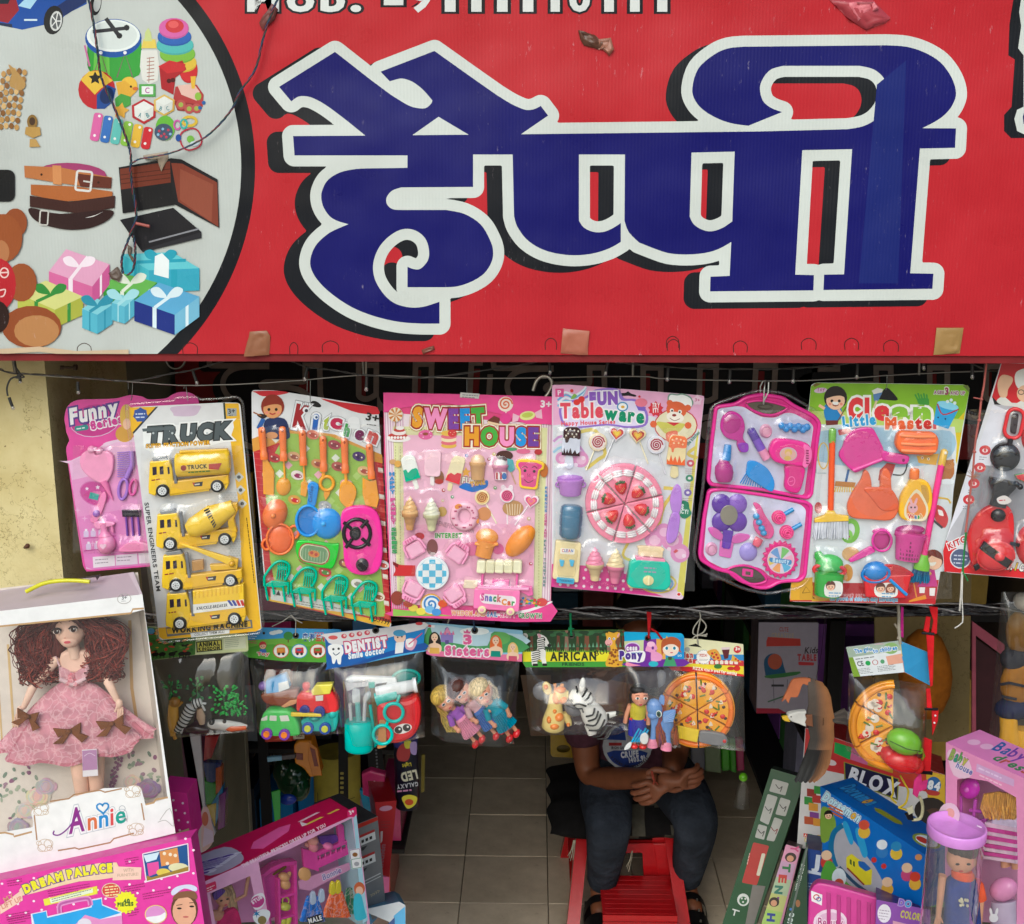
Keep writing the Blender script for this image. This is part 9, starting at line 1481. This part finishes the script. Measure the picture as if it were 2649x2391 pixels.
g=t.g('window_film','window');g.holes([w_],'fff',-2);t.end()
# bagged soft toy at the right edge
f=FX(2.0,(-.1,-1,0),(2610,1850));t=Th('soft_toy','clear bag with a yellow and navy soft toy hanging at the right edge','bagged toy',f)
g=t.g('body','cloth');g.ball(1500,470,100,0,'9a6614',130,10,60);g.ball(1500,190,70,0,'7a5418',120,0,50);g.ball(1475,330,80,4,'26262f',60,-10,54);g.ball(1530,10,60,10,'b8b0a4',50);q=t.g('garment','cloth',g);q.ball(1470,610,105,6,'1f2444',62,-4,64);q.tube([(1385,455,60),(1430,440,74),(1560,470,70)],8,'25252f');q.tube([(1390,520,60),(1470,530,76)],8,'25252f');q=t.s(g,'boot');q.lathe(1440,650,1450,790,[(0,50),(.5,52),(1,66)],20,'d8a01c',.8);q.ball(1445,795,62,10,'e0a81f',22);q=t.s(g,'boot');q.lathe(1520,720,1520,850,[(0,50),(1,70)],10,'d8a01c',.8);q.ball(1510,850,76,10,'e0a81f',34)
t.bag((1410,-40),(1600,-40),(1600,900),(1330,860),90,seed=31);t.end()
# lanyards
f=FX(1.96,(0,-1,0),(2400,1850));t=Th('lanyard','long red strap with black clips and a pink end, hanging beside the folded bag','strap',f);g=t.g('strap','cloth')
for P in ([1000,40,1050,45,1045,190,1010,205,1025,120],[985,95,1010,100,1000,190,970,175],[985,195,1030,200,1022,480,1008,490],[1008,500,1018,610,990,620,985,500],[1015,605,1055,620,1050,680,1020,760],[975,770,1018,790,1010,960,962,960]): g.slab(P,0,7,'d01f26',2)
for P in ([960,180,1030,185,1030,200,958,192],[975,605,1050,608,1050,620,975,618],[940,955,1020,962,1018,980,940,972]): q=t.g('clip','plastic');q.slab(P,4,14,'17151a',3)
q=t.g('pink_end','cloth');q.slab([918,1015,955,965,962,1030,935,1110,910,1090],0,8,'d83a84',2);q.slab([960,1020,995,1010,985,1060,950,1075],0,8,'d83a84',2);q=t.g('button','plastic');q.dome(1035,650,7,7,14,'e6dcdc');q.dome(1030,690,7,7,14,'e6dcdc');t.end()
t=Th('wrist_band','cream loop band with a buckle, and yellow string, over the toy block box','band',FX(1.99,(0,-1,0),(2370,2080)));g=t.g('band','cloth');g.tube([(x,y,6) for x,y in sm([(905,1232),(950,1225),(965,1170),(955,1115),(940,1105)],4,False)],9,'d0c8a0',6);q=t.g('buckle','plastic');q.slab([865,1200,905,1185,915,1235,880,1230],0,14,'17151a',3);q.slab([870,1165,905,1150,915,1185,885,1200],6,18,'c9c4a8',3);q=t.g('string','cloth')
for P in ([(795,990),(800,1080),(790,1110),(818,1140)],[(840,985),(870,1040),(885,1075),(870,1140),(830,1165)],[(830,1165),(880,1180)]): q.tube([(x,y,4) for x,y in sm(P,4,False)],6,'c9b02a',5)
t.end()
# far right background
t=Th('wall_panel','worn cream door panel in the shade behind the red strap','panel',FX(2.7,(0,-1,0),(2480,1800)));g=t.g('panel','plaster');g.slab([700,-700,1250,-700,1225,800,700,800],-20,0,'8a7a52',2);t.end(True)
t=Th('soft_ball','big mustard coloured ball in a clear wrapper behind the folded bag','ball',FX(2.5,(0,-1,0),(2350,1800)));g=t.g('ball','cloth');g.ball(980,420,150,0,'9a5a14',260,0,120);t.end(True)
t=Th('pink_panel','dusty pink scalloped board standing at the far right','panel',FX(2.45,(0,-1,0),(2580,1800)));g=t.g('board','dull');g.slab([1240,120,1420,250,1420,320,1260,200,1262,780,1238,770],0,14,'9a4a5c',2);g.slab([1262,220,1420,330,1420,900,1262,900],-30,-20,'3a1a20',2);t.end(True)
t=Th('shop_shelf','dark shelf of goods along the right wall, behind the leaning boxes','shelf',Fr(0,0,1,D=2));g=t.g('shelf_frame','dull')
for z in (.35,.8,1.25,1.7): g.bx(.78,2.9,z-.02,1.24,6.2,z,'1d1a1c')
for y in (2.9,4.5,6.15): g.bx(.78,y,0,.82,y+.04,2.1,'151416')
rs=random.Random(11)
for z in (.36,.81,1.26,1.71):
 y=2.95
 while y< 6: w=rs.uniform(.12,.3);q=t.g('boxed_toy','dull');q.bx(.86+rs.random()*.08,y,z,1.2,y+w*.9,z+rs.uniform(.15,.36),rs.choice(('8a4fa8','3a6a94','a84a44','4f8a48','a88a3f','77778c','b8608f')));y+=w
t.end()
t=Th('shop_shelf','dark shelf of goods across the back of the shop','shelf',Fr(0,0,1,D=2));g=t.g('shelf_frame','dull')
for z in (.4,.85,1.3,1.75): g.bx(-1.68,6.0,z-.02,.7,6.4,z,'1f1c1c')
for z in (.41,.86,1.31,1.76,.0):
 x=-1.6
 while x< .55: w=rs.uniform(.14,.34);q=t.g('boxed_toy','dull');q.bx(x,6.05+rs.random()*.1,z,x+w*.9,6.4,z+rs.uniform(.18,.36),rs.choice(('8a6fae','4a7094','a85a58','5f8a68','a8925f','88888f','b0789c')));x+=w
t.end()
t=Th('shop_shelf','shelf of small bright toy packs in the dark behind the slotted posts','shelf',Fr(0,0,1,D=2));g=t.g('shelf_frame','dull')
for z in (.25,.6,.95,1.3): g.bx(-1.3,3.4,z-.015,-.42,3.75,z,'2a2726')
for z in (.0,.26,.61,.96,1.31):
 x=-1.28
 while x< -.5: w=rs.uniform(.05,.13);q=t.g('boxed_toy','plastic');q.bx(x,3.42+rs.random()*.08,z,x+w*.9,3.7,z+rs.uniform(.1,.26),rs.choice(('c03a70','2f7ab8','c94a3a','3f9a4a','d0a02a','8f8f96','7a4ab0','1f1f24','2a2a30')));x+=w
t.end()
CB=Fr(1080,1580,.2381,D=4.2,mid=(1400,1800));t=Th('carton','brown carton on the floor behind the bagged dolls','carton',CB);boxq(t,CB,[1120,700,1450,700,1450,1360,1230,1360],.2,'7a5f4a','4a3a2c');t.end()
YC=Fr(1080,1580,.2381,D=3.95,mid=(1450,1900));t=Th('plastic_stool','yellow plastic seat edge with an oval hand hole, left of the man','stool',YC);g=t.g('panel','plastic');g.holes([rc([1440,900,1740,900,1740,1600,1445,1590],50),el(1585,1500,75,42)],'a88a1c',0);g.slab(rc([1444,900,1738,900,1738,1590,1447,1585],50),-60,-40,'5a4a14',4);q=t.g('sticker','prints');q.base=1;q.flat([1610,1300,1700,1270,1740,1270,1740,1390,1650,1380],'1f6a34');t.end()
GB=Fr(1400,1850,.37202,D=3.9,mid=(1880,1950))
for k,(x0,x1,c,lb) in enumerate(((1030,1130,'5a5a6a','grey lilac packet behind the pizza bag'),(1125,1240,'6a7a5a','pale green packet behind the pizza bag'),(1242,1300,'4a9a1f','bright green tube behind the pizza bag'),(1300,1345,'3f8a1c','darker green tube behind the pizza bag'),(1345,1400,'9a2a5a','pink tube behind the pizza bag'))): t=Th('toy_pack',lb,'pack',GB);g=t.g('pack','plastic');g.slab(rc([x0,150,x1,150,x1+8,370+(k % 2)*20,x0+10,375],12),0,40,c,10);t.end(True)
t=Th('toy_ball','small lime green ball toy hanging in a clear bag by the right shelf','toy',Fr(1400,1850,.37202,D=3.0,mid=(1920,2010)));g=t.g('ball','plastic');g.ball(1405,432,30,0,'7ac81f');q=t.g('wrapper','film');q.lathe(1405,455,1390,640,[(0,10),(.3,44),(1,60)],0,'fff',.6);t.end()
# ================================================================ THE MAN ON THE STEP STOOL
def mp(x,y,D): return Pd(1400+x*.37202,1850+y*.37202,D)
def skin(name,V,E,R_,m,col,root=0,sub=2,parent=None,loc=None,label=None):
 me=bpy.data.meshes.new(name);me.from_pydata([tuple(Vector(v) - loc) for v in V],E,[]);o=bpy.data.objects.new(name,me);COL.objects.link(o)
 md=o.modifiers.new('skin','SKIN');md.use_smooth_shade=True
 for i,d in enumerate(me.skin_vertices[0].data): r=R_[i];d.radius=(r,r) if not isinstance(r,tuple) else r;d.use_root=i==root
 s=o.modifiers.new('sub','SUBSURF');s.levels=s.render_levels=sub
 dg=bpy.context.evaluated_depsgraph_get();nm=bpy.data.meshes.new_from_object(o.evaluated_get(dg));o.modifiers.clear();o.data=nm;bpy.data.meshes.remove(me)
 a=nm.attributes.get('Col') or nm.attributes.new('Col','FLOAT_COLOR','POINT');a.data.foreach_set('color',np.tile(np.array(hx(col),dtype=np.float32),len(nm.vertices)));nm.materials.clear();nm.materials.append(mat(m))
 for p in nm.polygons: p.use_smooth=True
 o.parent=parent
 if label: o['label']=label
 return o
pel=mp(640,560,3.62);pel.z=.44;hipL,hipR=pel+Vector((-.105,-.02,-.01)),pel+Vector((.115,-.02,-.01))
kL,kR=mp(470,790,3.27),mp(1085,760,3.3);aL,aR=mp(415,1330,3.44),mp(990,1350,3.46);aL.z=aR.z=.09
che=pel+Vector((-.03,-.08,.3));nk=che+Vector((0,-.09,.17));hd=nk+Vector((.01,-.09,.09));shL,shR=che+Vector((-.17,-.02,.07)),che+Vector((.17,-.02,.07))
eL=mp(330,440,3.45);wL=mp(800,440,3.2);eR=mp(930,290,3.4);wR=mp(905,400,3.24)
ml=pel.copy();ml.z=0;man=bpy.data.objects.new('person',None);COL.objects.link(man);man.location=ml
man['label']='seated man in a maroon printed T-shirt and dark jeans, hands clasped, face hidden by bags';man['category']='person'
SKN='7a4a30';V=[pel,pel+Vector((-.01,-.04,.16)),che,nk,hd,hd+Vector((0,-.03,.1)),shL,eL,wL,shR,eR,wR,hipL,kL,aL,hipR,kR,aR,aL+Vector((-.01,-.1,-.05)),aR+Vector((.03,-.1,-.05)),hd+Vector((0,-.075,.03))]
E=[(0,1),(1,2),(2,3),(3,4),(4,5),(2,6),(6,7),(7,8),(2,9),(9,10),(10,11),(0,12),(12,13),(13,14),(0,15),(15,16),(16,17),(14,18),(17,19),(4,20)]
skin('body',V,E,[.11,.12,.13,.055,.078,.07,.06,.044,.03,.06,.044,.03,.085,.062,.04,.085,.062,.04,.032,.032,.03],'skin',SKN,0,2,man,ml)
skin('hair',[hd+Vector((0,.03,.02)),hd+Vector((0,.02,.09)),hd+Vector((0,-.03,.13))],[(0,1),(1,2)],[.075,.088,.06],'hair','14100e',0,2,man,ml)
def dv(a,b,t): return a+(b-a)*t
skin('tshirt',[pel+Vector((0,0,.02)),pel+Vector((-.01,-.05,.16)),che,che+Vector((0,-.03,.1)),shL,dv(shL,eL,.42),dv(shL,eL,.74),shR,dv(shR,eR,.42),dv(shR,eR,.62)],[(0,1),(1,2),(2,3),(2,4),(4,5),(5,6),(2,7),(7,8),(8,9)],[.15,.152,.152,.085,.085,.074,.07,.085,.074,.07],'cloth','4f2f3c',1,2,man,ml)
def leg(h,k,a): return [h,dv(h,k,.3)+Vector((0,0,.012)),dv(h,k,.7)+Vector((0,0,.012)),k+Vector((0,0,.01)),dv(k,a,.25),dv(k,a,.6),dv(k,a,.93)]
VL_,VR_=leg(hipL,kL,aL),leg(hipR,kR,aR);VJ=[pel+Vector((0,0,-.02)),pel+Vector((0,-.03,.07))]+VL_+VR_
skin('jeans',VJ,[(0,1)]+[(0,2)]+[(i,i+1) for i in range(2,8)]+[(0,9)]+[(i,i+1) for i in range(9,15)],[.135,.14,.098,.1,.088,.08,.07,.06,.052,.098,.1,.088,.08,.07,.06,.052],'denim','343944',0,2,man,ml)
def hand(name,w,d,side,dn):      # palm, four fingers of unequal length, thumb: curled round the other hand
 d=d.normalized();s=side.normalized();u=dn.normalized();P=[w,w+d*.04,w+d*.085];Ee=[(0,1),(1,2)];Rr=[.026,(.034,.02),(.036,.018)]
 for k,(o_,L) in enumerate(((-.03,.062),(-.01,.072),(.01,.068),(.028,.052))):
  b=w+d*.088+s*o_;i=len(P);P+=[b,b+d*L*.45+u*.008,b+d*L*.75+u*.026,b+d*L*.8+u*.045];Ee+=[(2,i),(i,i+1),(i+1,i+2),(i+2,i+3)];Rr+=[.0105,.0095,.0088,.0075]
 b=w+d*.03 - s*.035;i=len(P);P+=[b,b+d*.03 - s*.016+u*.01,b+d*.058 - s*.012+u*.018];Ee+=[(1,i),(i,i+1),(i+1,i+2)];Rr+=[.013,.011,.0085]
 skin(name,P,Ee,Rr,'skin','84523a',0,2,man,ml)
hand('hand',wL,Vector((.9,-.15,.06)),Vector((0,-.25,1)),Vector((-.1,1,.1)));hand('hand',wR+Vector((.015,-.03,.0)),Vector((-.75,-.25,-.3)),Vector((.35,-.2,-1)),Vector((-.1,1,-.2)))
fc=Fr(1400,1850,.37202,p=che+Vector((-.01,-.178,-.1)),n=(0,-1,.22),mid=(1630,1940));P=G(fc,'shirt_print','cloth');P.base=6
P.ell(598,215,172,165,'8a8a90');P.flat([(598,215)]+el(598,215,150,148,0,40)[2:19],'1f2f6a');P.flat(el(598,215,150,148,0,40)[22:30]+[(590,175)],'1f2f6a');P.rect(430,190,770,245,'8a8a90');P.flat([470,190,560,190,560,212,470,212],'7a2024');P.T('IRON QUALITY GOODS',488,234,722,234,17,'2a2430',b=.04);P.T('CRUFE',555,296,678,284,40,'b8b8c0',b=.06);P.T('1403.91',612,330,722,312,34,'b8b8c0',b=.05);P.T('ASSEMBLING GREATNESS',478,290,748,300,20,'2a2430',arc=-72,b=.04)
P.build(ml,man)
P=G(Fr(1400,1850,.37202,p=wL,n=(0,-1,.2),mid=(1690,2010)),'wrist_thread','cloth');[P.tube([(762+k*5,388,8),(775+k*4,440,88-k*6),(764+k*4,498,20)],4,'b0503f',5) for k in range(3)];P.tube([(775,440,70),(800,455,60),(806,470,50)],3,'b0503f',4);P.build(ml,man)
for a,sx in ((aL,-1),(aR,1)):     # sandals: sole, wide strap with studs, ankle strap
 c=a+Vector((.012*sx if sx> 0 else -.008,-.06,-.078));g=G(Fr(0,0,1,D=2),'sandal','rubber')
 S=[(-.045,.09),(-.05,0),(-.052,-.08),(-.045,-.13),(0,-.15),(.045,-.13),(.052,-.08),(.05,0),(.045,.09)];n_=len(S);g.A([c+Vector((x,y,z)) for z in (-.012,.012) for x,y in S],[(i,(i+1) % n_,n_+(i+1) % n_,n_+i) for i in range(n_)]+[tuple(range(n_)),tuple(range(n_,2*n_))],'17151a')
 for y0,y1,h_ in ((-.12,-.055,.062),(-.03,.01,.085)):
  V=[c+Vector((.054*cos(q),y,.006+h_*sin(q)**.8)) for y in (y0,y1) for q in [PI*i/10 for i in range(11)]];g.A(V,[(i,i+1,12+i,11+i) for i in range(10)],'141316',True)
 o=g.build(ml,man);g2=G(Fr(0,0,1,D=2),'strap_stud','metal')
 for k in range(3): b=c+Vector((.018,-.115+k*.045,.066+k*.008));g2.tube([b,b+Vector((0,-.002,.006))],.0035,'c9c4b8',6,raw=True)
 g2.build(ml,o)
# step stool: splayed sides with struts, top, lower tread
t=Th('step_stool','red plastic step stool with a ribbed lower tread under the man','stool',Fr(0,0,1,D=2));sx0,sx1=mp(190,1400,3.42).x,mp(950,1400,3.5).x;tx0_,tx1_=sx0+.05,sx1-.045;SR='b8161c';y0,y1=3.38,3.72;zt3=.315
g=t.g('seat','plastic');g.box(Vector((tx0_,y0+.08,zt3-.03)),Vector((tx1_-tx0_,0,0)),Vector((0,y1-y0-.1,0)),Vector((0,0,.03)),SR)
g=t.g('tread','plastic');zs_=.14;g.box(Vector((sx0+.1,y0-.16,zs_-.025)),Vector((sx1-sx0-.14,0,0)),Vector((0,.22,0)),Vector((0,0,.025)),SR)
for k in range(8): q=t.s(g,'tread_rib');q.box(Vector((sx0+.11,y0-.15+k*.026,zs_)),Vector((sx1-sx0-.16,0,0)),Vector((0,.012,0)),Vector((0,0,.0008)),'b8161c')
g=t.g('tread_front','plastic');g.box(Vector((sx0+.1,y0-.165,0)),Vector((sx1-sx0-.14,0,0)),Vector((0,.02,0)),Vector((0,0,zs_-.02)),'ab1419')
for s_,xa,xb in ((-1,sx0,tx0_),(1,sx1,tx1_)):
 for ya,yb in ((y0-.16,y0+.1),(y1+.05,y1-.04)):
  g=t.g('leg','plastic');g.box(Vector((xa-.02,ya,0)),Vector((.04,0,0)),Vector((0,.04,0)),Vector((xb-xa,yb-ya,zt3)),SR)
 for z in (.1,.2):
  g=t.g('strut','plastic');x=xa+(xb-xa)*z/zt3;g.box(Vector((x-.012,y0-.12+.8*z,z)),Vector((.024,0,0)),Vector((0,y1-y0+.12-z,0)),Vector((0,0,.022)),'a81318')
q=Fr(1400,1850,.37202,D=y0+.09,mid=(1640,2250));g=t.g('front_panel','plastic',fr=q);Q_=[(330,905),(945,885),(950,1235),(460,1240)];Ho=rc([500,965,705,955,715,1150,500,1160],20);g.holes([Q_,Ho],'b8161c',0);g.holes([Q_,Ho],'a01217',-40);g.slab([780,890,940,885,945,1230,830,1232],0,14,'c0181e',4)
g=t.g('back_panel','plastic');bp0,bp1=tx1_-.11,tx1_;g.box(Vector((bp0+.06,y0+.1,zs_)),Vector((.05,0,0)),Vector((0,.02,0)),Vector((0,0,zt3-zs_-.03)),'c2181e');g.box(Vector((tx0_,y1-.06,zs_-.05)),Vector((bp1-tx0_,0,0)),Vector((0,.02,0)),Vector((0,0,.05)),'a01217');t.end()
t=Th('cushion','dark floral cushion with frayed threads on the red step stool','cushion',Fr(0,0,1,D=2));g=t.g('pad','cloth');n_=44;cx_,cy_,cw,ch_=(tx0_+tx1_)/2-.02,y0+.2,.235,.2;V=[]
for s_ in (1,-1):
 for j in range(n_+1):
  for i in range(n_+1): u,v=i/n_*2-1,j/n_*2-1;e=(1-u**6)*(1-v**6);V.append(Vector((cx_+cw*u*(1+.03*sin(v*9)),cy_+ch_*v*(1+.03*sin(u*8)),zt3+.035+s_*.036*e**.5+.006*noise.noise(Vector((u*3,v*3,1)))-.03*max(0,-v-.5)*2)))
F_=[(b+j*(n_+1)+i,b+j*(n_+1)+i+1,b+(j+1)*(n_+1)+i+1,b+(j+1)*(n_+1)+i) for b in (0,(n_+1)**2) for j in range(n_) for i in range(n_)];g.A(V,F_,[('4f4b42' if noise.noise(Vector(((k % n_)*.17,(k//n_)*.17,4)))> .22 and .3< (k % n_)/n_< .95 and (k//n_) % n_< n_*.6 else '191718') for k in range(len(F_))],True)
q=t.g('thread','cloth')
for bx_,by,n3 in ((225,870,5),(630,945,3)):
 for k in range(n3): q.tube([mp(bx_+k*3,by,3.38),mp(bx_-10+k*4-8*(k % 2),by+60,3.37),mp(bx_-40+k*9,by+110+(k*17 % 40),3.37)],.0012,'b8b09c',4,raw=True)
t.end()
